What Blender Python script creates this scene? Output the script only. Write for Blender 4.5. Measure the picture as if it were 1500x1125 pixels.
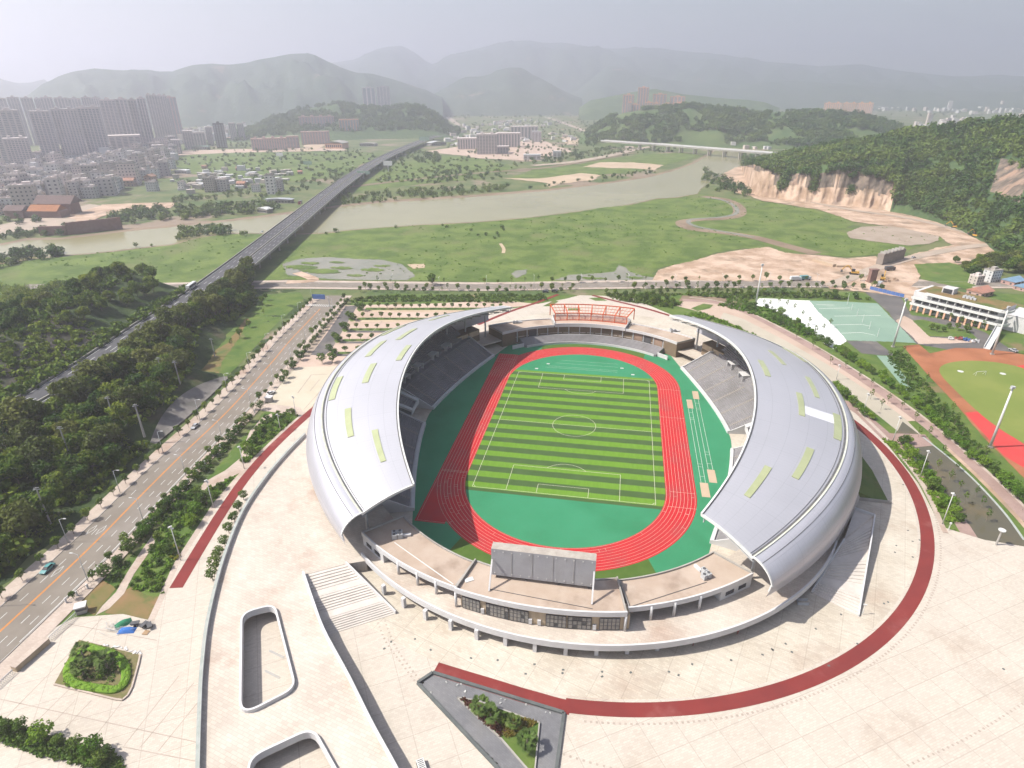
import bpy, math, random
import numpy as np
from mathutils import Vector

for o in list(bpy.data.objects):
    bpy.data.objects.remove(o)
SC = bpy.context.scene
COL = SC.collection
R = math.radians
rng = random.Random(7)

# ---------------------------------------------------------------- camera, sky, sun, exposure
CAM = np.array([14.639, -229.53, 129.68])
PITCH, YAW, ROLL, FPX = 0.4474, 0.1790, -0.0052, 897.95       # focal length in pixels of a 1500 wide picture
_f = np.array([-math.sin(YAW) * math.cos(PITCH), math.cos(YAW) * math.cos(PITCH), -math.sin(PITCH)])
_r0 = np.array([math.cos(YAW), math.sin(YAW), 0.0])
_u0 = np.cross(_r0, _f)
_r = math.cos(ROLL) * _r0 + math.sin(ROLL) * _u0
_u = -math.sin(ROLL) * _r0 + math.cos(ROLL) * _u0
cd = bpy.data.cameras.new("camera")
cam = bpy.data.objects.new("camera", cd)
COL.objects.link(cam)
from mathutils import Matrix
cam.matrix_world = Matrix(((_r[0], _u[0], -_f[0], CAM[0]), (_r[1], _u[1], -_f[1], CAM[1]),
                           (_r[2], _u[2], -_f[2], CAM[2]), (0, 0, 0, 1)))
cd.sensor_width = 36.0
cd.lens = 36.0 * FPX / 1500.0
cd.clip_start = 1.0
cd.clip_end = 60000.0
SC.camera = cam

SUN_EL, SUN_AZ = 50.9, -165.4            # degrees; azimuth from +X, counter-clockwise
sd = bpy.data.lights.new("sun", 'SUN')
sd.energy = 4.6
sd.angle = R(0.5)
sd.color = (1.0, 0.95, 0.86)
so = bpy.data.objects.new("sun", sd)
COL.objects.link(so)
_s = Vector((math.cos(R(SUN_EL)) * math.cos(R(SUN_AZ)), math.cos(R(SUN_EL)) * math.sin(R(SUN_AZ)), math.sin(R(SUN_EL))))
so.rotation_euler = _s.to_track_quat('Z', 'Y').to_euler()

W = bpy.data.worlds.new("World")
SC.world = W
W.use_nodes = True
wt = W.node_tree
bg = wt.nodes["Background"]
sky = wt.nodes.new("ShaderNodeTexSky")
sky.sky_type = 'NISHITA'
sky.sun_disc = False
sky.sun_elevation = R(SUN_EL)
sky.sun_rotation = R(90 - SUN_AZ)
sky.air_density = 1.3
sky.dust_density = 1.5
sky.ozone_density = 1.0
wt.links.new(sky.outputs[0], bg.inputs[0])
bg.inputs[1].default_value = 0.065

SC.view_settings.view_transform = 'Standard'
SC.view_settings.look = 'None'
SC.view_settings.exposure = 1.06
SC.view_settings.gamma = 1.0
SC.cycles.use_denoising = True
SC.cycles.volume_bounces = 2
SC.cycles.max_bounces = 6
SC.cycles.diffuse_bounces = 2
SC.cycles.transparent_max_bounces = 6
SC.cycles.use_adaptive_sampling = True
SC.cycles.adaptive_threshold = 0.015

# ---------------------------------------------------------------- helpers
def at(px, py, z=0.0):
    """the point at height z that the photograph shows at pixel (px, py)"""
    d = _f + (px - 750.0) / FPX * _r - (py - 562.5) / FPX * _u
    t = (z - CAM[2]) / d[2]
    p = CAM + t * d
    return (float(p[0]), float(p[1]), float(z))

def far(px, py, dist):
    """the point at horizontal distance dist from the camera in the direction of pixel (px, py)"""
    d = _f + (px - 750.0) / FPX * _r - (py - 562.5) / FPX * _u
    t = dist / math.hypot(d[0], d[1])
    p = CAM + t * d
    return (float(p[0]), float(p[1]), float(p[2]))

def pix(p):
    d = np.array(p, float) - CAM
    Z = d @ _f
    return 750 + FPX * (d @ _r) / Z, 562.5 - FPX * (d @ _u) / Z

def ats(pts, z=0.0):
    return [at(p[0], p[1], z) for p in pts]

class MB:
    """collects geometry; build() links it as ONE mesh object"""
    def __init__(s):
        s.v, s.f, s.m = [], [], []
    def add(s, vs, fs, mi=0):
        b = len(s.v)
        s.v.extend(vs)
        for f in fs:
            s.f.append(tuple(b + i for i in f))
            s.m.append(mi)
    def poly(s, pts, z=None, mi=0):
        vs = [(p[0], p[1], z if z is not None else p[2]) for p in pts]
        a = sum(vs[i - 1][0] * vs[i][1] - vs[i][0] * vs[i - 1][1] for i in range(len(vs)))
        f = tuple(range(len(vs)))
        s.add(vs, [f if a > 0 else f[::-1]], mi)
    def prism(s, pts, z0, z1, mi=0, top=None, bottom=False):
        n = len(pts)
        a = sum(pts[i - 1][0] * pts[i][1] - pts[i][0] * pts[i - 1][1] for i in range(n))
        if a < 0:
            pts = pts[::-1]
        vs = [(p[0], p[1], z0) for p in pts] + [(p[0], p[1], z1) for p in pts]
        s.add(vs, [(i, (i + 1) % n, n + (i + 1) % n, n + i) for i in range(n)], mi)
        s.add([(p[0], p[1], z1) for p in pts], [tuple(range(n))], mi if top is None else top)
        if bottom:
            s.add([(p[0], p[1], z0) for p in pts], [tuple(range(n))[::-1]], mi)
    def box(s, c, d, rz=0.0, mi=0):
        """c = centre of the base, d = (dx, dy, dz)"""
        x, y, h = d[0] / 2, d[1] / 2, d[2]
        ca, sa = math.cos(rz), math.sin(rz)
        vs = []
        for zz in (0, h):
            for (i, j) in ((-x, -y), (x, -y), (x, y), (-x, y)):
                vs.append((c[0] + i * ca - j * sa, c[1] + i * sa + j * ca, c[2] + zz))
        s.add(vs, [(3, 2, 1, 0), (4, 5, 6, 7), (0, 1, 5, 4), (1, 2, 6, 5), (2, 3, 7, 6), (3, 0, 4, 7)], mi)
    def tube(s, pts, r0, r1=None, n=8, mi=0):
        r1 = r0 if r1 is None else r1
        P = [Vector(p) for p in pts]
        k = len(P)
        vs = []
        for i, p in enumerate(P):
            d = (P[min(i + 1, k - 1)] - P[max(i - 1, 0)]).normalized()
            a = d.orthogonal().normalized() if abs(d.z) > 0.9 else d.cross(Vector((0, 0, 1))).normalized()
            b = d.cross(a)
            r = r0 + (r1 - r0) * i / max(k - 1, 1)
            for j in range(n):
                w = 2 * math.pi * j / n
                q = p + a * (r * math.cos(w)) + b * (r * math.sin(w))
                vs.append((q.x, q.y, q.z))
        fs = [(i * n + j, i * n + (j + 1) % n, (i + 1) * n + (j + 1) % n, (i + 1) * n + j) for i in range(k - 1) for j in range(n)]
        fs += [tuple(range(n))[::-1], tuple((k - 1) * n + j for j in range(n))]
        s.add(vs, fs, mi)
    def bar(s, a, b, w, h, mi=0):
        """a square bar of width w and height h from a to b (a, b on its underside axis)"""
        A, B = Vector(a), Vector(b)
        d = (B - A).normalized()
        side = d.cross(Vector((0, 0, 1)))
        side = side.normalized() if side.length > 1e-4 else Vector((1, 0, 0))
        up = side.cross(d).normalized()
        vs = []
        for P in (A, B):
            for (i, j) in ((-.5, 0), (.5, 0), (.5, 1), (-.5, 1)):
                q = P + side * (i * w) + up * (j * h)
                vs.append((q.x, q.y, q.z))
        s.add(vs, [(0, 1, 2, 3), (7, 6, 5, 4), (0, 4, 5, 1), (1, 5, 6, 2), (2, 6, 7, 3), (3, 7, 4, 0)], mi)
    def grid(s, rows, mi=0, flip=False):
        """rows = equally long lists of points"""
        n = len(rows[0])
        vs = [p for r in rows for p in r]
        fs = []
        for i in range(len(rows) - 1):
            for j in range(n - 1):
                q = (i * n + j, i * n + j + 1, (i + 1) * n + j + 1, (i + 1) * n + j)
                fs.append(q[::-1] if flip else q)
        s.add(vs, fs, mi)
    def sweep(s, path, sec, mi=0, closed=False, caps=True):
        """sec = closed section [(offset to the left, z)], swept along path in plan"""
        L, m = len(path), len(sec)
        ns = normals(path, closed)
        vs = []
        for p, nn in zip(path, ns):
            z = p[2] if len(p) > 2 else 0.0
            for (o, h) in sec:
                vs.append((p[0] + nn[0] * o, p[1] + nn[1] * o, z + h))
        fs = []
        for i in range(L if closed else L - 1):
            k = (i + 1) % L
            for j in range(m):
                j2 = (j + 1) % m
                fs.append((i * m + j, k * m + j, k * m + j2, i * m + j2))
        if caps and not closed:
            fs += [tuple(range(m)), tuple((L - 1) * m + j for j in range(m))[::-1]]
        s.add(vs, fs, mi)
    def build(s, name, mats, parent=None, smooth=False, local=False):
        me = bpy.data.meshes.new(name)
        v = s.v
        if parent is not None and not local:
            off = origin(parent)
            v = [(a - off[0], b - off[1], c - off[2]) for a, b, c in v]
        me.from_pydata(v, [], s.f)
        mats = mats if isinstance(mats, (list, tuple)) else [mats]
        for m in mats:
            me.materials.append(m)
        if len(mats) > 1:
            me.polygons.foreach_set("material_index", s.m)
        if smooth:
            me.polygons.foreach_set("use_smooth", [True] * len(me.polygons))
        me.update()
        o = bpy.data.objects.new(name, me)
        COL.objects.link(o)
        o.parent = parent
        return o

def origin(o):
    x, y, z = o.location
    while o.parent is not None:
        o = o.parent
        x, y, z = x + o.location[0], y + o.location[1], z + o.location[2]
    return (x, y, z)

def normals(path, closed=False):
    n = len(path)
    out = []
    for i in range(n):
        a = path[(i - 1) % n] if (closed or i > 0) else path[i]
        b = path[(i + 1) % n] if (closed or i < n - 1) else path[i]
        dx, dy = b[0] - a[0], b[1] - a[1]
        l = math.hypot(dx, dy) or 1.0
        out.append((-dy / l, dx / l))
    return out

def offset(path, d, closed=False):
    return [(p[0] + n[0] * d, p[1] + n[1] * d) + tuple(p[2:]) for p, n in zip(path, normals(path, closed))]

def smooth_path(pts, k=6, closed=False):
    """Catmull-Rom through pts (any dimension)"""
    P = [np.array(p, float) for p in pts]
    n = len(P)
    out = []
    for i in range(n if closed else n - 1):
        g = lambda j: P[j % n] if closed else P[min(max(j, 0), n - 1)]
        p0, p1, p2, p3 = g(i - 1), g(i), g(i + 1), g(i + 2)
        for t in np.linspace(0, 1, k, endpoint=False):
            out.append(tuple(0.5 * ((2 * p1) + (-p0 + p2) * t + (2 * p0 - 5 * p1 + 4 * p2 - p3) * t * t + (-p0 + 3 * p1 - 3 * p2 + p3) * t ** 3)))
    if not closed:
        out.append(tuple(P[-1]))
    return out

def rough(pts, amp, step, seed=0):
    """a closed outline with its edges subdivided and made irregular"""
    r = random.Random(seed)
    out = []
    n = len(pts)
    for i in range(n):
        a, b = pts[i], pts[(i + 1) % n]
        L = math.hypot(b[0] - a[0], b[1] - a[1])
        k = max(1, int(L / step))
        nx, ny = -(b[1] - a[1]) / (L or 1), (b[0] - a[0]) / (L or 1)
        for j in range(k):
            t = j / k
            w = r.gauss(0, amp) if j else r.gauss(0, amp * .4)
            out.append((a[0] + (b[0] - a[0]) * t + nx * w, a[1] + (b[1] - a[1]) * t + ny * w))
    return out

def inside(pt, poly):
    x, y = pt[0], pt[1]
    c = False
    j = len(poly) - 1
    for i in range(len(poly)):
        xi, yi, xj, yj = poly[i][0], poly[i][1], poly[j][0], poly[j][1]
        if (yi > y) != (yj > y) and x < (xj - xi) * (y - yi) / (yj - yi) + xi:
            c = not c
        j = i
    return c

def scatter(poly, n, dmin, r, tries=40):
    xs, ys = [p[0] for p in poly], [p[1] for p in poly]
    out = []
    for _ in range(n * tries):
        if len(out) >= n:
            break
        p = (r.uniform(min(xs), max(xs)), r.uniform(min(ys), max(ys)))
        if inside(p, poly) and all((p[0] - q[0]) ** 2 + (p[1] - q[1]) ** 2 > dmin * dmin for q in out):
            out.append(p)
    return out

def along(path, step, start=0.0):
    """points (x, y, heading) every step metres along a polyline"""
    out, acc = [], start
    for a, b in zip(path[:-1], path[1:]):
        L = math.hypot(b[0] - a[0], b[1] - a[1])
        while acc <= L:
            t = acc / (L or 1)
            out.append((a[0] + (b[0] - a[0]) * t, a[1] + (b[1] - a[1]) * t, math.atan2(b[1] - a[1], b[0] - a[0])))
            acc += step
        acc -= L
    return out

def tag(o, label=None, cat=None, group=None, kind=None):
    if label: o["label"] = label
    if cat: o["category"] = cat
    if group: o["group"] = group
    if kind: o["kind"] = kind
    return o

def empty(name, loc, label=None, cat=None, group=None, rz=0.0):
    o = bpy.data.objects.new(name, None)
    o.empty_display_size = 0.5
    COL.objects.link(o)
    o.location = loc
    o.rotation_euler = (0, 0, rz)
    return tag(o, label, cat, group)

def copy_tree(o, parent=None):
    c = o.copy()
    COL.objects.link(c)
    c.parent = parent
    for ch in o.children:
        copy_tree(ch, c)
    return c

def struct(o):
    o["kind"] = "structure"
    return o

def sheet(name, pts, z, mat):
    b = MB()
    b.poly(pts, z)
    return struct(b.build(name, mat))

def ribbon(name, path, w0, w1, z, mat, kind=True):
    """flat strip between two offsets (left positive) of a path"""
    b = MB()
    A, B = offset(path, w0), offset(path, w1)
    lo, hi = (A, B) if w0 < w1 else (B, A)
    b.grid([[(p[0], p[1], z) for p in lo], [(p[0], p[1], z) for p in hi]])
    o = b.build(name, mat)
    return struct(o) if kind else o

# ---------------------------------------------------------------- materials
def _nd(t, typ, **kw):
    n = t.nodes.new(typ)
    for k, v in kw.items():
        setattr(n, k, v)
    return n

ALB = 0.80
def mat(name, c1, c2=None, scale=1.0, detail=4.0, lo=0.35, hi=0.65, c3=None, scale3=0.05, lo3=0.45, hi3=0.7,
        rough=0.9, spec=0.25, bump=0.0, bscale=None, metal=0.0, rnd=0.0, stretch=None, coat=0.0):
    """a Principled material whose own colour is mixed from up to three colours by noise in object space"""
    c1, c2, c3 = (None if c is None else tuple(v * ALB for v in c) for c in (c1, c2, c3))
    m = bpy.data.materials.new(name)
    m.use_nodes = True
    t = m.node_tree
    p = t.nodes["Principled BSDF"]
    p.inputs["Roughness"].default_value = rough
    p.inputs["Specular IOR Level"].default_value = spec
    p.inputs["Metallic"].default_value = metal
    p.inputs["Coat Weight"].default_value = coat
    col = None
    tc = _nd(t, "ShaderNodeTexCoord")
    vec = tc.outputs["Object"]
    if stretch:
        mp = _nd(t, "ShaderNodeMapping")
        mp.inputs["Scale"].default_value = stretch[:3]
        if len(stretch) > 3:
            mp.inputs["Rotation"].default_value = (0, 0, stretch[3])
        t.links.new(vec, mp.inputs[0])
        vec = mp.outputs[0]
    def noise(sc, dt, a, b):
        n = _nd(t, "ShaderNodeTexNoise")
        n.inputs["Scale"].default_value = sc
        n.inputs["Detail"].default_value = dt
        n.inputs["Roughness"].default_value = 0.6
        t.links.new(vec, n.inputs["Vector"])
        r = _nd(t, "ShaderNodeMapRange", interpolation_type='SMOOTHSTEP')
        r.inputs[1].default_value = a
        r.inputs[2].default_value = b
        t.links.new(n.outputs["Fac"], r.inputs[0])
        return n, r.outputs[0]
    def mix(fac, a, b):
        x = _nd(t, "ShaderNodeMix", data_type='RGBA')
        t.links.new(fac, x.inputs[0])
        for s, k in ((a, 6), (b, 7)):
            if isinstance(s, tuple):
                x.inputs[k].default_value = s + (1,)
            else:
                t.links.new(s, x.inputs[k])
        return x.outputs[2]
    n1 = None
    if c2 is None:
        col = tuple(c1)
    else:
        n1, f = noise(scale, detail, lo, hi)
        col = mix(f, tuple(c1), tuple(c2))
    if c3 is not None:
        _, f3 = noise(scale3, 5.0, lo3, hi3)
        col = mix(f3, col, tuple(c3))
    if rnd > 0:
        oi = _nd(t, "ShaderNodeObjectInfo")
        hs = _nd(t, "ShaderNodeHueSaturation")
        mr = _nd(t, "ShaderNodeMapRange")
        mr.inputs[3].default_value = 1 - rnd
        mr.inputs[4].default_value = 1 + rnd
        t.links.new(oi.outputs["Random"], mr.inputs[0])
        t.links.new(mr.outputs[0], hs.inputs["Value"])
        mh = _nd(t, "ShaderNodeMapRange")
        mh.inputs[3].default_value = 0.5 + rnd * .07
        mh.inputs[4].default_value = 0.5 - rnd * .07
        t.links.new(oi.outputs["Random"], mh.inputs[0])
        t.links.new(mh.outputs[0], hs.inputs["Hue"])
        if isinstance(col, tuple):
            hs.inputs["Color"].default_value = col + (1,)
        else:
            t.links.new(col, hs.inputs["Color"])
        col = hs.outputs[0]
    if isinstance(col, tuple):
        p.inputs["Base Color"].default_value = col + (1,)
    else:
        t.links.new(col, p.inputs["Base Color"])
    if bump > 0:
        nb = _nd(t, "ShaderNodeTexNoise")
        nb.inputs["Scale"].default_value = bscale or scale * 3
        nb.inputs["Detail"].default_value = 4
        t.links.new(vec, nb.inputs["Vector"])
        bp = _nd(t, "ShaderNodeBump")
        bp.inputs["Strength"].default_value = 1.0
        bp.inputs["Distance"].default_value = bump
        t.links.new(nb.outputs["Fac"], bp.inputs["Height"])
        t.links.new(bp.outputs[0], p.inputs["Normal"])
    return m

def tiles(m, sx, sy, rot=0.0, mortar=0.02, dark=0.75, offset=0.5, vary=0.12):
    """multiplies a paving pattern of joints and per-stone tone into a material's colour"""
    t = m.node_tree
    p = t.nodes["Principled BSDF"]
    tc = _nd(t, "ShaderNodeTexCoord")
    mp = _nd(t, "ShaderNodeMapping")
    mp.inputs["Rotation"].default_value = (0, 0, rot)
    t.links.new(tc.outputs["Object"], mp.inputs[0])
    br = _nd(t, "ShaderNodeTexBrick")
    br.offset = offset
    br.inputs["Scale"].default_value = 1.0
    br.inputs["Brick Width"].default_value = sx
    br.inputs["Row Height"].default_value = sy
    br.inputs["Mortar Size"].default_value = mortar
    br.inputs["Mortar Smooth"].default_value = 0.1
    br.inputs["Color1"].default_value = (1 - vary, 1 - vary, 1 - vary, 1)
    br.inputs["Color2"].default_value = (1, 1, 1, 1)
    br.inputs["Mortar"].default_value = (dark, dark, dark, 1)
    t.links.new(mp.outputs[0], br.inputs[0])
    x = _nd(t, "ShaderNodeMix", data_type='RGBA', blend_type='MULTIPLY')
    x.inputs[0].default_value = 1.0
    src = p.inputs["Base Color"]
    if src.is_linked:
        t.links.new(src.links[0].from_socket, x.inputs[6])
    else:
        x.inputs[6].default_value = src.default_value
    t.links.new(br.outputs["Color"], x.inputs[7])
    t.links.new(x.outputs[2], src)
    return m

def leafmat(name, c1, c2, rnd=0.25, scale=0.35, trans=0.25):
    m = mat(name, c1, c2, scale=scale, detail=3, lo=.4, hi=.62, rough=.75, spec=.2, rnd=rnd)
    t = m.node_tree
    p = t.nodes["Principled BSDF"]
    tr = _nd(t, "ShaderNodeBsdfTranslucent")
    src = p.inputs["Base Color"]
    if src.is_linked:
        t.links.new(src.links[0].from_socket, tr.inputs[0])
    mx = _nd(t, "ShaderNodeMixShader")
    mx.inputs[0].default_value = trans
    t.links.new(p.outputs[0], mx.inputs[1])
    t.links.new(tr.outputs[0], mx.inputs[2])
    t.links.new(mx.outputs[0], t.nodes["Material Output"].inputs[0])
    return m
# ---------------------------------------------------------------- material library
M = {}
M['scrub'] = mat("scrub_ground", (.075, .12, .035), (.15, .165, .065), scale=.025, detail=10, lo=.38, hi=.62, c3=(.26, .20, .15), scale3=.009, lo3=.54, hi3=.62)
M['meadow'] = mat("meadow_grass", (.074, .124, .021), (.135, .188, .040), scale=.045, detail=12, lo=.38, hi=.62, c3=(.14, .16, .055), scale3=.022, lo3=.52, hi3=.70, bump=.5, bscale=.35)
M['lawn'] = mat("lawn_grass", (.07, .13, .022), (.12, .17, .035), scale=.09, detail=8, c3=(.19, .15, .07), scale3=.05, lo3=.57, hi3=.7, bump=.12, bscale=1.5)
M['dry_lawn'] = mat("dry_lawn", (.24, .15, .07), (.15, .14, .045), scale=.12, detail=7, c3=(.09, .13, .03), scale3=.09, lo3=.52, hi3=.66)
M['water'] = mat("river_water", (.25, .23, .115), (.305, .28, .15), scale=.006, detail=4, lo=.3, hi=.7, rough=.22, spec=.35, bump=.05, bscale=.25)
M['pond'] = mat("pond_water", (.20, .20, .14), (.25, .235, .175), scale=.03, detail=5, rough=.25, spec=.4)
M['moat'] = mat("moat_water", (.105, .095, .06), (.15, .115, .055), scale=.05, detail=4, lo=.45, hi=.7, rough=.12, spec=.5, bump=.01, bscale=.6)
M['mud'] = mat("river_mud", (.20, .145, .10), (.27, .2, .14), scale=.03, detail=7, bump=.3, bscale=.2)
M['soil'] = mat("bare_soil", (.36, .245, .165), (.58, .43, .33), scale=.05, detail=9, lo=.35, hi=.65, c3=(.27, .20, .14), scale3=.035, lo3=.52, hi3=.68, bump=1.0, bscale=.25)
M['sand'] = mat("sand", (.45, .34, .24), (.52, .40, .29), scale=.03, detail=8)
M['gravel'] = mat("gravel", (.31, .25, .19), (.38, .31, .25), scale=.05, detail=9, bump=.5, bscale=.3)
M['dirtroad'] = mat("dirt_road", (.44, .35, .28), (.36, .3, .24), scale=.05, detail=8)
M['asphalt'] = mat("asphalt", (.20, .172, .142), (.235, .205, .172), scale=.08, detail=8, c3=(.28, .25, .23), scale3=.03, lo3=.5, hi3=.75, rough=.85)
M['dark_asphalt'] = mat("dark_asphalt", (.105, .10, .10), (.14, .13, .125), scale=.08, detail=8, c3=(.19, .17, .15), scale3=.06, lo3=.52, hi3=.72)
M['express_asphalt'] = mat("expressway_asphalt", (.062, .062, .07), (.088, .088, .094), scale=.03, detail=7, stretch=(1, .15, 1))
M['white_paint'] = mat("white_paint", (.62, .62, .60), (.5, .5, .48), scale=.8)
M['orange_paint'] = mat("orange_paint", (.62, .24, .05), (.5, .22, .07), scale=.5)
M['sidewalk'] = tiles(mat("sidewalk_paving", (.46, .38, .32), (.54, .45, .385), scale=.15, detail=7, c3=(.40, .29, .23), scale3=.06, lo3=.5, hi3=.72), .8, .4, .1, .02, .85)
M['plaza'] = tiles(tiles(mat("plaza_granite", (.55, .485, .395), (.66, .60, .51), scale=.05, detail=9, lo=.3, hi=.7, c3=(.46, .365, .285), scale3=.035, lo3=.5, hi3=.74, rough=.8), 1.2, .6, .35, .05, .82, vary=.16), 7.2, 7.2, .35, .12, .84, 0.0, .05)
M['plaza_b'] = tiles(tiles(mat("plaza_paving", (.56, .495, .42), (.63, .565, .49), scale=.03, detail=9, lo=.3, hi=.7, c3=(.475, .395, .32), scale3=.03, lo3=.5, hi3=.74, rough=.8), 1.0, .5, -.55, .05, .84, vary=.14), 8.0, 8.0, -.55, .13, .84, 0.0, .05)
M['deck'] = tiles(mat("deck_paving", (.55, .48, .41), (.64, .57, .495), scale=.07, detail=8, c3=(.46, .35, .28), scale3=.05, lo3=.48, hi3=.72, rough=.8), 1.6, .8, .25, .06, .80, vary=.14)
M['joint'] = mat("paving_joint", (.36, .305, .26), (.42, .36, .31), scale=.2)
M['redpath'] = mat("red_path", (.215, .032, .028), (.175, .028, .026), scale=.12, detail=8, lo=.3, hi=.7, c3=(.27, .085, .075), scale3=.08, lo3=.56, hi3=.75)
M['brickpath'] = tiles(mat("brick_walkway", (.33, .225, .195), (.39, .275, .24), scale=.12, detail=7), .8, .4, .4, .03, .85)
M['pinkpave'] = mat("pink_paving", (.48, .36, .29), (.54, .42, .345), scale=.06, detail=8, c3=(.42, .31, .24), scale3=.03)
M['basin'] = mat("dry_basin_floor", (.42, .375, .30), (.48, .43, .35), scale=.05, detail=8, c3=(.36, .33, .26), scale3=.025)
M['trk'] = mat("track_rubber", (.50, .014, .020), (.46, .016, .022), scale=.12, detail=6, c3=(.40, .035, .04), scale3=.06, rough=.8)
M['green_rubber'] = mat("green_rubber", (.034, .225, .105), (.04, .245, .12), scale=.06, detail=7, lo=.3, hi=.7, c3=(.03, .20, .09), scale3=.04, rough=.8)
M['turf_rim'] = mat("olive_turf", (.065, .125, .018), (.08, .14, .022), scale=.3, detail=5)
M['line'] = mat("line_paint", (.62, .60, .48))
M['line_w'] = mat("court_line", (.66, .66, .62))
M['concrete'] = mat("concrete", (.36, .34, .31), (.42, .40, .37), scale=.25, detail=7, c3=(.3, .27, .24), scale3=.1, bump=.01)
M['white_wall'] = mat("white_render", (.60, .59, .59), (.64, .63, .63), scale=.2, detail=6, c3=(.54, .52, .5), scale3=.15, lo3=.55, hi3=.8, rough=.6)
M['granite'] = tiles(mat("grey_granite", (.165, .165, .175), (.20, .20, .21), scale=.2, detail=6, c3=(.24, .235, .235), scale3=.07, rough=.5), .9, .45, .5, .03, .8)
M['dark_granite'] = mat("dark_granite", (.10, .11, .11), (.13, .14, .135), scale=.4)
M['tan_court'] = mat("tan_court", (.49, .43, .33), (.54, .48, .38), scale=.06, detail=7)
M['mint'] = mat("mint_court", (.20, .30, .235), (.23, .335, .26), scale=.05, detail=7, lo=.3, hi=.7, c3=(.28, .36, .29), scale3=.03, lo3=.55, hi3=.75)
M['white_sheet'] = mat("white_primer", (.74, .75, .72), (.70, .71, .68), scale=.06, detail=6)
M['oldtrack'] = mat("worn_track", (.30, .11, .05), (.38, .15, .075), scale=.06, detail=8, lo=.35, hi=.65, c3=(.22, .09, .045), scale3=.04, lo3=.5, hi3=.7)
M['newtrack'] = mat("bright_red_track", (.55, .05, .05), (.5, .06, .055), scale=.1, detail=6)
M['field'] = mat("practice_turf", (.17, .215, .045), (.20, .235, .055), scale=.05, detail=8, lo=.35, hi=.65, c3=(.15, .20, .04), scale3=.02)

# the striped football turf: broad mown bands across the pitch, plus fine streaks
PL, PW = 101.76, 65.0
def stripe_mat():
    m = mat("striped_turf", (.118, .245, .020), (.135, .27, .026), scale=.35, detail=8, lo=.3, hi=.7, stretch=(2.2, .5, 1))
    t = m.node_tree
    p = t.nodes["Principled BSDF"]
    tc = _nd(t, "ShaderNodeTexCoord")
    sx = _nd(t, "ShaderNodeSeparateXYZ")
    t.links.new(tc.outputs["Object"], sx.inputs[0])
    nz = _nd(t, "ShaderNodeTexNoise")
    nz.inputs["Scale"].default_value = .25
    nz.inputs["Detail"].default_value = 5
    t.links.new(tc.outputs["Object"], nz.inputs["Vector"])
    ma = _nd(t, "ShaderNodeMath", operation='MULTIPLY_ADD')
    ma.inputs[1].default_value = .5
    t.links.new(nz.outputs["Fac"], ma.inputs[0])
    t.links.new(sx.outputs["Y"], ma.inputs[2])
    d = _nd(t, "ShaderNodeMath", operation='MULTIPLY_ADD')
    d.inputs[1].default_value = math.pi / 2.91 * 0.5 * 2 / 2 * 2 / 2
    d.inputs[2].default_value = STRIPE_PH
    d.inputs[1].default_value = math.pi / STRIPE_W
    t.links.new(ma.outputs[0], d.inputs[0])
    sn = _nd(t, "ShaderNodeMath", operation='SINE')
    t.links.new(d.outputs[0], sn.inputs[0])
    mr = _nd(t, "ShaderNodeMapRange", interpolation_type='SMOOTHSTEP')
    mr.inputs[1].default_value = -.18
    mr.inputs[2].default_value = .18
    t.links.new(sn.outputs[0], mr.inputs[0])
    n2 = _nd(t, "ShaderNodeTexNoise")
    n2.inputs["Scale"].default_value = .2
    n2.inputs["Detail"].default_value = 7
    t.links.new(tc.outputs["Object"], n2.inputs["Vector"])
    dk = _nd(t, "ShaderNodeMix", data_type='RGBA')
    dk.inputs[6].default_value = (.036, .076, .018, 1)
    dk.inputs[7].default_value = (.058, .10, .032, 1)
    t.links.new(n2.outputs["Fac"], dk.inputs[0])
    x = _nd(t, "ShaderNodeMix", data_type='RGBA')
    src = p.inputs["Base Color"]
    t.links.new(mr.outputs[0], x.inputs[0])
    t.links.new(dk.outputs[2], x.inputs[6])
    t.links.new(src.links[0].from_socket, x.inputs[7])
    t.links.new(x.outputs[2], src)
    return m
STRIPE_W, STRIPE_PH = 3.65, 0.0
M['stripe'] = stripe_mat()

# ---------------------------------------------------------------- ground, far country
sheet("ground", [(-14900, -1700), (14900, -1700), (14900, 13700), (-14900, 13700)], 0.0, M['scrub'])

def psheet(name, px, z, m, amp=0.0, step=8.0, seed=1):
    pts = [p[:2] for p in ats(px)]
    if amp:
        pts = rough(rough(pts, amp * 1.6, step * 2.2, seed), amp * .45, max(1.5, step * .3), seed + 99)
    return sheet(name, pts, z, m)

RIV = [(-60, 372), (40, 352), (90, 351), (180, 340), (260, 332), (330, 325), (415, 315), (465, 308), (500, 303), (560, 297), (640, 292), (700, 288), (750, 284),
       (800, 280), (850, 274), (900, 268), (950, 260), (980, 252), (1000, 246), (1015, 240), (1030, 232), (1042, 224), (1060, 214), (1110, 213), (1122, 225), (1112, 238),
       (1085, 247), (1060, 256), (1040, 266), (1027, 277), (1022, 284), (990, 289), (960, 291), (920, 300), (850, 309), (780, 318), (700, 325), (620, 329), (560, 333), (510, 337),
       (478, 341), (420, 343), (370, 342), (330, 341), (290, 348), (250, 358), (205, 363), (170, 367), (135, 371), (95, 374), (60, 378), (-60, 395)]
RB = [(p[0], p[1] - 3.2 if i < 27 else p[1] + 1.3) for i, p in enumerate(RIV)]
psheet("river_bank", RB, .05, M['mud'], 2.0, 22, 3)
psheet("river", RIV, .12, M['water'], 1.2, 25, 4)

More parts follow.
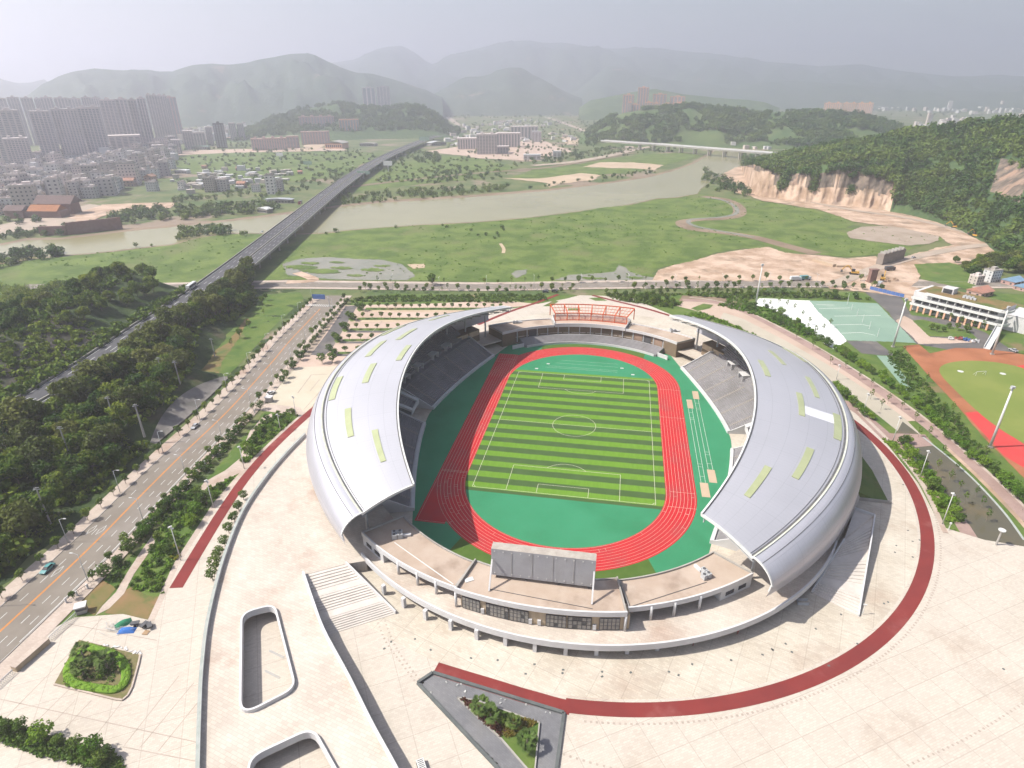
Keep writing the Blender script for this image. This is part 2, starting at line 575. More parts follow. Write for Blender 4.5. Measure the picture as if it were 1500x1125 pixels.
MEADOW = [(-80, 420), (-60, 396), (60, 379), (95, 375.5), (170, 368.5), (250, 359), (290, 349.5), (330, 343), (372, 343.5), (420, 344.5), (478, 342), (510, 338), (560, 334), (620, 330), (700, 326), (780, 319),
          (850, 310), (920, 301), (960, 292), (990, 290), (1024, 284), (1060, 290), (1095, 292), (1150, 300), (1205, 305), (1245, 318), (1252, 326), (1238, 335), (1300, 330), (1370, 343), (1385, 352), (1330, 366), (1290, 372),
          (1240, 377), (1195, 374), (1150, 372), (1090, 364), (1050, 370), (1015, 383), (960, 394), (955, 411), (800, 413), (600, 412), (480, 410), (400, 411), (330, 418), (240, 440), (150, 470), (-80, 520)]
psheet("meadow", MEADOW, .18, M['meadow'], 1.6, 14, 5)
for k, (px, m, nm) in enumerate((
        ([(415, 387), (440, 379), (480, 377), (520, 379), (560, 381), (588, 388), (606, 404), (598, 411), (540, 411), (480, 409), (418, 404)], 'pond', 'pond'),
        ([(596, 388), (620, 387), (622, 393), (604, 394)], 'sand', 'sand_patch'),
        ([(812, 411), (835, 403), (888, 401), (902, 398), (906, 389), (915, 392), (922, 398), (940, 404), (966, 408), (955, 412), (880, 412)], 'pond', 'pond'),
        ([(750, 402), (758, 396), (772, 395), (770, 402), (755, 408)], 'pond', 'pond'),
        ([(955, 411), (962, 396), (1012, 385), (1052, 372), (1092, 366), (1125, 362), (1150, 371), (1195, 375), (1240, 379), (1285, 376), (1292, 392), (1260, 402), (1240, 412), (1100, 413)], 'soil', 'bare_soil'),
        ([(1239, 341), (1262, 333), (1300, 331), (1345, 335), (1374, 344), (1376, 353), (1330, 360), (1280, 354), (1245, 349)], 'gravel', 'gravel_flat'),
        ([(1050, 262), (1075, 246), (1110, 236), (1130, 262), (1200, 290), (1300, 310), (1380, 322), (1430, 338), (1468, 356), (1492, 370), (1420, 385), (1390, 383), (1400, 362), (1375, 347), (1320, 334), (1250, 325), (1200, 307), (1120, 295), (1060, 276)], 'soil', 'bare_soil'),
        ([(1285, 394), (1310, 382), (1340, 372), (1395, 360), (1440, 352), (1478, 362), (1400, 388), (1350, 400), (1335, 420), (1420, 440), (1500, 470), (1420, 480), (1320, 436), (1270, 428), (1215, 424), (1200, 412), (1250, 408)], 'soil', 'bare_soil'),
        ([(1340, 388), (1390, 385), (1440, 400), (1420, 425), (1350, 410)], 'lawn', 'weedy_ground'),
)):
    psheet(nm, px, .26 + .02 * k, M[m], 1.0, 9, 20 + k)
def pribbon(name, px, w, z, m, k=6):
    path = smooth_path([p[:2] for p in ats(px)], k)
    return ribbon(name, path, -w / 2, w / 2, z, M[m])
pribbon("creek_bed", [(1030, 288), (1060, 292), (1080, 302), (1082, 314), (1060, 320), (1020, 322), (1000, 326), (1012, 335), (1060, 341), (1105, 348), (1150, 360), (1195, 372)], 15, .27, 'mud')
pribbon("creek", [(1035, 290), (1060, 294), (1077, 303), (1078, 313), (1058, 318), (1018, 321), (1008, 325), (1020, 332), (1062, 340), (1105, 348)], 5, .31, 'pond')
pribbon("footpath", [(733, 357), (738, 365), (737, 371)], 3, .27, 'sand')
pribbon("dirt_road", [(1150, 286), (1200, 299), (1260, 310), (1310, 317), (1370, 329), (1420, 343), (1462, 360)], 8, .62, 'dirtroad')
pribbon("dirt_road", [(1215, 420), (1260, 402), (1300, 388), (1350, 375), (1420, 362), (1470, 358)], 10, .62, 'dirtroad')
pribbon("bare_soil", [(420, 414), (460, 411), (435, 400)], 8, .44, 'soil')
for i, (px, rx) in enumerate((((440, 392), 10), ((470, 398), 12), ((455, 386), 6), ((500, 393), 7), ((520, 404), 5), ((545, 396), 7), ((560, 390), 5), ((493, 385), 5), ((930, 407), 5), ((868, 408), 6))):
    c = at(*px)
    pts = [(c[0] + rx * math.cos(a) * 1.5, c[1] + rx * math.sin(a) * .6) for a in np.linspace(0, 2 * math.pi, 9)[:-1]]
    sheet("marsh_grass", rough(pts, 1.2, 2.5, i), .46, M['meadow'])

# fields and tracks beyond the river
for i, (px, m, nm) in enumerate((
        ([(255, 232), (300, 224), (500, 222), (560, 225), (520, 248), (470, 262), (400, 268), (330, 262), (262, 252)], 'meadow', 'farm_field'),
        ([(585, 238), (640, 228), (700, 232), (760, 245), (700, 262), (600, 272), (520, 282), (540, 262)], 'meadow', 'farm_field'),
        ([(780, 248), (850, 240), (940, 226), (1000, 224), (1030, 228), (980, 240), (930, 252), (800, 262), (740, 262)], 'meadow', 'farm_field'),
        ([(735, 261), (790, 262), (850, 254), (880, 257), (868, 264), (815, 270), (805, 276), (800, 268)], 'sand', 'sand_patch'),
        ([(850, 245), (880, 238), (930, 238), (970, 242), (960, 249), (930, 247)], 'sand', 'sand_patch'),
        ([(620, 222), (700, 212), (790, 205), (840, 222), (780, 236), (700, 232)], 'pinkpave', 'building_site'),
        ([(820, 202), (890, 198), (910, 206), (830, 212)], 'sand', 'sand_patch'),
        ([(250, 222), (340, 219), (500, 216), (510, 221), (340, 224), (255, 228)], 'pinkpave', 'dirt_verge'),
        ([(430, 222), (445, 213), (480, 208), (470, 216), (455, 222)], 'sand', 'dirt_yard'),
        ([(0, 330), (60, 315), (130, 300), (165, 305), (140, 320), (80, 335), (0, 345)], 'dirtroad', 'dirt_yard'),
        ([(100, 318), (150, 300), (200, 298), (262, 297), (250, 305), (180, 309), (150, 318), (120, 330)], 'soil', 'dirt_yard'),
)):
    psheet(nm, px, .30 + .03 * i, M[m], 3.0, 30, 60 + i)
pribbon("railway_embankment", [(500, 276), (600, 264), (700, 254), (800, 246), (860, 236), (930, 224)], 13, .72, 'mud')
pribbon("far_road", [(780, 243), (850, 236), (920, 220), (905, 205), (860, 193), (830, 182), (800, 172)], 22, .76, 'dirtroad')
pribbon("far_road", [(640, 150), (660, 175), (700, 190)], 26, .78, 'dirtroad')
pribbon("far_road", [(905, 226), (960, 213), (990, 205), (960, 190), (930, 180), (890, 176), (840, 168)], 18, .8, 'dirtroad')
pribbon("field_track", [(290, 262), (380, 250), (470, 236), (540, 226)], 5, .8, 'scrub')

# ---------------------------------------------------------------- near ground: city road, far road, plaza
ROAD_C = smooth_path([(-137, -220), (-139.5, -170), (-141.4, -130.6), (-143.6, -103.4), (-147.5, -75), (-150.6, -49.3), (-154.5, -11.1), (-163.0, 39.0), (-169.3, 71.0), (-175.0, 107.7), (-182.5, 156)], 8)
FAR_C = smooth_path([(-420, 140), (-330, 152), (-245, 172.5), (-183, 181.5), (-84.5, 193.5), (-12.5, 209), (61, 224), (161, 242), (300, 262)], 8)
sheet("pavement", [p[:2] for p in offset(ROAD_C, 12.4)] + [p[:2] for p in offset(ROAD_C, -13.6)][::-1], .30, M['sidewalk'])
sheet("pavement", [p[:2] for p in offset(FAR_C[4:], 11.5)] + [p[:2] for p in offset(FAR_C[4:], -10)][::-1], .306, M['sidewalk'])
sheet("road", [p[:2] for p in offset(ROAD_C, 7.2)] + [p[:2] for p in offset(ROAD_C, -8.6)][::-1], .33, M['asphalt'])
sheet("road", [p[:2] for p in offset(FAR_C, 5.8)] + [p[:2] for p in offset(FAR_C, -6.0)][::-1], .336, M['asphalt'])
kb = MB()
for pth, d0, sg in ((ROAD_C, 7.2, 1), (ROAD_C, -8.6, -1), (FAR_C[6:], 5.8, 1)):
    e = [(p[0], p[1]) for p in offset(pth, d0)]
    e = [p for p in e if not (-200 < p[0] < -160 and p[1] > 140 and pth is ROAD_C)]
    kb.sweep(e, [(0, .30), (.28 * sg, .30), (.28 * sg, .46), (0, .46)] if sg < 0 else [(0, .30), (0, .46), (.28, .46), (.28, .30)])
struct(kb.build("kerb", M['concrete']))
mk, ok = MB(), MB()
def dashes(b, path, off, ln, gap, w, z, start=0.0):
    for x, y, a in along(offset(path, off), ln + gap, start):
        b.box((x + math.cos(a) * ln / 2, y + math.sin(a) * ln / 2, z), (ln, w, .006), a)
for off in (3.7, -3.3, -6.0):
    dashes(mk, ROAD_C[:-6], off, 3.0, 4.2, .2, .335)
for off in (2.9, -2.9):
    dashes(mk, FAR_C[16:], off, 3.0, 5.0, .22, .341)
for off in (-8.15,):
    mk.grid([[(p[0], p[1], .338) for p in offset(ROAD_C[14:52], off - .12)], [(p[0], p[1], .338) for p in offset(ROAD_C[14:52], off + .12)]])
for off in (-.16, .16):
    ok.grid([[(p[0], p[1], .339) for p in offset(ROAD_C[:-5], off - .13)], [(p[0], p[1], .339) for p in offset(ROAD_C[:-5], off + .13)]])
# diamonds ahead of the gate, zebra at the junction
for (px, py) in ((134, 776), (148, 776.5), (70, 834), (84, 837)):
    c = at(px, py, .337)
    d = [(c[0], c[1] + 2.4), (c[0] + .75, c[1]), (c[0], c[1] - 2.4), (c[0] - .75, c[1])]
    for i in range(4):
        mk.bar((d[i][0], d[i][1], .336), (d[(i + 1) % 4][0], d[(i + 1) % 4][1], .336), .16, .004)
a0, a1 = at(449, 447), at(491, 449)
for i in range(17):
    t = i / 16
    mk.box((a0[0] + (a1[0] - a0[0]) * t, a0[1] + (a1[1] - a0[1]) * t, .337), (.5, 4.2, .005), .2)
struct(mk.build("road_markings", M['white_paint']))
struct(ok.build("centre_line", M['orange_paint']))

# park land between the road and the stadium, then the paved plaza
PARK = [(-131, -222), (-128, -104), (-131, -60), (-136.5, -20), (-147.5, 40), (-160, 108), (-164, 150), (-140, 168), (-80, 174), (-10, 186), (60, 201), (150, 219), (230, 232), (330, 240), (420, 120), (420, -40), (250, -70), (200, -52), (150, -54), (136, -54), (134, -222)]
sheet("park_lawn", PARK, .09, M['lawn'])
RC, RR = (5.7, -14.2), 120.2
PLZ = [at(-80, 1010)[:2], at(0, 962)[:2], at(110, 905)[:2], at(180, 900)[:2], at(226, 911)[:2], at(262, 828)[:2], at(318, 742)[:2], at(372, 680)[:2], at(418, 634)[:2], at(447, 606)[:2], (-113, 20), (-104, 60), (-88, 100), (-70, 135), (-20, 176), (-12, 185), (22, 188), (30, 176), (75, 122), (100, 80), (118, 40),
       at(1253, 606)[:2], at(1300, 652)[:2], at(1345, 709)[:2], at(1378, 772)[:2], (134.5, -51.6), (200, -60), (260, -75), (330, -90), (330, -260), (-190, -260), (-190, -190)]
sheet("plaza", PLZ, .20, M['plaza_b'])
def arc(c, r, a0, a1, n=60):
    return [(c[0] + r * math.cos(R(a)), c[1] + r * math.sin(R(a))) for a in np.linspace(a0, a1, n)]
RA0, RA1 = -87.5, 42.0
ring = arc(RC, RR - 1.9, -88.2, RA1, 90)
sheet("plaza_ring", arc(RC, RR - 4.6, -88, 40, 80) + [(60, 140), (20, 150), (-30, 145), (-80, 100), (-105, 50), (-113, -5)] + arc(RC, RR - 4.6, 190, 270, 40), .212, M['plaza'])
ribbon("red_path", ring, -1.9, 1.9, .228, M['redpath'])
pribbon("red_path", [(835, 1037.5), (818, 1034), (790, 1026), (760, 1017.5), (720, 1005), (680, 993), (638, 980)], 3.8, .232, 'redpath', 3)
pribbon("red_path", [(258, 862), (300, 792), (330, 744), (362, 698), (400, 655), (445, 613), (490, 575)], 3.8, .228, 'redpath')
# joint grid on the near-left forecourt, tree-pit dots round the ring
jb = MB()
for a, b in (((0, 1024), (292, 1088)), ((8, 1052), (118, 940)), ((52, 1058), (140, 972)), ((75, 1062), (110, 1026)), ((96, 1066), (134, 1026)), ((140, 1078), (178, 1029)), ((182, 1092), (262, 990)), ((206, 1094), (284, 1000)),
             ((232, 1100), (292, 1026)), ((180, 1094), (292, 1116)), ((100, 914), (230, 938)), ((80, 935), (110, 912)), ((118, 940), (150, 905))):
    p, q = at(*a, .206), at(*b, .206)
    jb.bar(p, q, .22, .004)
jb.bar(at(445, 600, .206), at(560, 470, .206), .3, .004)
struct(jb.build("paving_joints", M['joint']))
db = MB()
for k, (x, y) in enumerate(arc(RC, RR + 1.6, -86, 5, 150)):
    db.box((x, y, .203), (.55, .55, .012), math.atan2(y - RC[1], x - RC[0]))
for pth in ([(552, 908), (565, 940), (588, 972), (616, 1008), (660, 1052), (700, 1092), (730, 1122)], [(826, 1106), (880, 1122), (940, 1135)], [(562, 905), (578, 945), (600, 978), (622, 1004)], [(1330, 1122), (1420, 1080), (1500, 1030)]):
    for x, y, a in along(smooth_path([p[:2] for p in ats(pth)], 5), 1.45):
        db.box((x, y, .203), (.5, .5, .012), a)
struct(db.build("paving_insets", M['joint']))
# ================================================================ playing field
STRIPE_DONE = True
def P2(pts, z):
    return [(p[0], p[1], z) for p in pts]
def oval(r, n=40):
    return [(r * math.cos(a), 42.2 + r * math.sin(a)) for a in np.linspace(0, math.pi, n)] + [(r * math.cos(a), -42.2 + r * math.sin(a)) for a in np.linspace(math.pi, 2 * math.pi, n)]
def front_x(y):
    return 63.6 - 14.0 * (abs(y) / 65.0) ** 1.45
FRONT = [(front_x(y), y) for y in np.linspace(-68, 68, 69)]
BIN = lambda r, a0, a1, s, n=40: [(0.3 + r * math.sin(R(a)), s * (-35.4 - r * math.cos(R(a)))) for a in np.linspace(a0, a1, n)]
apron = [(x + .6, y) for x, y in FRONT] + BIN(66.5, 42, -42, -1) + [(-x - .6, y) for x, y in FRONT[::-1]] + BIN(66.5, -42, 42, 1)
sheet("green_apron", apron, .24, M['green_rubber'])
for s in (1, -1):
    a0, a1 = (-31, 31) if s > 0 else (-26, 32)
    inn = [(46.9 * math.sin(R(a)), s * (-42.2 - 46.9 * math.cos(R(a)))) for a in np.linspace(a0 * 1.25, a1 * 1.25, 40)]
    sheet("olive_turf", BIN(66.4 if s > 0 else 58, a0, a1, s) + inn[::-1], .252, M['turf_rim'])
b = MB()
o_, i_ = oval(46.9), oval(36.2)
b.grid([[(p[0], p[1], .268) for p in o_ + o_[:1]], [(p[0], p[1], .268) for p in i_ + i_[:1]]])
b.poly([(-47.0, -73.2), (-36.6, -73.2), (-36.2, -42.2), (-36.2, 42.2), (-36.6, 72.6), (-47.0, 72.6)], .266)
track = struct(b.build("running_track", M['trk']))
sheet("infield_green", i_, .262, M['green_rubber'])
b = MB()
for k in range(9):
    r = 36.55 + 1.22 * k
    A, B = oval(r - .035, 48), oval(r + .035, 48)
    b.grid([[(p[0], p[1], .279) for p in A + A[:1]], [(p[0], p[1], .279) for p in B + B[:1]]])
    for (ya, yb) in ((42.2, 72.0), (-42.2, -72.6)):
        if yb > 0 or k == 8:
            b.bar((-r, ya, .279), (-r, yb, .279), .07, .003)
b.bar((-46.4, -72.6, .279), (-34.5, -72.6, .279), .07, .003)
b.bar((-46.4, 72.0, .279), (-36.5, 72.0, .279), .09, .003)
for y in (66, 62):
    b.bar((-46.4, y, .280), (-36.6, y, .280), .07, .003)
for (xa, xb, y) in ((-46.3, -36.5, -42.0), (-46.3, -36.5, -42.8), (36.5, 46.4, 14), (36.5, 46.4, 42), (38, 46.4, -42), (36.5, 46.3, -51)):
    b.bar((xa, y, .281), (xb, y, .281), .1, .003)
r5 = random.Random(3)
for _ in range(46):
    a, k = R(r5.uniform(-178, -2)), r5.randrange(8)
    if r5.random() < .5: a = R(r5.uniform(-178, -130))
    r = 36.55 + 1.22 * k
    b.bar((r * math.cos(a), -42.2 + r * math.sin(a), .282), ((r + 1.22) * math.cos(a), -42.2 + (r + 1.22) * math.sin(a), .282), .07, .003)
b.build("lane_lines", M['line'], track)
pitch = MB()
rim = [(-36.2, y) for y in (-46, 46)]
def clip_oval(y0, y1):
    pts = []
    for a in np.linspace(y0, y1, 60):
        h = abs(a) - 42.2
        x = 36.2 if h < 0 else math.sqrt(36.2 ** 2 - h * h)
        pts.append((x, a))
    return pts
e = clip_oval(-53.2, 53.2)
pitch.poly(e + [(-x, y) for x, y in e[::-1]], .274)
pt = struct(pitch.build("football_pitch", M['stripe']))
b = MB()
lz, lw = .283, .13
def ln(a, c):
    b.bar((a[0], a[1], lz), (c[0], c[1], lz), lw, .003)
hx, hy = PW / 2, PL / 2
for a, c in (((-hx, -hy), (hx, -hy)), ((-hx, hy), (hx, hy)), ((-hx, -hy), (-hx, hy)), ((hx, -hy), (hx, hy)), ((-hx, 0), (hx, 0))):
    ln(a, c)
for s in (1, -1):
    for w, d in ((20.16, 16.5), (9.16, 5.5)):
        ln((-w, s * hy), (-w, s * (hy - d))); ln((w, s * hy), (w, s * (hy - d))); ln((-w, s * (hy - d)), (w, s * (hy - d)))
    arcp = [(9.15 * math.sin(a), s * (hy - 11 - 9.15 * math.cos(a))) for a in np.linspace(-.92, .92, 22)]
    for p, q in zip(arcp[:-1], arcp[1:]): ln(p, q)
    for sx in (1, -1):
        cp = [(sx * (hx - math.cos(a)), s * (hy - math.sin(a))) for a in np.linspace(0, math.pi / 2, 6)]
        for p, q in zip(cp[:-1], cp[1:]): ln(p, q)
cp = [(9.15 * math.cos(a), 9.15 * math.sin(a)) for a in np.linspace(0, 2 * math.pi, 61)]
for p, q in zip(cp[:-1], cp[1:]): ln(p, q)
b.build("pitch_lines", M['line'], pt)
# jumping runways and sand pits on the east apron
b = MB()
for x0, x1, y0, y1 in ((49.2, 50.8, -34.3, 24.3), (52.7, 54.4, -25, 34)):
    for x in (x0, x1):
        b.bar((x, y0, .262), (x, y1, .262), .12, .003)
    for y in (y0 + 4, y0 + 10.5, y0 + 12.5, y1 - 4, y1 - 9, y1 - 10.5):
        b.bar((x0, y, .263), (x1, y, .263), .12, .003)
for y in (58.8, 60.6, 65, 69):
    b.bar((-19 + (y - 60) * .7, y, .27), (17, y - .4, .27), .1, .003)
struct(b.build("runway_lines", M['line_w']))
for (x0, x1, y0, y1) in ((48.7, 51.6, -43.3, -34.5), (52.2, 55, -33.8, -25.2), (49, 51.5, 24.3, 33), (52.3, 55, 34.1, 42.5)):
    c = MB()
    c.prism([(x0, y0), (x1, y0), (x1, y1), (x0, y1)], .24, .30)
    struct(c.build("sand_pit", M['sand']))
for (px, py) in ((786, 540), (803, 533), (911, 539.5), (927, 549)):
    c = MB()
    p = at(px, py, .27)
    c.box((p[0], p[1], .265), (1.6, 1.0, .15))
    tag(c.build("take_off_board", M['white_paint']), "small white board lying at the end of a line on the far green infield", "board", "white boards on the far infield")

# ================================================================ grandstands with crescent roofs
def alu(name, col, rgh, seam_k):
    m = mat(name, col, tuple(c * .94 for c in col), scale=.03, detail=6, rough=rgh, spec=.5, metal=.35)
    t = m.node_tree
    p = t.nodes["Principled BSDF"]
    uv = _nd(t, "ShaderNodeUVMap")
    sx = _nd(t, "ShaderNodeSeparateXYZ")
    t.links.new(uv.outputs[0], sx.inputs[0])
    def lines(src, period, width):
        d = _nd(t, "ShaderNodeMath", operation='DIVIDE'); d.inputs[1].default_value = period
        t.links.new(sx.outputs[src], d.inputs[0])
        f = _nd(t, "ShaderNodeMath", operation='FRACT'); t.links.new(d.outputs[0], f.inputs[0])
        l = _nd(t, "ShaderNodeMath", operation='LESS_THAN'); l.inputs[1].default_value = width / period
        t.links.new(f.outputs[0], l.inputs[0])
        return l.outputs[0]
    src = p.inputs["Base Color"]
    for axis, per, wd, k in (("Y", 6.6, .14, .82), ("X", 14.5, .12, .87), ("X", 1.45, .16, seam_k)):
        x = _nd(t, "ShaderNodeMix", data_type='RGBA', blend_type='MULTIPLY')
        t.links.new(lines(axis, per, wd), x.inputs[0])
        t.links.new(src.links[0].from_socket, x.inputs[6])
        x.inputs[7].default_value = (k, k, k, 1)
        t.links.new(x.outputs[2], src)
    return m
M['roof'] = alu("aluminium_roof", (.55, .545, .58), .42, .95)
M['roof_skin'] = alu("aluminium_skin", (.54, .535, .58), .36, .95)
M['skylight'] = mat("skylight_panel", (.37, .40, .22), (.41, .44, .25), scale=.3, detail=4, rough=.3, spec=.5)
M['white_panel'] = mat("fresh_white_panel", (.68, .68, .71), rough=.4)
M['gutter'] = mat("gutter_dark", (.10, .10, .105), (.15, .15, .145), scale=.5)
M['flash'] = mat("pale_flashing", (.52, .53, .42), (.58, .58, .52), scale=.4, rough=.5)
M['rim'] = mat("white_rim", (.66, .66, .64), rough=.5)
M['steel'] = mat("white_steel", (.50, .51, .52), (.44, .45, .46), scale=.8, rough=.5)
M['seats'] = mat("grey_seating", (.245, .235, .245), (.28, .27, .275), scale=.5, detail=6, c3=(.21, .2, .2), scale3=.08)
M['aisle'] = mat("aisle_steps", (.34, .31, .28), (.3, .28, .26), scale=.8)
M['brown'] = mat("brown_panel", (.20, .145, .095), (.23, .17, .115), scale=.3, detail=5, c3=(.17, .125, .085), scale3=.15)
M['pinkpanel'] = mat("tan_panel", (.33, .225, .165), (.36, .25, .19), scale=.3)
M['beige_wall'] = tiles(mat("beige_wall_tile", (.52, .40, .27), (.56, .44, .31), scale=.3, detail=5), 1.2, .6, 0, .03, .9)
M['roof_floor'] = mat("terrace_screed", (.42, .325, .255), (.48, .39, .32), scale=.16, detail=9, lo=.3, hi=.7, c3=(.30, .225, .175), scale3=.09, lo3=.5, hi3=.74)
M['dark_glass'] = mat("dark_glass", (.035, .04, .05), (.06, .065, .075), scale=.3, rough=.12, spec=.6)
M['frame'] = mat("dark_frame", (.10, .10, .105), rough=.5)
M['orange'] = mat("orange_steel", (.62, .115, .035), (.55, .10, .035), scale=.4, rough=.5)

def roof_inner(t):
    return (66.5 - 24.7 * abs(t) ** 2.16, 84.2 * t, 32.7 - 9.8 * abs(t) ** 1.63)
def roof_ridge(t):
    return (97.9 - 43.6 * abs(t) ** 2.29, 95.1 * t, 26.0 - 7.2 * abs(t) ** 1.66)
def roof_pt(t, s, dz=0.0):
    a, c = roof_inner(t), roof_ridge(t)
    return (a[0] + (c[0] - a[0]) * s, a[1] + (c[1] - a[1]) * s, a[2] + (c[2] - a[2]) * s + 3.2 * s * (1 - s) + dz)
NT = 97
TS = list(np.linspace(-1, 1, NT))
def ridge_normal(t):
    a, c = roof_ridge(max(t - .01, -1)), roof_ridge(min(t + .01, 1))
    dx, dy = c[0] - a[0], c[1] - a[1]
    l = math.hypot(dx, dy)
    return (dy / l, -dx / l)
def skin_pt(t, k):
    r = roof_ridge(t)
    n = ridge_normal(t)
    ze = 9.0 + 3.0 * t * t
    ph = k * math.pi / 2
    o = 7.0 * (math.sin(ph) if k < 1 else 1.0) - max(0, k - .8) * 3.0
    return (r[0] + n[0] * o, r[1] + n[1] * o, ze + (r[2] - ze) * math.cos(ph))
def inv_roof(px, py, side):
    best = None
    for t in np.linspace(-1, 1, 241):
        for s in np.linspace(0, 1, 61):
            p = roof_pt(t, s)
            x, y = pix((p[0] * side, p[1], p[2]))
            d = (x - px) ** 2 + (y - py) ** 2
            if best is None or d < best[0]:
                best = (d, t, s)
    return best[1], best[2]
def uvset(o, us, vs):
    me = o.data
    uv = me.uv_layers.new(name="UVMap")
    for l in me.loops:
        uv.data[l.index].uv = (us[l.vertex_index], vs[l.vertex_index])

SKY = {-1: [(-.137, .13, .19, .255), ], 1: []}
SKY_PX = {
    -1: [[(350, 400, 3.75), (533, 573), (566, 573), (527, 695), (492, 697)], [(350, 400, 3.75), (575, 748), (613, 745), (636, 897), (600, 903)],
         [(350, 400, 3.75), (703, 875), (741, 867), (822, 1022), (787, 1040)], [(350, 400, 3.75), (722, 500), (755, 497), (712, 603), (682, 604)],
         [(350, 400, 3.75), (770, 377), (805, 373), (722, 457), (690, 458)], [(350, 400, 3.75), (918, 397), (950, 396), (892, 480), (862, 482)],
         [(350, 400, 3.75), (940, 308), (978, 306), (890, 366), (855, 366)], [(350, 400, 3.75), (872, 292), (905, 290), (815, 342), (785, 340)],
         [(350, 400, 3.75), (1120, 237), (1165, 230), (1065, 262), (1025, 262)]],
    1: [[(960, 440, 4.41), (725, 325), (747, 325), (845, 415), (825, 415)], [(960, 440, 4.41), (838, 310), (860, 312), (972, 397), (945, 393)],
        [(960, 440, 4.41), (660, 388), (695, 388), (742, 493), (713, 493)], [(960, 440, 4.41), (970, 497), (1003, 497), (1055, 628), (1022, 625)],
        [(960, 440, 4.41), (910, 598), (948, 602), (960, 745), (918, 743)], [(960, 440, 4.41), (1150, 735), (1195, 738), (1195, 905), (1145, 890)],
        [(980, 660, 4.6875), (950, -20), (1005, 0), (882, 198), (833, 178)], [(980, 660, 4.6875), (685, 113), (738, 138), (540, 323), (490, 292)]]}

def curved_panel(t0, t1, s0, s1, dz, th, side, n=10):
    b = MB()
    rows_t, rows_b = [], []
    for i in range(n + 1):
        t = t0 + (t1 - t0) * i / n
        q = [roof_pt(t, s0, dz + th), roof_pt(t, s1, dz + th)]
        rows_t.append([(x * side, y, z) for x, y, z in q])
        q = [roof_pt(t, s0, dz), roof_pt(t, s1, dz)]
        rows_b.append([(x * side, y, z) for x, y, z in q])
    b.grid(rows_t, flip=side > 0)
    for i in range(n):
        for j in (0, 1):
            b.add([rows_b[i][j], rows_b[i + 1][j], rows_t[i + 1][j], rows_t[i][j]], [(0, 1, 2, 3)])
    for i in (0, n):
        b.add([rows_b[i][0], rows_b[i][1], rows_t[i][1], rows_t[i][0]], [(0, 1, 2, 3)])
    return b

def stand_rows(lo, hi, first, rows, d, h):
    """stepped seating between two path fractions; first=(offset, z)"""
    sec = []
    o, z = first
    for k in range(rows):
        sec += [(o, z), (o, z + h), ]
        z += h
        sec.append((o + d * .99, z))
        o += d
    return sec, (o, z)

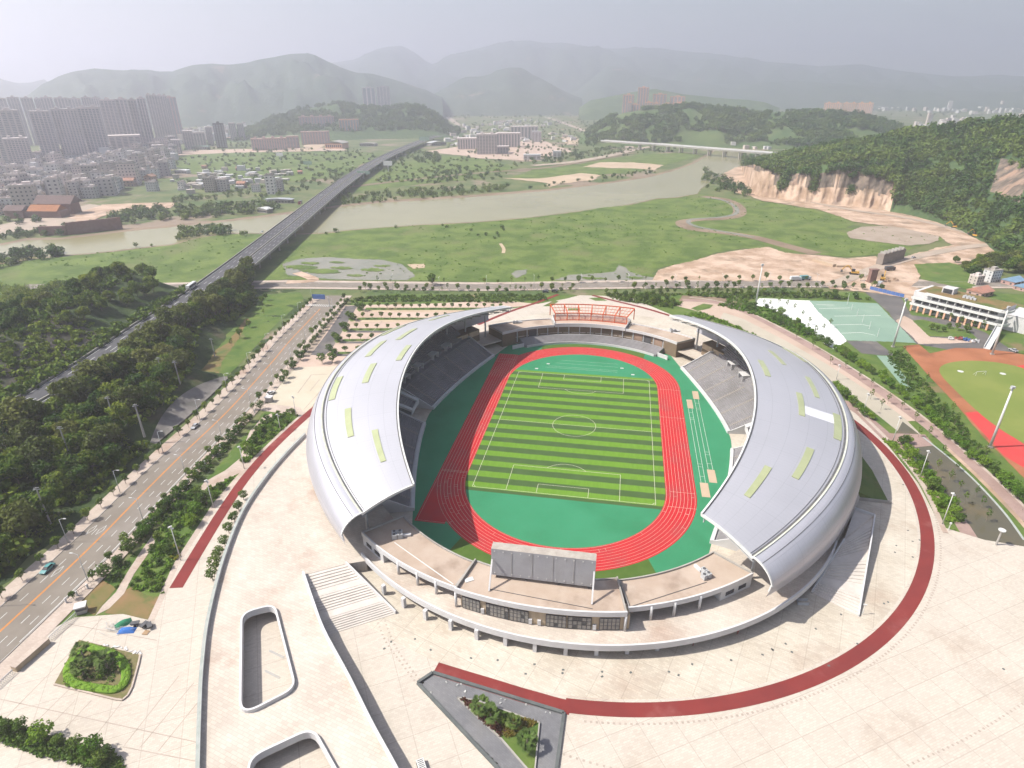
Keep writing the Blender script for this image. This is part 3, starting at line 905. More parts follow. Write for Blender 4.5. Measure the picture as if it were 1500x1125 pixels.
def grandstand(side):
    nm = "west" if side < 0 else "east"
    lab = ("shaded grandstand under the left crescent roof, its roof clean of white panels" if side < 0 else
           "sunlit grandstand under the right crescent roof that has one bright white panel")
    root = empty("grandstand", (side * 80.0, 0, .2), lab, "grandstand")
    X = lambda p: (p[0] * side, p[1], p[2])
    # roof
    b = MB()
    ss = [0, .25, .5, .75, 1]
    rows = [[X(roof_pt(t, s)) for s in ss] for t in TS]
    b.grid(rows, flip=side > 0)
    us, vs = [], []
    arc_len, prev = 0, None
    for t in TS:
        c = roof_pt(t, .5)
        if prev: arc_len += math.dist(prev, c)
        prev = c
        L = math.dist(roof_pt(t, 0), roof_pt(t, 1))
        for s in ss:
            us.append(arc_len); vs.append(s * 33.0 + .4)
    rf = b.build("roof", M['roof'], root, smooth=True)
    uvset(rf, us, vs)
    # curved outer skin, from the ridge gutter down to the eave
    b = MB()
    ks = list(np.linspace(0, 1, 11)) + [1.25]
    b.grid([[X(skin_pt(t, k)) for k in ks] for t in TS], flip=side > 0)
    us, vs, al, prev = [], [], 0, None
    for t in TS:
        c = skin_pt(t, .5)
        if prev: al += math.dist(prev, c)
        prev = c
        for k in ks:
            us.append(al); vs.append(k * 18.0 + .5)
    sk = b.build("roof_skin", M['roof_skin'], rf, smooth=True)
    sk.location = (0, 0, 0)
    uvset(sk, us, vs)
    # soffit under the cantilever
    b = MB()
    so_ = lambda t, s: X(roof_pt(t, s, -.35 - 2.2 * s * (1 - .5 * s)))
    b.grid([[so_(t, s) for s in (0.0, .3, .7, 1)] for t in TS], flip=side < 0)
    b.build("soffit", M['steel'], rf, smooth=True)
    # rim along the inner edge, end trims
    b = MB()
    for t0, t1 in zip(TS[:-1], TS[1:]):
        b.bar(X(roof_pt(t0, 0, -.55)), X(roof_pt(t1, 0, -.55)), .5, .95)
    for t in (-1, 1):
        for s0, s1 in zip(np.linspace(0, 1, 9)[:-1], np.linspace(0, 1, 9)[1:]):
            b.bar(X(roof_pt(t, s0, -.6)), X(roof_pt(t, s1, -.6)), .5, .72)
        for k0, k1 in zip(ks[:-2], ks[1:-1]):
            b.bar(X(skin_pt(t, k0)), X(skin_pt(t, k1)), .5, .35)
    b.build("roof_rim", M['rim'], rf)
    for s, z, w, h, mi in ((.975, .05, .5, .12, 0), (1.0, .05, .55, .22, 1), (.94, .03, .14, .08, 0), (.02, .02, .3, .1, 0)):
        b = MB()
        for t0, t1 in zip(TS[:-1], TS[1:]):
            b.bar(X(roof_pt(t0, s, z)), X(roof_pt(t1, s, z)), w, h, 0)
        b.build("gutter", [M['gutter'], M['flash']][mi], rf)
    b = MB()
    for t0, t1 in zip(TS[:-1], TS[1:]):
        b.bar(X(skin_pt(t0, .24)), X(skin_pt(t1, .24)), .14, .1, 0)
    b.build("seam_strip", M['gutter'], rf)
    # truss seen under the inner edge
    b = MB()
    T2 = list(np.linspace(-1, 1, 121))
    for i, (t0, t1) in enumerate(zip(T2[:-1], T2[1:])):
        lo = .055
        b.bar(X(roof_pt(t0, lo, -2.3)), X(roof_pt(t1, lo, -2.3)), .22, .22)
        a, c = (roof_pt(t0, .01, -.6), roof_pt(t1, lo, -2.3)) if i % 2 else (roof_pt(t0, lo, -2.3), roof_pt(t1, .01, -.6))
        b.bar(X(a), X(c), .16, .16)
    for t in np.linspace(-.98, .98, 25):
        b.bar(X(roof_pt(t, .02, -2.2)), X(roof_pt(t, .95, -1.2)), .3, .5)
    b.build("roof_truss", M['steel'], root)
    for q in SKY_PX[side]:
        ox, oy, k = q[0]
        ts = [inv_roof(ox + a / k, oy + c / k, side) for a, c in q[1:]]
        tv, sv = sorted(v[0] for v in ts), sorted(v[1] for v in ts)
        t0, t1 = (tv[0] + tv[1]) / 2, (tv[2] + tv[3]) / 2
        s0, s1 = (sv[0] + sv[1]) / 2, (sv[2] + sv[3]) / 2
        s1 = max(s1, s0 + .055); s1 = min(s1, s0 + .085)
        fr = curved_panel(t0, t1, s0, s1, .02, .18, side).build("skylight", M['skylight'], rf)
    if side > 0:
        q = [inv_roof(960 + a / 4.41, 440 + c / 4.41, 1) for a, c in ((965, 688), (1150, 737), (1145, 785), (960, 742))]
        tt, sv = sorted(v[0] for v in q), sorted(v[1] for v in q)
        w = curved_panel((tt[0] + tt[1]) / 2, (tt[2] + tt[3]) / 2, sv[0], sv[3], .02, .06, side).build("white_roof_panel", M['white_panel'], rf)
    # seating: lower tier in two blocks either side of the tunnel, upper tier behind
    P = [(p[0] * side, p[1]) for p in FRONT]
    if side > 0:
        P = P[::-1]                       # left of the path must point away from the field
    def sub(y0, y1):
        q = [p for p in P if y0 <= p[1] <= y1]
        return q
    sec, endz = stand_rows(0, 0, (1.7, .9), 17, .78, .43)
    prof_low = [(1.7, .2)] + sec + [(endz[0] + 2.6, endz[1]), (endz[0] + 2.6, .2)]
    for (y0, y1, nmx) in ((2.9, 68.1, 0), (-68.1, -8.9, 1)):
        b = MB()
        b.sweep(sub(y0, y1), [(o, z) for o, z in prof_low[::-1]])
        st = b.build("seating_tier", M['seats'], root)
        w = MB()
        w.sweep(sub(y0, y1), [(-.05, .2), (1.1, .2), (1.1, 1.5), (-.05, 1.5)][::-1])
        w.sweep(sub(y0, y1), [(1.1, .2), (1.7, .2), (1.7, .8), (1.1, .8)][::-1])
        for pth in ([sub(y0, y1)[0], sub(y0, y1)[-1]]):
            pass
        w.build("front_parapet", M['white_wall'], root)
        # end walls follow the rake
        pp = sub(y0, y1)
        nn = normals(pp)
        for idx, e in ((0, 1), (len(pp) - 1, -1)):
            p, n_ = pp[idx], nn[idx]
            ew = MB()
            ln_ = [(0, 1.5), (1.7, 1.9), (endz[0], endz[1] + 1.0), (endz[0] + 2.6, endz[1] + 1.0)]
            for (o0, z0), (o1, z1) in zip(ln_[:-1], ln_[1:]):
                a = (p[0] + n_[0] * o0, p[1] + n_[1] * o0); c = (p[0] + n_[0] * o1, p[1] + n_[1] * o1)
                tx, ty = n_[1] * .18, -n_[0] * .18
                ew.add([(a[0] - tx, a[1] - ty, .2), (c[0] - tx, c[1] - ty, .2), (c[0] - tx, c[1] - ty, z1), (a[0] - tx, a[1] - ty, z0),
                        (a[0] + tx, a[1] + ty, .2), (c[0] + tx, c[1] + ty, .2), (c[0] + tx, c[1] + ty, z1), (a[0] + tx, a[1] + ty, z0)],
                       [(0, 1, 2, 3), (7, 6, 5, 4), (3, 2, 6, 7), (0, 4, 5, 1), (0, 3, 7, 4), (1, 5, 6, 2)])
            ew.build("end_wall", M['white_wall'], root)
        for x, y, ang in along(pp, 11.0, 6.0):
            a = MB()
            n_ = (-math.sin(ang), math.cos(ang))
            o, z = 1.7, .9
            for k in range(17):
                z += .43
                a.box((x + n_[0] * (o + .39), y + n_[1] * (o + .39), z - .3), (1.1, .8, .34), ang)
                a.box((x + n_[0] * (o + .2), y + n_[1] * (o + .2), z), (1.1, .34, .2), ang)
                o += .78
            a.build("aisle_steps", M['aisle'], root)
    # raised middle block over the tunnel
    pm = sub(-9.2, 3.2)
    sec2, e2 = stand_rows(0, 0, (6.5, 4.6), 8, .95, .46)
    b = MB(); b.sweep(pm, [(o, z) for o, z in ([(6.5, 3.9)] + sec2 + [(e2[0] + 2, e2[1]), (e2[0] + 2, 3.9)])[::-1]])
    b.build("seating_tier", M['seats'], root)
    b = MB(); b.sweep(pm, [(6.0, 3.6), (6.45, 3.6), (6.45, 5.7), (6.0, 5.7)][::-1])
    b.sweep(pm[:2], [(6.0, 5.0), (14.3, 8.6), (14.3, 9.5), (6.0, 5.9)][::-1])
    b.sweep(pm[-2:], [(6.0, 5.0), (14.3, 8.6), (14.3, 9.5), (6.0, 5.9)][::-1])
    b.sweep(pm, [(13.9, .2), (14.3, .2), (14.3, 4.0), (13.9, 4.0)][::-1])
    b.build("tunnel_wall", M['white_wall'], root)
    # upper tier
    sec3, e3 = stand_rows(0, 0, (17.6, 9.2), 13, .8, .5)
    pu = sub(-66, 66)
    b = MB(); b.sweep(pu, [(o, z) for o, z in ([(17.6, 8.2)] + sec3 + [(e3[0] + .6, e3[1]), (e3[0] + .6, 8.2)])[::-1]])
    b.build("upper_seating_tier", M['seats'], root)
    for x, y, ang in along(pu, 11.0, 4.5):
        a = MB()
        n_ = (-math.sin(ang), math.cos(ang))
        o, z = 17.6, 9.2
        for k in range(13):
            z += .5
            a.box((x + n_[0] * (o + .4), y + n_[1] * (o + .4), z - .3), (1.2, .8, .34), ang)
            o += .8
        a.build("aisle_steps", M['aisle'], root)
    b = MB(); b.sweep(sub(-64, 62), [(28.7, 4.0), (29.1, 4.0), (29.1, 17.6), (28.7, 17.6)][::-1])
    b.build("back_wall", M['brown'], root)
    for k, t in enumerate(np.linspace(-.93, .93, 17)):
        p = roof_pt(t, .78)
        c = MB()
        c.tube([X((p[0], p[1], 4.0)), X((p[0], p[1], p[2] - 2.0))], .45, n=10)
        c.build("roof_column", M['steel'], root, smooth=True)
    # vomitory hoods on the cross aisle, press box at the far end
    for y in (50, 38, 25, 13) if side < 0 else (50, 38, 13):
        i = min(range(len(P)), key=lambda j: abs(P[j][1] - y))
        n_ = normals(P)[i]
        ang = math.atan2(n_[1], n_[0])
        h = MB()
        for e in (-1, 1):
            cx, cy = P[i][0] + n_[0] * 18.6 - n_[1] * e * 2.3, P[i][1] + n_[1] * 18.6 + n_[0] * e * 2.3
            h.box((cx, cy, 8.3), (5.0, .25, 2.6), ang)
        h.box((P[i][0] + n_[0] * 18.6, P[i][1] + n_[1] * 18.6, 10.9), (5.2, 5.0, .25), ang)
        h.build("vomitory_hood", M['white_wall'], root)
    pb = MB()
    q = [(59.6, 80.5), (68.6, 66.5), (74.5, 70.5), (65.0, 85.0)]
    pb.prism([(x * side, y) for x, y in q], 4.0, 10.6)
    pbx = pb.build("press_box", M['brown'], root)
    d = MB()
    for f0, f1 in ((.02, .47), (.52, .98)):
        a0 = (q[0][0] + (q[1][0] - q[0][0]) * f0, q[0][1] + (q[1][1] - q[0][1]) * f0)
        a1 = (q[0][0] + (q[1][0] - q[0][0]) * f1, q[0][1] + (q[1][1] - q[0][1]) * f1)
        d.bar(((a0[0] - .05) * side, a0[1] - .03, 7.6), ((a1[0] - .05) * side, a1[1] - .03, 7.6), .12, 2.7)
    d.build("press_box_shutter", M['beige_wall'], pbx)
    return root
grandstand(-1)
grandstand(1)
from mathutils.geometry import tessellate_polygon
# ================================================================ end buildings
def bp(r, c, a, s):
    """point on an arc about (c[0], c[1]) at angle a degrees from the axis; s=1 near the camera, -1 the far end"""
    return (c[0] + r * math.sin(R(a)), s * (c[1] - r * math.cos(R(a))))
CI, RI = (0.3, -35.4), 66.4
CW, RW = (-1.1, -24.7), 87.1
CMI, RMI = (1.2, -14.5), 99.3
def bend(b, r0, r1, c, a0, a1, z0, z1, s, n=14, mi=0):
    A = [bp(r0, c, a, s) for a in np.linspace(a0, a1, n)]
    B_ = [bp(r1, c, a, s) for a in np.linspace(a0, a1, n)]
    b.prism(A + B_[::-1], z0, z1, mi)
M['pane_grey'] = mat('window_pane', (.33, .30, .26), (.22, .215, .21), scale=.9, rough=.3, spec=.5)
def end_building(s):
    near = s > 0
    root = empty("end_building", (0, s * -104, 4), "curved brown terrace building below the grey scoreboard" if near else
                 "curved building behind the far bend with brown panels, carrying the orange frame", "building")
    front = lambda x: bp(RW, CW, math.degrees(math.asin((x - CW[0]) / RW)), s)
    inner = lambda x: bp(RI, CI, math.degrees(math.asin((x - CI[0]) / RI)), s)
    midf = lambda x: bp(RMI, CMI, math.degrees(math.asin((x - CMI[0]) / RMI)), s)
    for e in (-1, 1):
        xi, xo = (20.2 * e, 47.0 * e)
        fi, fo = (22.9 * e, 56.8 * e)
        A = [inner(x) for x in np.linspace(xi, xo, 16)]
        B_ = [front(x) for x in np.linspace(fi, fo, 16)]
        b = MB()
        b.prism(A + B_[::-1], 7.9, 8.5, 0)
        b.build("terrace_roof", M['roof_floor'], root)
        b = MB()
        ring = A + B_[::-1]
        p_ = ring[::-1] if (e * s) > 0 else ring
        b.sweep([front(x) for x in np.linspace(fi, fo, 16)], [(-.2, 7.5), (.25, 7.5), (.25, 9.1), (-.2, 9.1)])
        b.build("roof_fascia", M['white_wall'], root)
        b = MB()
        b.sweep([inner(x) for x in np.linspace(xi, xo, 16)], [(-.2, 7.6), (.2, 7.6), (.2, 9.0), (-.2, 9.0)])
        b.build("roof_parapet", M['white_wall'] if not near else M['concrete'], root)
        b = MB()
        a, c = inner(xo), front(fo)
        b.bar((a[0], a[1], 8.5), (c[0], c[1], 8.5), .4, .6)
        b.build("roof_parapet", M['concrete'], root)
        b = MB()
        a, c = inner(xi), front(fi)
        b.bar((a[0] + .3 * e, a[1], 8.5), (c[0] + .3 * e, c[1], 8.5), .4, .55)
        b.build("roof_parapet", M['concrete'], root)
        # closed end block and the wall behind the open colonnade
        b = MB()
        q0, q1, q2, q3 = inner(xo), front(fo), front(fo - 9.0 * e), inner(xo - 6.5 * e)
        b.prism([q0, q1, q2, q3], .2 if not near else 4.0, 7.9)
        b.build("end_block", M['brown'] if not near else M['white_wall'], root)
        if near:
            w = MB()
            for f0, f1 in ((.18, .42), (.58, .84)):
                a = (q1[0] + (q2[0] - q1[0]) * f0, q1[1] + (q2[1] - q1[1]) * f0 - .06)
                c = (q1[0] + (q2[0] - q1[0]) * f1, q1[1] + (q2[1] - q1[1]) * f1 - .06)
                w.bar((a[0], a[1], 5.0), (c[0], c[1], 5.0), .12, 1.3)
            w.build("window", M['dark_glass'], root)
        # wall at mid depth of the wing
        b = MB()
        mid = [((inner(xi + (xo - xi) * k)[0] * .45 + front(fi + (fo - fi) * k)[0] * .55), (inner(xi + (xo - xi) * k)[1] * .45 + front(fi + (fo - fi) * k)[1] * .55)) for k in np.linspace(0, .82, 10)]
        b.sweep(mid, [(-.15, 3.9), (.15, 3.9), (.15, 7.9), (-.15, 7.9)])
        b.build("colonnade_wall", M['beige_wall'], root)
        g = MB()
        for k in range(0, 8):
            a, c = mid[k], mid[k + 1]
            if k % 3 != 2:
                g.bar((a[0] + (c[0] - a[0]) * .1, a[1] + (c[1] - a[1]) * .1 - s * .2, 4.2), (a[0] + (c[0] - a[0]) * .85, a[1] + (c[1] - a[1]) * .85 - s * .2, 4.2), .1, 2.9)
        g.build("window", M['dark_glass'], root)
        for k in ((.18, .36, .56) if near else ()):
            x = fi + (fo - fi) * k
            p = front(x)
            c = MB()
            c.tube([(p[0], p[1] - s * .1, 4.0), (p[0], p[1] - s * .1, 8.6)], .42, n=12)
            c.build("column", M['white_wall'], root, smooth=True)
    # raised middle block
    A = [inner(x) for x in np.linspace(-19.8, 19.8, 16)]
    B_ = [midf(x) for x in np.linspace(-22.6, 22.6, 20)]
    b = MB()
    b.prism(A + B_[::-1], 8.8, 9.4)
    b.build("terrace_roof", M['roof_floor'] if near else M['pinkpave'], root)
    b = MB()
    b.sweep([midf(x) for x in np.linspace(-22.6, 22.6, 24)], [(-.35, 9.2), (.7, 8.9), (.8, 9.5), (.2, 10.7), (-.3, 10.7)])
    b.build("roof_fascia", M['white_wall'], root)
    b = MB()
    b.sweep([inner(x) for x in np.linspace(-19.8, 19.8, 16)], [(-.25, 8.4 if near else 7.6), (.25, 8.4 if near else 7.6), (.25, 9.7), (-.25, 9.7)])
    for e in (-1, 1):
        a, c = inner(19.8 * e), midf(22.5 * e)
        b.bar((a[0], a[1], 8.2), (c[0], c[1], 8.2), .35, 2.1)
    b.build("roof_parapet", M['concrete'] if near else M['white_wall'], root)
    b = MB()
    bend(b, RMI - .4, RMI - 4.5, CMI, -13.0, 13.0, 4.0, 8.9, s, 20)
    b.build("wall", M['beige_wall'], root)
    for e in (-1, 1):
        p = midf(22.4 * e)
        c = MB()
        c.tube([(p[0], p[1], 4.0), (p[0], p[1], 9.2)], .38, n=10)
        c.build("column", M['white_wall'], root, smooth=True)
    if near:
        for x0, x1, kk in ((673, 700, 1), (710, 743, 2), (745, 773, 3), (798.7, 828, 4), (830.7, 865, 5), (877, 907, 6)):
            a, c = at(x0, 900 + (x0 - 673) * .15, 5.0), at(x1, 900 + (x1 - 673) * .15, 5.0)
            pa, pc = midf(a[0]), midf(c[0])
            g = MB()
            dx, dy = pc[0] - pa[0], pc[1] - pa[1]
            L = math.hypot(dx, dy)
            g.bar((pa[0], pa[1] + .3, 4.25), (pc[0], pc[1] + .3, 4.25), .3, 4.0)
            w_ = g.build("window", M['dark_glass'], root)
            f = MB()
            n = max(4, int(L / 1.0))
            for i in range(n + 1):
                t = i / n
                f.box((pa[0] + dx * t, pa[1] + dy * t + .13, 4.25), (.12, .12, 4.0), math.atan2(dy, dx))
            for zz in (4.25, 5.6, 6.9, 8.15):
                f.bar((pa[0], pa[1] + .13, zz), (pc[0], pc[1] + .13, zz), .12, .12)
            f.build("window_frame", M['frame'], w_)
            rr = random.Random(kk)
            pn = MB()
            for i in range(n):
                for z0, z1 in ((4.4, 5.55), (5.75, 6.85), (7.05, 8.1)):
                    if rr.random() < .85:
                        t0, t1 = (i + .12) / n, (i + .88) / n
                        pn.bar((pa[0] + dx * t0, pa[1] + dy * t0 + .12, z0), (pa[0] + dx * t1, pa[1] + dy * t1 + .12, z0), .05, z1 - z0)
            pn.build("pane", M['pane_grey'], w_)
        for x in (704, 776, 789, 870):
            a = at(x, 905 + (x - 704) * .13, 5.0)
            p = midf(a[0])
            g = MB(); g.box((p[0], p[1] + .2, 4.3), (.9, .5, 1.6))
            g.build("notice_board", M['white_wall'], root)
    # wall towards the field: panels between pale pilasters
    b = MB()
    bend(b, RI + 1.0, RI + 1.6, CI, -44.5, 44.5, .2, 8.2, s, 40)
    b.build("field_wall", M['brown'], root)
    for k, a in enumerate(np.linspace(-42, 42, 17)):
        p = bp(RI + .8, CI, a, s)
        c = MB()
        c.box((p[0], p[1], 1.0), (.55, .5, 7.2), R(a) * s)
        c.build("pilaster", M['steel'], root)
    if not near:
        for a0, a1 in ((26, 30), (-30.5, -26.8), (37.5, 41), (-41, -37.5)):
            d = MB(); bend(d, RI + .75, RI + .95, CI, a0, a1, 2.6, 6.6, s, 4)
            d.build("door", M['frame'], root)
        for a0, a1 in ((31, 36.2), (21.6, 25.6)):
            d = MB(); bend(d, RI + .75, RI + .95, CI, a0, a1, 2.8, 6.9, s, 5)
            d.build("wall_panel", M['pinkpanel'], root)
        # seating in front of it
        b = MB()
        sec = [(0, .2), (0, 1.0)]
        o, z = 0, 1.0
        for k in range(7):
            sec += [(o, z + .33), (o + .98, z + .33)]
            o += .98; z += .33
        sec += [(o + .6, z), (o + .6, .2)]
        path = [bp(58.9, CI, a, s) for a in np.linspace(-36, 38, 40)]
        b.sweep(path, sec[::-1] if s > 0 else sec)
        b.build("seating_tier", M['seats'], root)
        w = MB()
        w.sweep([bp(58.6, CI, a, s) for a in np.linspace(-35, 37, 40)], [(-.15, .2), (-.15, 1.5), (.15, 1.5), (.15, .2)])
        for a0, a1 in ((-43, -36), (38, 44.5)):
            bend(w, 60.2, 60.6, CI, a0, a1, .2, 2.4, s, 5)
        w.build("front_parapet", M['white_wall'], root)
    else:
        w = MB()
        bend(w, RI - 3.2, RI - 2.9, CI, -31, -19, .2, 1.6, s, 10)
        w.build("front_parapet", M['white_wall'], root)
    return root
end_building(1)
end_building(-1)

# scoreboard on the near building
t = empty("scoreboard", (0, -103, 9.4), "large grey scoreboard seen from behind on the near terrace", "scoreboard")
b = MB()
pa, pc = (-13.9, -103.2), (13.9, -103.9)
b.prism([(-13.9, -104.4), (13.9, -104.4), (13.9, -101.6), (-13.9, -101.6)], 10.6, 19.6, 0, 1, True)
b.build("cabinet", [mat("grey_cladding", (.37, .37, .395), (.41, .41, .43), scale=.15, detail=6, c3=(.33, .325, .33), scale3=.1, rough=.5), mat("weathered_top", (.46, .42, .37), (.36, .32, .28), scale=.35, detail=8)], t)
b = MB()
for i in range(1, 5):
    b.box((-13.9 + i * 5.56, -104.44, 10.7), (.07, .08, 8.8))
b.build("panel_joint", M['concrete'], t)
b = MB()
for i in range(12):
    for z in (11.3, 18.7):
        b.box((-13.0 + i * 2.36, -104.45, z), (.3, .12, .3))
b.build("bolt_plate", M['white_wall'], t)
for x in (-12.5, -4.5, 4.5, 12.5):
    b = MB(); b.box((x, -103, 9.4), (.6, 1.6, 1.25)); b.build("leg", M['frame'], t)
for x in (-13.6, 13.6):
    b = MB(); b.bar((x, -109.2, 9.4), (x, -104.6, 16.2), .42, .42); b.build("brace", M['white_wall'], t)
b = MB(); b.bar((-13.9, -108.6, 9.42), (13.9, -110.9, 9.42), .12, .12); b.build("cable_conduit", M['frame'], t)

# orange steel frame on the far building
t = empty("orange_frame", (0, 112, 9.4), "orange steel pergola frame standing on the far terrace", "frame")
def of(x, k):
    y0 = -bp(RI, CI, math.degrees(math.asin((x - CI[0]) / RI)), 1)[1] + 6.0
    return {'b': (x, y0, 9.2), 't': (x, y0 + .8, 13.2), 'r': (x * 1.2, y0 + 9.5, 15.6), 'f': (x * 1.2, y0 + 9.5, 9.4)}[k]
XO = np.linspace(-20.3, 20.3, 7)
for x in XO:
    b = MB()
    b.bar(of(x, 'b'), of(x, 't'), .55, .5); b.bar(of(x, 't'), of(x, 'r'), .5, .5)
    b.build("bent", M['orange'], t)
    b = MB(); b.bar(of(x, 'f'), of(x, 'r'), .5, .5); b.build("post", M['orange'], t)
XF = np.linspace(-20.3, 20.3, 25)
for k in ('b', 't', 'r'):
    b = MB()
    for x0, x1 in zip(XF[:-1], XF[1:]): b.bar(of(x0, k), of(x1, k), .5, .5)
    b.build("edge_beam", M['orange'], t)
b = MB()
for f in (.33, .66):
    for x0, x1 in zip(XF[:-1], XF[1:]):
        a, c, d, e = of(x0, 't'), of(x0, 'r'), of(x1, 't'), of(x1, 'r')
        b.bar([a[i] + (c[i] - a[i]) * f for i in range(3)], [d[i] + (e[i] - d[i]) * f for i in range(3)], .18, .18)
for x in XF:
    b.bar(of(x, 't'), of(x, 'r'), .14, .14)
for f in np.linspace(.15, .9, 6):
    for x0, x1 in zip(XF[:-1], XF[1:]):
        a, c, d, e = of(x0, 'b'), of(x0, 't'), of(x1, 'b'), of(x1, 't')
        b.bar([a[i] + (c[i] - a[i]) * f for i in range(3)], [d[i] + (e[i] - d[i]) * f for i in range(3)], .1, .1)
for x in np.linspace(-20.3, 20.3, 61):
    b.bar(of(x, 'b'), of(x, 't'), .08, .08)
b.build("lattice", M['orange'], t)

# ================================================================ concourse deck, walkway, stairs
DZ = 4.0
LW = [(-40, -196), (-52, -180), (-63.2, -163), (-71, -151.2), (-77.9, -140.3), (-85.6, -126.5), (-94.9, -105.6), (-102.2, -83.7), (-105.3, -64), (-106.2, -48), (-106, -33)]
LW = smooth_path(LW, 5)
RWL = smooth_path([(-6, -173), (-23.3, -155.8), (-31.8, -147.5), (-42, -136.9), (-53.5, -125.5), (-61.3, -116.2), (-69, -106.6)], 5)
DC, DR = (4.1, -29.4), 89.6
SA0 = math.degrees(math.atan2(-99.9 - DC[1], -58.6 - DC[0]))
TIP = at(1234, 797, 4.6)
SA1 = math.degrees(math.atan2(TIP[1] - DC[1], TIP[0] - DC[0]))
SOUTH = [(DC[0] + DR * math.cos(R(a)), DC[1] + DR * math.sin(R(a))) for a in np.linspace(SA0, SA1, 60)]
RT0, RT1 = at(1252, 746, 4.2), at(1280, 757, 4.2)
EAST = [(100.5, -40), (104, -15), (104, 15), (99, 45), (88, 70), (72, 92), (58, 104)]
NORTH = [(DC[0] - 2 + (DR - 1) * math.cos(R(a)), -DC[1] + (DR - 1) * math.sin(R(a))) for a in np.linspace(52, 128, 40)]
WEST = [(-58, 104), (-72, 92), (-88, 70), (-99, 45), (-104, 15), (-105.5, -15)]
OUT = RWL + SOUTH + [RT0[:2]] + EAST + NORTH + WEST + LW[::-1]
innr = [bp(RI + 1, CI, a, 1) for a in np.linspace(-44, 44, 24)]
INN = innr + [(front_x(y) + 14.5, y) for y in np.linspace(-66, 66, 30)] + [bp(RI + 1, CI, a, -1) for a in np.linspace(44, -44, 24)] + [(-front_x(y) - 14.5, y) for y in np.linspace(66, -66, 30)]
def round_poly(px, z, r=3.0, n=6):
    P = [np.array(at(p[0], p[1], z)[:2]) for p in px]
    out = []
    for i in range(len(P)):
        a, c, d = P[i - 1], P[i], P[(i + 1) % len(P)]
        u, v = (a - c) / np.linalg.norm(a - c), (d - c) / np.linalg.norm(d - c)
        ang = math.acos(max(-1, min(1, float(u @ v))))
        dd = min(r / math.tan(ang / 2), np.linalg.norm(a - c) * .45, np.linalg.norm(d - c) * .45)
        p0, p1 = c + u * dd, c + v * dd
        for k in range(n + 1):
            s = k / n
            q = (1 - s) ** 2 * p0 + 2 * s * (1 - s) * c + s * s * p1
            out.append((float(q[0]), float(q[1])))
    return out
HOLES = [round_poly([(354, 899), (402, 886), (433, 1008), (352, 1050)], 4.6, 3.2), round_poly([(362, 1112), (458, 1067), (500, 1142), (470, 1250), (380, 1260)], 4.6, 3.6)]
root = empty("concourse_deck", (0, -115, 0.2), "raised cream paved deck with white parapets wrapping the stadium, pierced by two rounded openings", "deck")
loops = [[Vector((x, y, 0)) for x, y in L] for L in ([p[:2] for p in OUT], INN) + tuple(HOLES)]
tri = tessellate_polygon(loops)
flat = [p for L in loops for p in L]
b = MB()
vs = [(p.x, p.y, DZ) for p in flat]
fs = []
for a, c, d in tri:
    cr = (flat[c].x - flat[a].x) * (flat[d].y - flat[a].y) - (flat[c].y - flat[a].y) * (flat[d].x - flat[a].x)
    fs.append((a, c, d) if cr > 0 else (a, d, c))
b.add(vs, fs)
b.add([(p.x, p.y, DZ - .55) for p in flat], [f[::-1] for f in fs])
k0 = 0
for L in loops:
    n = len(L)
    b.add([(p.x, p.y, DZ) for p in L] + [(p.x, p.y, DZ - .55) for p in L], [(i, (i + 1) % n, n + (i + 1) % n, n + i) for i in range(n)])
b.build("slab", M['deck'], root)
def wall_on(path, z0, z1, w, name="parapet", closed=False, m=None):
    b = MB()
    b.sweep([p[:2] for p in path], [(-w / 2, z0), (-w / 2, z1), (w / 2, z1), (w / 2, z0)][::-1], closed=closed)
    return b.build(name, m or M['white_wall'], root)
wall_on(LW, 3.2, 5.2, .55)
wall_on(RWL, 2.7, 5.15, .6)
wall_on(SOUTH, 3.3, 5.2, .5)
M['grey_cap'] = mat("grey_metal_cap", (.33, .36, .33), (.40, .42, .40), scale=.4)
for p_, w_ in ((LW, .8), ):
    wall_on(offset(p_, .0), 5.2, 5.3, .85, "handrail", m=M['grey_cap'])
for h in HOLES:
    wall_on(h, 3.0, 5.0, .5, closed=True)
for i, (px, py) in enumerate(((591, 891), (623, 909), (660, 924), (698, 938), (740, 947), (783, 956), (828, 961), (873, 961), (918, 959), (962, 954), (1004, 945), (1044, 935), (1081, 923), (1114, 904), (1147, 886), (1176, 864), (562, 872))):
    p = at(px, py, .2)
    c = MB()
    c.box((p[0], p[1] + .6, .2), (1.0, 1.0, 3.3), math.atan2(p[1] - DC[1], p[0] - DC[0]))
    c.build("column", M['white_wall'], root)
for (px, py) in ((356, 945), (354, 985), (353, 1018), (412, 1092), (372, 1118)):
    p = at(px, py, 1.2)
    c = MB(); c.tube([(p[0] - .3, p[1], .2), (p[0] - .3, p[1], 3.6)], .45, n=10)
    c.build("column", M['white_wall'], root, smooth=True)
for k in range(1, 9):
    p, q = LW[5 * k], RWL[min(3 * k, len(RWL) - 1)]
    c = MB(); c.tube([(p[0] + 1.4, p[1], .2), (p[0] + 1.4, p[1], 3.5)], .45, n=10); c.build("column", M['white_wall'], root, smooth=True)
# retaining wall that closes the deck off under the roof and round the back
b = MB(); b.sweep(EAST + NORTH + WEST, [(.2, .2), (.2, 3.5), (.6, 3.5), (.6, .2)]); b.build("base_wall", M['concrete'], root)

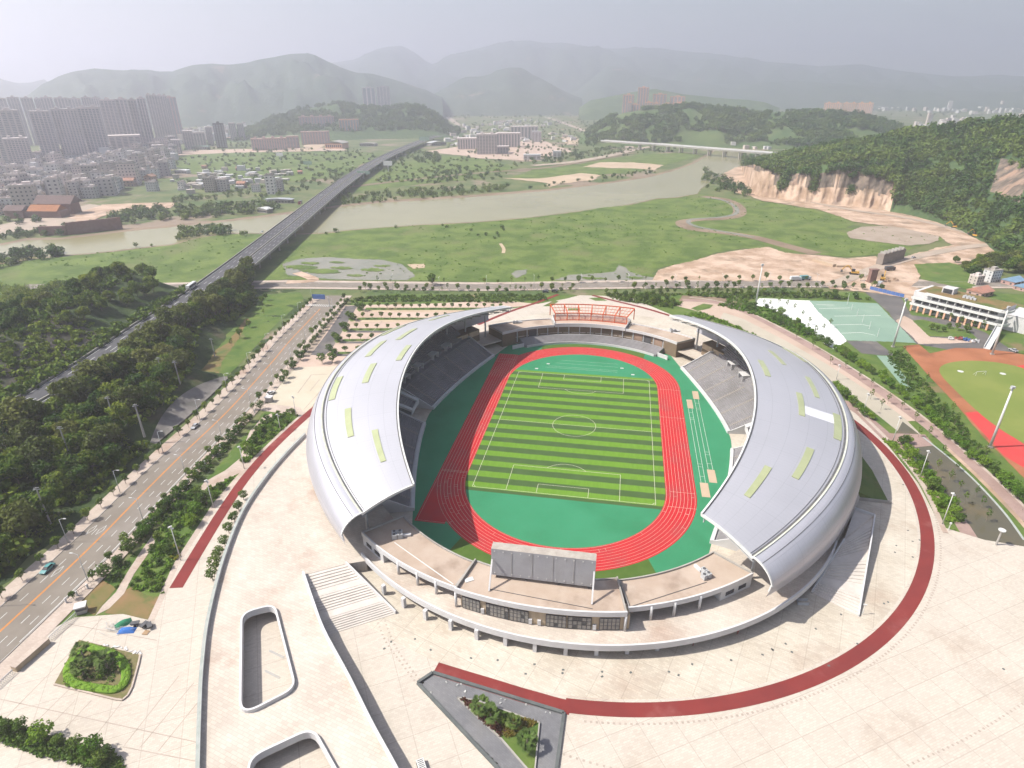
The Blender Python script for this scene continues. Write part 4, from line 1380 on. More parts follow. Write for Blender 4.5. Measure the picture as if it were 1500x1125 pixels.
M['stair'] = mat("stair_stone", (.62, .57, .52), (.55, .50, .455), scale=.3, detail=7)
M['riser'] = mat("stair_riser_joint", (.46, .415, .375), rough=.9)
def staircase(name, label, tl, tr, bl, br, flights, left_wall, right_wall, edge=True):
    """steps fall from the tl-tr edge to bl-br; flights = [(fraction along, fraction of height)], flat where height repeats"""
    rt = empty(name, (tl[0], tl[1], .2), label, "staircase")
    b = MB()
    def P(f, side):
        a, c = (tl, bl) if side == 0 else (tr, br)
        return (a[0] + (c[0] - a[0]) * f, a[1] + (c[1] - a[1]) * f)
    edges = []
    for (f0, h0), (f1, h1) in zip(flights[:-1], flights[1:]):
        if abs(h1 - h0) < 1e-6:
            edges.append((f0, f1, h0, 0))
        else:
            n = max(2, round((h0 - h1) * 3.8 / .2))
            for i in range(n):
                edges.append((f0 + (f1 - f0) * i / n, f0 + (f1 - f0) * (i + 1) / n, h0 + (h1 - h0) * (i + .5) / n, 1))
    tops = []
    for f0, f1, h, st in edges:
        z = .22 + h * 3.75
        q = [P(f0, 0), P(f0, 1), P(f1, 1), P(f1, 0)]
        b.prism(q, .2, z, 0)
        if st:
            e0, e1 = P(f1 - .10 * (f1 - f0), 0), P(f1 - .10 * (f1 - f0), 1)
            b.bar((e0[0], e0[1], z + .002), (e1[0], e1[1], z + .002), .07, .012, 1)
    b.build("steps", [M['stair'], M['riser']], rt)
    ux, uy = tl[0] - bl[0], tl[1] - bl[1]
    l = math.hypot(ux, uy); ux, uy = ux / l * 3.0, uy / l * 3.0
    b = MB(); b.prism([tl[:2], tr[:2]] + ([SOUTH[1], SOUTH[0]] if tl[0] < 0 else []) + [(tr[0] + ux, tr[1] + uy), (tl[0] + ux, tl[1] + uy)], .2, 3.985); b.build("landing", M['deck'], rt)
    return rt
st_tl, st_tr = at(446, 842, 4), at(507, 826, 4)
st_bl, st_br = at(470, 934, .2), at(580, 899, .2)
s1 = staircase("staircase", "wide stone staircase in three flights between deck and near plaza, left of the near building", st_tl, st_tr, st_bl, st_br,
               [(0, 1), (.30, .68), (.42, .68), (.66, .36), (.78, .36), (1.0, 0)], True, True)
b = MB()
def slope_wall(b, a, za, c, zc, w=.4, up=.95):
    d = Vector((c[0] - a[0], c[1] - a[1], 0)).normalized()
    nx, ny = -d.y * w / 2, d.x * w / 2
    vs = []
    for p, z in ((a, za), (c, zc)):
        vs += [(p[0] - nx, p[1] - ny, .2), (p[0] + nx, p[1] + ny, .2), (p[0] + nx, p[1] + ny, z + up), (p[0] - nx, p[1] - ny, z + up)]
    b.add(vs, [(3, 2, 1, 0), (4, 5, 6, 7), (0, 1, 5, 4), (1, 2, 6, 5), (2, 3, 7, 6), (3, 0, 4, 7)])
slope_wall(b, st_tr, 4.0, st_br, .2)
b.build("parapet", M['white_wall'], s1)
# the eastern stair under the eave
e_tl, e_tr = at(1236, 792, 4), at(1281, 757, 4)
e_bl, e_br = at(1189, 868, .2), at(1257, 903, .2)
s2 = staircase("staircase", "stone staircase with a tall outer wall, half shaded below the right crescent roof", e_tl, e_tr, e_bl, e_br,
               [(0, 1), (.12, 1), (.36, .66), (.5, .66), (.72, .33), (.84, .33), (1, 0)], True, True)
b = MB()
slope_wall(b, e_tl, 4.0, e_bl, .2)
b.build("parapet", M['white_wall'], s2)
b = MB()
mid = (e_tr[0] + (e_br[0] - e_tr[0]) * .3, e_tr[1] + (e_br[1] - e_tr[1]) * .3)
slope_wall(b, e_tr, 4.0, mid, 3.3); slope_wall(b, mid, 3.3, e_br, .0)
slope_wall(b, RT0, 4.0, e_tr, 4.0)
b.build("outer_wall", M['white_wall'], s2)
b = MB(); b.prism([RT0[:2], e_tr[:2], e_tl[:2]], .2, 3.98); b.build("landing", M['stair'], s2)
# the grassy ramp of earth beside it
mo = [at(1252, 655), at(1278, 690), at(1303, 738), at(1252, 732)]
b = MB()
q = [(p[0], p[1]) for p in mo]
b.add([(x, y, .2) for x, y in q] + [(q[0][0], q[0][1], 3.2), (q[1][0] - 4, q[1][1], 1.4), (q[2][0] - 5, q[2][1] + .4, .9), (q[3][0], q[3][1] + .3, 3.6)],
      [(0, 1, 5, 4), (1, 2, 6, 5), (2, 3, 7, 6), (3, 0, 4, 7), (4, 5, 6, 7)])
struct(b.build("grass_bank", M['lawn']))
b = MB(); b.bar((q[3][0], q[3][1] - .2, .2), (q[2][0] + .4, q[2][1] - .2, .2), .4, 1.1)
tag(b.build("low_wall", M['concrete']), "low concrete wall ending the grassy bank by the right roof", "wall")
# ================================================================ hills and mountains
M['forest'] = mat("forest_cover", (.045, .085, .03), (.075, .12, .04), scale=.03, detail=9, lo=.35, hi=.65, c3=(.10, .14, .05), scale3=.006, lo3=.5, hi3=.66, bump=2.5, bscale=.08)
M['far_forest'] = mat("far_forest", (.05, .08, .055), (.075, .105, .068), scale=.008, detail=9, lo=.35, hi=.65, c3=(.20, .16, .12), scale3=.0035, lo3=.635, hi3=.70, bump=6, bscale=.03)
M['hill_grass'] = mat("hill_grass", (.07, .115, .032), (.11, .145, .045), scale=.02, detail=8, c3=(.06, .11, .03), scale3=.012, lo3=.45, hi3=.62)
M['cliff'] = mat("cut_rock", (.225, .175, .135), (.11, .092, .076), scale=.11, detail=10, lo=.38, hi=.62, c3=(.34, .23, .17), scale3=.05, lo3=.55, hi3=.64, bump=3.0, bscale=.2, stretch=(1, 1, .35))

_rs = np.random.RandomState(11)
_lat = _rs.rand(64, 64)
def vnoise(x, y):
    xi, yi = int(math.floor(x)), int(math.floor(y))
    fx, fy = x - xi, y - yi
    fx, fy = fx * fx * (3 - 2 * fx), fy * fy * (3 - 2 * fy)
    g = lambda i, j: _lat[(xi + i) % 64, (yi + j) % 64]
    return (g(0, 0) * (1 - fx) + g(1, 0) * fx) * (1 - fy) + (g(0, 1) * (1 - fx) + g(1, 1) * fx) * fy
def fbm(x, y, o=4):
    s, a, t = 0, 1, 0
    for _ in range(o):
        s += a * vnoise(x, y); t += a
        x, y, a = x * 2.03 + 7.1, y * 2.03 + 3.7, a * .5
    return s / t - .5

def interp(xs, pts):
    X, Y = [p[0] for p in pts], [p[1] for p in pts]
    return np.interp(xs, X, Y)

def mountain(name, sil, dist, front, back, mt, step=9, rows=14, spur=.35, prof=1.0, freq=1.0, seed=0):
    """a ridge whose skyline is the one in the photograph; its real distance, foot and back slope are built too"""
    xs = np.arange(sil[0][0], sil[-1][0] + step, step)
    ys = interp(xs, sil)
    G = []
    for j in range(rows + 4):
        row = []
        for i, (x, y) in enumerate(zip(xs, ys)):
            w = vnoise(x * .03 + seed, 5.0) - .5
            if j <= rows:
                k = j / rows
                top = far(x, y + 1.1 * fbm(x * .09 + seed, 1.7), dist)
                d = dist - front * (1 - k)
                p = far(x, y, d)
                hz = max(top[2], 2.0)
                h = hz * (k ** prof * (1.6 - .6 * k))
                amp = spur * hz * math.sin(math.pi * k) * 1.0
                h += amp * (fbm(x * .03 * freq + seed + k * 1.3, k * 3.5 * freq + seed + x * .008, 5) * 1.7 + .5 * fbm(x * .09 - k * 2, k * 9 + seed, 3))
                row.append((p[0], p[1], max(h, -1.0 if k == 0 else .5) if k > 0 else -1.0))
            else:
                k = (j - rows) / 3
                p = far(x, y, dist + back * k)
                top = far(x, y, dist)
                row.append((p[0], p[1], max(top[2], 2.0) * (1 - k) - 1.0))
        G.append(row)
    b = MB()
    b.grid(G)
    o = struct(b.build(name, mt, smooth=True))
    return o, G

mountain("mountain", [(480, 93), (505, 89), (520, 87), (535, 79), (552, 72), (575, 67), (598, 71), (612, 81), (625, 91), (634, 96), (648, 90), (662, 83), (690, 73), (715, 67), (740, 61), (775, 59), (800, 63), (820, 62), (850, 66), (870, 70), (900, 71), (960, 70), (1000, 75), (1060, 80), (1120, 90), (1200, 97), (1260, 94), (1320, 104), (1400, 112), (1470, 110), (1600, 118), (1750, 110)], 8400, 3000, 1800, M['far_forest'], seed=2)
mountain("mountain", [(-350, 70), (-200, 95), (-60, 108), (-10, 113), (25, 122), (45, 121), (64, 116), (78, 124), (110, 133), (180, 140)], 6800, 1700, 1000, M['far_forest'], seed=5)
mountain("mountain", [(820, 142), (850, 128), (875, 108), (892, 97), (905, 96), (930, 106), (960, 113), (1010, 121), (1080, 124), (1160, 118), (1240, 123), (1330, 131), (1500, 135), (1700, 128)], 6000, 1100, 1000, M['far_forest'], seed=9)
mountain("mountain", [(628, 143), (645, 132), (662, 123), (678, 113), (700, 112), (716, 111), (730, 104), (745, 99), (765, 99), (780, 109), (800, 119), (822, 131), (850, 144)], 4700, 1000, 800, M['far_forest'], seed=12)
mountain("hill", [(30, 146), (45, 136), (60, 125), (85, 112), (110, 104), (140, 100), (160, 102), (185, 103), (215, 102), (232, 105), (252, 105), (268, 99), (285, 95), (310, 93), (335, 95), (362, 92), (380, 87), (400, 84), (425, 79), (452, 78), (466, 83), (480, 90), (498, 98), (520, 106), (545, 108), (575, 116), (600, 124), (625, 132), (645, 142)], 4000, 1000, 800, M['far_forest'], step=6, seed=20)
mountain("hill", [(848, 158), (865, 147), (885, 143), (920, 136), (960, 130), (1000, 138), (1040, 142), (1070, 145), (1095, 146), (1122, 150), (1140, 158)], 3500, 350, 300, M['forest'], step=6, seed=31)
MH1, GF = mountain("hill", [(335, 206), (350, 197), (372, 187), (395, 175), (420, 167), (440, 161), (465, 156), (490, 152), (505, 153), (530, 157), (560, 158), (580, 156), (606, 154), (624, 158), (640, 168), (655, 181), (668, 196), (676, 204)], 2450, 470, 300, M['forest'], step=5, seed=40, spur=.3)
MH2, GG = mountain("hill", [(848, 200), (870, 186), (890, 174), (915, 165), (940, 161), (980, 158), (1015, 154), (1045, 158), (1075, 161), (1110, 165), (1150, 164), (1190, 164), (1225, 166), (1262, 170), (1300, 179), (1335, 193), (1370, 205)], 2050, 380, 300, M['hill_grass'], step=5, seed=47, spur=.3)
# the steep wooded hill beside the river, quarried at its foot
HX = [1078, 1095, 1110, 1140, 1165, 1190, 1215, 1240, 1260, 1280, 1300, 1340, 1380, 1420, 1460, 1500, 1560, 1650, 1760]
HB = [247, 280, 288, 291, 295, 297, 300, 302, 304, 306, 309, 317, 327, 341, 359, 388, 415, 455, 500]
HT = [243, 240, 245, 256, 253, 254, 248, 249, 254, 257, 266, 280, 300, 320, 338, 362, 385, 420, 470]
HC = [240, 237, 234, 226, 220, 215, 210, 206, 203, 199, 194, 188, 182, 177, 175, 178, 180, 182, 185]
def hill_rows():
    xs = np.concatenate([np.arange(1078, 1320, 2.0), np.arange(1320, 1760, 4.0)])
    B, T, C = (np.interp(xs, HX, v) for v in (HB, HT, HC))
    G = []
    for j in range(30):
        row = []
        for i, x in enumerate(xs):
            p0 = at(x, B[i], 0)
            d0 = math.hypot(p0[0] - CAM[0], p0[1] - CAM[1])
            d1 = d0 + (16 if x < 1310 else 45)
            dc = max(d0 + 240, 960 + 60 * math.sin(x * .01))
            p1 = far(x, T[i], d1)
            p2 = far(x, C[i], dc)
            if j <= 12:
                k = j / 12
                z = p1[2] * k ** .8
                d = d0 + (d1 - d0) * k + (9 * fbm(x * .05, k * .9 + 2, 5) + 16 * abs(fbm(x * .10, k * .35, 3)) + 5 * fbm(x * .35, k * 5, 3)) * (1 if 0 < j < 12 else .3)
            elif j <= 26:
                k = (j - 12) / 14
                d = d1 + (dc - d1) * k
                z = p1[2] + (p2[2] - p1[2]) * (k * (1.35 - .35 * k)) + (p2[2] - p1[2]) * .25 * fbm(x * .012, k * 3, 4) * math.sin(math.pi * k)
            else:
                k = (j - 26) / 3
                d = dc + 350 * k
                z = p2[2] * (1 - k) - .5
            p = far(x, 300, d)
            row.append((p[0], p[1], max(z, -.5)))
        G.append(row)
    return xs, G
HXS, GH = hill_rows()
b = MB()
b.grid(GH)
nc = len(HXS) - 1
for q in range(len(b.f)):
    j, i = divmod(q, nc)
    x = HXS[i]
    b.m[q] = 0
    if j < 12 and x < 1306: b.m[q] = 3 if j < 4.6 + 4 * fbm(x * .06, 3, 3) + (5 if x < 1128 or 1163 < x < 1173 or 1214 < x < 1222 else 0) else 1
    elif 12 <= j <= 15 and 1135 < x < 1262: b.m[q] = 2
    elif 15 <= j <= 18 and 1440 < x < 1490: b.m[q] = 1
b.build("hill", [M['forest'], M['cliff'], M['hill_grass'], M['soil']], smooth=True)["kind"] = "structure"
def surf(G, u, v):
    n, m = len(G), len(G[0])
    a, c = u * (n - 1), v * (m - 1)
    i, j = min(int(a), n - 2), min(int(c), m - 2)
    fa, fc = a - i, c - j
    p = [np.array(G[i + e][j + f]) for e in (0, 1) for f in (0, 1)]
    return tuple((p[0] * (1 - fc) + p[1] * fc) * (1 - fa) + (p[2] * (1 - fc) + p[3] * fc) * fa)
# ================================================================ trees and planting
M['bark'] = mat("bark", (.16, .125, .09), (.22, .18, .135), scale=2.0)
M['palebark'] = mat("pale_bark", (.30, .26, .21), (.24, .2, .16), scale=2.0)
M['leaf_wood'] = leafmat("woodland_leaves", (.062, .125, .012), (.15, .215, .020), rnd=.45, scale=.35)
M['leaf_olive'] = leafmat("olive_leaves", (.095, .125, .022), (.14, .165, .036), rnd=.3, scale=.4)
M['leaf_street'] = leafmat("street_tree_leaves", (.075, .145, .016), (.14, .21, .028), rnd=.3, scale=.8)
M['leaf_dark'] = leafmat("dark_leaves", (.06, .125, .016), (.11, .18, .026), rnd=.25, scale=.8)
M['leaf_bright'] = leafmat("bright_leaves", (.11, .22, .016), (.17, .29, .026), rnd=.22, scale=.8)
M['leaf_yellow'] = leafmat("yellow_leaves", (.30, .28, .03), (.38, .36, .06), rnd=.1, scale=1)
M['leaf_red'] = leafmat("maroon_leaves", (.11, .045, .035), (.15, .065, .04), rnd=.1, scale=1)
M['leaf_orange'] = leafmat("orange_leaves", (.24, .17, .035), (.18, .17, .03), rnd=.1, scale=1)
M['leaf_palm'] = leafmat("palm_leaves", (.075, .13, .025), (.13, .19, .05), rnd=.15, scale=1.2)
M['leaf_far'] = leafmat("far_leaves", (.05, .105, .018), (.13, .185, .030), rnd=.2, scale=.02, trans=.15)
M['leaf_far2'] = leafmat("far_bushes", (.06, .11, .028), (.10, .15, .04), rnd=.2, scale=.045, trans=.15)

def leaf_cloud(n, lobes, size, seed, fill=.72, flat=0.0):
    """n leaf-sized quads through the volume of overlapping lobes (cx, cy, cz, rx, ry, rz)"""
    r = np.random.RandomState(seed)
    w = np.array([l[3] * l[4] * l[5] for l in lobes]) ** .67
    idx = r.choice(len(lobes), n, p=w / w.sum())
    L = np.array(lobes)[idx]
    d = r.normal(size=(n, 3)); d /= np.linalg.norm(d, axis=1)[:, None]
    rad = fill + (1 - fill) * r.rand(n, 1) ** .5
    rad *= 1 + .10 * r.normal(size=(n, 1))
    c = L[:, :3] + d * rad * L[:, 3:]
    nrm = d + .75 * r.normal(size=(n, 3)); nrm[:, 2] += .25 + flat
    nrm /= np.linalg.norm(nrm, axis=1)[:, None]
    a = np.cross(nrm, r.normal(size=(n, 3))); a /= np.linalg.norm(a, axis=1)[:, None]
    b = np.cross(nrm, a)
    s = size * (.6 + .8 * r.rand(n, 1))
    q = np.stack([c - a * s, c - b * s * .6, c + a * s, c + b * s * .6], 1).reshape(-1, 3)
    return q

def np_mesh(name, verts, mats, k=4):
    me = bpy.data.meshes.new(name)
    n = len(verts) // k
    me.vertices.add(len(verts)); me.loops.add(len(verts)); me.polygons.add(n)
    me.vertices.foreach_set("co", np.asarray(verts, dtype=np.float32).ravel())
    me.loops.foreach_set("vertex_index", np.arange(len(verts), dtype=np.int32))
    me.polygons.foreach_set("loop_start", np.arange(0, len(verts), k, dtype=np.int32))
    me.polygons.foreach_set("loop_total", np.full(n, k, dtype=np.int32))
    me.materials.append(mats)
    me.update(calc_edges=True)
    me.validate()
    return me

def new_obj(name, me, parent=None):
    o = bpy.data.objects.new(name, me)
    COL.objects.link(o)
    o.parent = parent
    return o

HIDDEN = []
def tree_proto(name, h, r, trunk_r, base, n, size, leaf, seed, lobes=9, bark='bark', squash=.75, stems=1, label="tree"):
    """a tree thing (> trunk, crown) standing at the origin; used once and copied"""
    rr = random.Random(seed)
    root = empty(name, (0, 0, 0), label, "tree")
    t = MB()
    for k in range(stems):
        a = rr.uniform(0, 6.28); lean = .12 if stems == 1 else .45
        t.tube([(0, 0, 0), (math.cos(a) * lean * .3, math.sin(a) * lean * .3, h * base * .6), (math.cos(a) * lean, math.sin(a) * lean, h * (base + .2))], trunk_r, trunk_r * .55, 6)
    for k in range(4):
        a = rr.uniform(0, 6.28)
        t.tube([(0, 0, h * base * .8), (math.cos(a) * r * .4, math.sin(a) * r * .4, h * (base + .22)), (math.cos(a) * r * .75, math.sin(a) * r * .75, h * (base + .36))], trunk_r * .5, trunk_r * .15, 5)
    t.build("trunk", M[bark], root)
    ch = h * (1 - base)
    cz = h * base + ch * .5
    L = [(0, 0, cz, r * .62, r * .62, ch * .45)]
    for k in range(lobes):
        a = 2.4 * k + rr.uniform(-.4, .4)
        e = rr.uniform(-.6, .95)
        q = math.sqrt(max(0, 1 - e * e * .8)) * r * rr.uniform(.5, .68)
        s = rr.uniform(.30, .46)
        L.append((q * math.cos(a), q * math.sin(a), cz + e * ch * .36, r * s, r * s, r * s * squash))
    q = leaf_cloud(n, L, size, seed)
    new_obj("crown", np_mesh("crown", q, M[leaf]), root)
    return root

def place(proto, x, y, z, s=1.0, label=None, group=None, rz=None, first=[set()]):
    k = id(proto)
    o = proto if proto.name not in first[0] else copy_tree(proto)
    first[0].add(proto.name)
    o.location = (x, y, z)
    o.rotation_euler = (0, 0, rng.uniform(0, 6.28) if rz is None else rz)
    sz = s * rng.uniform(.92, 1.08)
    o.scale = (s, s, sz)
    if label: o["label"] = label
    if group: o["group"] = group
    return o

def cover(name, pts, protos, mt, seed=1, smin=.8, smax=1.3, zsq=1.0):
    """vegetation nobody could count: leaf clouds at many points, one mesh"""
    r = np.random.RandomState(seed)
    out = []
    for p in pts:
        q = protos[r.randint(len(protos))]
        a = r.rand() * 6.28
        s = smin + (smax - smin) * r.rand() ** 1.5
        ca, sa = math.cos(a) * s, math.sin(a) * s
        v = np.empty_like(q)
        v[:, 0] = q[:, 0] * ca - q[:, 1] * sa + p[0]
        v[:, 1] = q[:, 0] * sa + q[:, 1] * ca + p[1]
        v[:, 2] = q[:, 2] * s * zsq + p[2]
        out.append(v)
    o = new_obj(name, np_mesh(name, np.concatenate(out), mt))
    o["kind"] = "stuff"
    return o
def clump(n, r, h, size, seed, lobes=6):
    rr = random.Random(seed)
    L = [(0, 0, h * .5, r * .8, r * .8, h * .5)]
    for k in range(lobes):
        a = rr.uniform(0, 6.28)
        q = rr.uniform(.2, .75) * r
        s = rr.uniform(.35, .6)
        L.append((q * math.cos(a), q * math.sin(a), h * rr.uniform(.35, .8), r * s, r * s, h * s * .7))
    return leaf_cloud(n, L, size, seed)

C_FAR = [clump(84, 5.0, 8.0, 1.35, 100 + i, 8) for i in range(6)]
C_BUSH = [clump(34, 2.2, 2.6, .8, 200 + i) for i in range(5)]
C_LOW = [clump(26, 1.2, 1.1, .42, 300 + i) for i in range(5)]
C_VFAR = [clump(20, 9.0, 11.0, 4.2, 400 + i, 3) for i in range(5)]

# ---- wooded hill beside the river, mid-distance hills: masses
def hill_pts(G, n, u0, u1, v0, v1, seed, ok=None, sink=.5):
    r = np.random.RandomState(seed)
    out = []
    while len(out) < n:
        u, v = u0 + (u1 - u0) * r.rand(), v0 + (v1 - v0) * r.rand()
        if ok and not ok(u, v): continue
        p = surf(G, u, v)
        out.append((p[0], p[1], p[2] - sink))
    return out
def ok_h(u, v):
    j, x = u * 29 - 6, HXS[min(int(v * (len(HXS) - 1)), len(HXS) - 1)]
    if j < 6.2 and x < 1308: return (j > 5.2 and rng.random() < .4) or (j > -3 and (1136 < x < 1150 or 1180 < x < 1188 or 1236 < x < 1246) and rng.random() < .35)
    if 6 < j < 9.6 and 1135 < x < 1262: return rng.random() < .10
    if 8.6 < j < 12.4 and 1436 < x < 1494: return False
    return True
cover("hill_forest", hill_pts(GH, 5200, .1, .93, 0, 1, 3, ok_h), C_FAR, M['leaf_far'], 4, .6, 1.25)
cover("hill_forest", hill_pts(GF, 1500, .12, .9, .02, .98, 5, lambda u, v: fbm(u * 5, v * 14, 3) > -.16), C_FAR, M['leaf_far'], 6, 1.0, 1.8)
cover("hill_forest", hill_pts(GG, 2300, .05, .88, .02, .98, 7, lambda u, v: fbm(u * 6 + 3, v * 16, 3) > -.07), C_FAR, M['leaf_far'], 8, 1.0, 1.7)

# ---- riverside thickets and far scrub: masses in bands
def band(px, n, seed, protos=None, mt='leaf_far', smin=.6, smax=1.1, amp=0):
    poly = [p[:2] for p in ats(px)]
    r = random.Random(seed)
    pts = [(x, y, .1) for x, y in scatter(poly, n, 0, r)]
    return cover("thicket", pts, protos or C_FAR, M[mt], seed, smin, smax)
band([(160, 332), (240, 325), (330, 318), (400, 311), (420, 300), (330, 303), (255, 306), (190, 308), (160, 318)], 150, 11)
band([(0, 352), (90, 346), (150, 336), (140, 326), (60, 340), (0, 345)], 60, 12, smin=.5, smax=.8)
band([(-20, 384), (40, 371), (85, 368), (98, 374), (60, 382), (0, 394), (-20, 400)], 46, 13, smin=.6, smax=1.0)
band([(250, 356), (300, 346), (360, 346), (362, 338), (300, 334), (262, 340)], 44, 14, smin=.55, smax=.9)
band([(470, 302), (560, 296), (650, 289), (745, 281), (745, 272), (640, 275), (560, 283), (480, 288)], 150, 15, smin=.4, smax=.85)
band([(750, 280), (830, 271), (900, 264), (960, 254), (955, 248), (880, 258), (800, 270)], 60, 16, smin=.3, smax=.6)
band([(1026, 277), (1050, 283), (1092, 290), (1098, 284), (1075, 268), (1050, 256), (1030, 252)], 40, 17, smin=.7, smax=1.2)
band([(605, 232), (640, 224), (652, 232), (640, 240), (615, 240)], 40, 18, smin=.7, smax=1.3)
band([(770, 243), (850, 236), (918, 223), (905, 216), (840, 222), (780, 232)], 110, 19, smin=.5, smax=1.0)
band([(250, 300), (330, 292), (420, 288), (470, 272), (520, 250), (500, 245), (430, 268), (330, 282), (255, 290)], 120, 20, smin=.35, smax=.8)
band([(470, 275), (520, 255), (560, 240), (600, 222), (620, 222), (570, 250), (520, 272), (490, 290)], 90, 21, smin=.5, smax=1.0)
band([(0, 300), (50, 312), (60, 330), (0, 330)], 30, 22, smin=.5, smax=.9)
for i, px in enumerate(([(340, 225), (480, 215), (560, 222), (520, 235), (380, 238)], [(255, 262), (330, 268), (420, 275), (300, 285)], [(540, 265), (640, 250), (740, 255), (640, 270)], [(660, 205), (850, 190), (900, 200), (880, 215), (780, 200)], [(640, 180), (760, 172), (850, 180), (760, 190)])):
    band(px, 70, 30 + i, C_FAR, 'leaf_far2', .3, .8)
band([(230, 196), (330, 190), (640, 175), (840, 172), (860, 160), (640, 164), (330, 172), (240, 178)], 420, 40, C_VFAR, 'leaf_far2', .4, 1.1)
band([(1120, 168), (1500, 172), (1500, 150), (1100, 152)], 500, 41, C_VFAR, 'leaf_far2', .4, 1.0)
for i, (px, n) in enumerate((([(255, 232), (340, 226), (500, 222), (560, 226), (520, 248), (400, 268), (262, 254)], 190), ([(590, 238), (700, 230), (770, 240), (740, 262), (600, 272), (540, 268)], 170), ([(640, 218), (700, 204), (860, 190), (910, 206), (860, 232), (760, 238)], 260), ([(600, 200), (700, 178), (880, 176), (880, 190), (700, 200), (640, 212)], 220), ([(250, 222), (330, 205), (420, 218), (400, 224)], 60), ([(880, 232), (1000, 222), (1040, 215), (900, 214)], 60))):
    band(px, n, 120 + i, C_BUSH if i < 2 else C_FAR, 'leaf_far', (1.0, .9, .35, .4, .4, .3)[i], (2.2, 2.2, .8, 1.0, .9, .7)[i])
# tussocks and reeds that break up the flood meadow
mp = [p[:2] for p in ats(MEADOW)]
r_ = random.Random(5)
cover("meadow_tussocks", [(x, y, .1) for x, y in scatter(mp, 1500, 0, r_) if fbm(x * .02, y * .02, 3) > .0], C_BUSH, M['leaf_bright'], 50, .25, .6, .6)
cover("meadow_bushes", [at(*p, .1) for p in ((478, 344), (492, 341), (655, 334), (648, 331), (690, 338), (700, 346), (712, 345), (728, 343), (725, 350), (735, 335), (738, 338), (730, 347), (200, 362), (580, 334), (222, 361))], C_FAR, M['leaf_far'], 51, .3, .6)

# ---- the two woods either side of the expressway
EXL = [(-262, -220), (-250, -120), (-241, -44), (-245, -2), (-258, 61), (-268, 114), (-287, 192), (-321, 323), (-391, 592), (-438, 796), (-484, 1041), (-536, 1426), (-552, 1640)]
EXL = smooth_path(EXL, 6)
EXC = offset(EXL, -12.2)
def exl_x(y):
    return float(np.interp(y, [p[1] for p in EXL], [p[0] for p in EXL]))
def road_x(y):
    return float(np.interp(y, [p[1] for p in ROAD_C], [p[0] for p in ROAD_C]))
def sm(a):
    a = max(0.0, min(1.0, a)); return a * a * (3 - 2 * a)
EMAX = 6.2
def east_z(x, y):
    d = (road_x(y) - 14.5) - x
    lim = sm((150 - y) / 60.0)
    edge = -232 + .55 * max(0, y - 60)
    k = sm((d - 1) / (16 if -45 < y < 18 else 30))
    wedge = sm((-x - (192 + .35 * max(0, y - 20))) / 14) if y > 22 else 1
    return EMAX * k * lim * wedge * (1 - .45 * sm((x - exl_x(y) - 25) / -14 + 1.2))
def west_z(x, y):
    d = exl_x(y) - x
    return 8.8 + 11.0 * sm(d / 40.0) - (19.8) * sm((d - 45 - max(0, (60 - y)) * .9) / 45.0) if d > 0 else 8.8
def wz_full(x, y):
    z = west_z(x, y)
    return z * sm((158 - y) / 40.0)
b = MB()
ys = np.arange(-240, 170, 5.0)
b.grid([[(x, y, east_z(x, y) + .1 + .5 * fbm(x * .1, y * .1, 2) - .12 * (1 if east_z(x, y) < .05 else 0)) for x in [exl_x(y) - 25.0 + (road_x(y) - 13.0 - exl_x(y) + 25.0) * k for k in np.linspace(0, 1, 26)]] for y in ys], flip=True)
M['undergrowth'] = mat("undergrowth", (.026, .05, .013), (.052, .082, .02), scale=.15, detail=8, c3=(.09, .08, .045), scale3=.05, lo3=.55, hi3=.72, bump=.5, bscale=.6)
struct(b.build("wooded_bank", M['undergrowth'], smooth=True))
b = MB()
b.grid([[(exl_x(y) + .3 - d, y, wz_full(exl_x(y) - d, y) + .9 * fbm(d * .06, y * .06, 3)) for d in np.linspace(0, 260, 40)] for y in ys])
M['cutting'] = mat("cutting_slope", (.085, .075, .06), (.045, .05, .03), scale=.25, detail=8, c3=(.05, .07, .03), scale3=.05, lo3=.5, hi3=.66, bump=.3, bscale=.8)
nc_ = 39
for q in range(len(b.f)):
    j, i = divmod(q, nc_)
    y = ys[j]
    b.m[q] = 1 if (1 <= i <= 5 and y < 40) else 0
o = struct(b.build("wooded_hill", [M['undergrowth'], M['cutting']], smooth=True))
b = MB()
# grey sprayed slope beside the city road
rows = []
for k in np.linspace(0, 1, 7):
    rows.append([(road_x(y) - 15.0 - k * 9.5 * (1 - ((y + 12) / 34) ** 2 * .8), y, east_z(road_x(y) - 15.0 - k * 9.5 * (1 - ((y + 12) / 34) ** 2 * .8), y) + .55) for y in np.linspace(-44, 20, 22)])
b.grid(rows)
M['sprayed'] = mat("sprayed_concrete_slope", (.17, .155, .145), (.21, .195, .18), scale=.3, detail=8, c3=(.13, .125, .11), scale3=.12)
tag(b.build("retaining_slope", M['sprayed'], smooth=True), "grey concreted slope between the city road and the wood", "retaining wall")

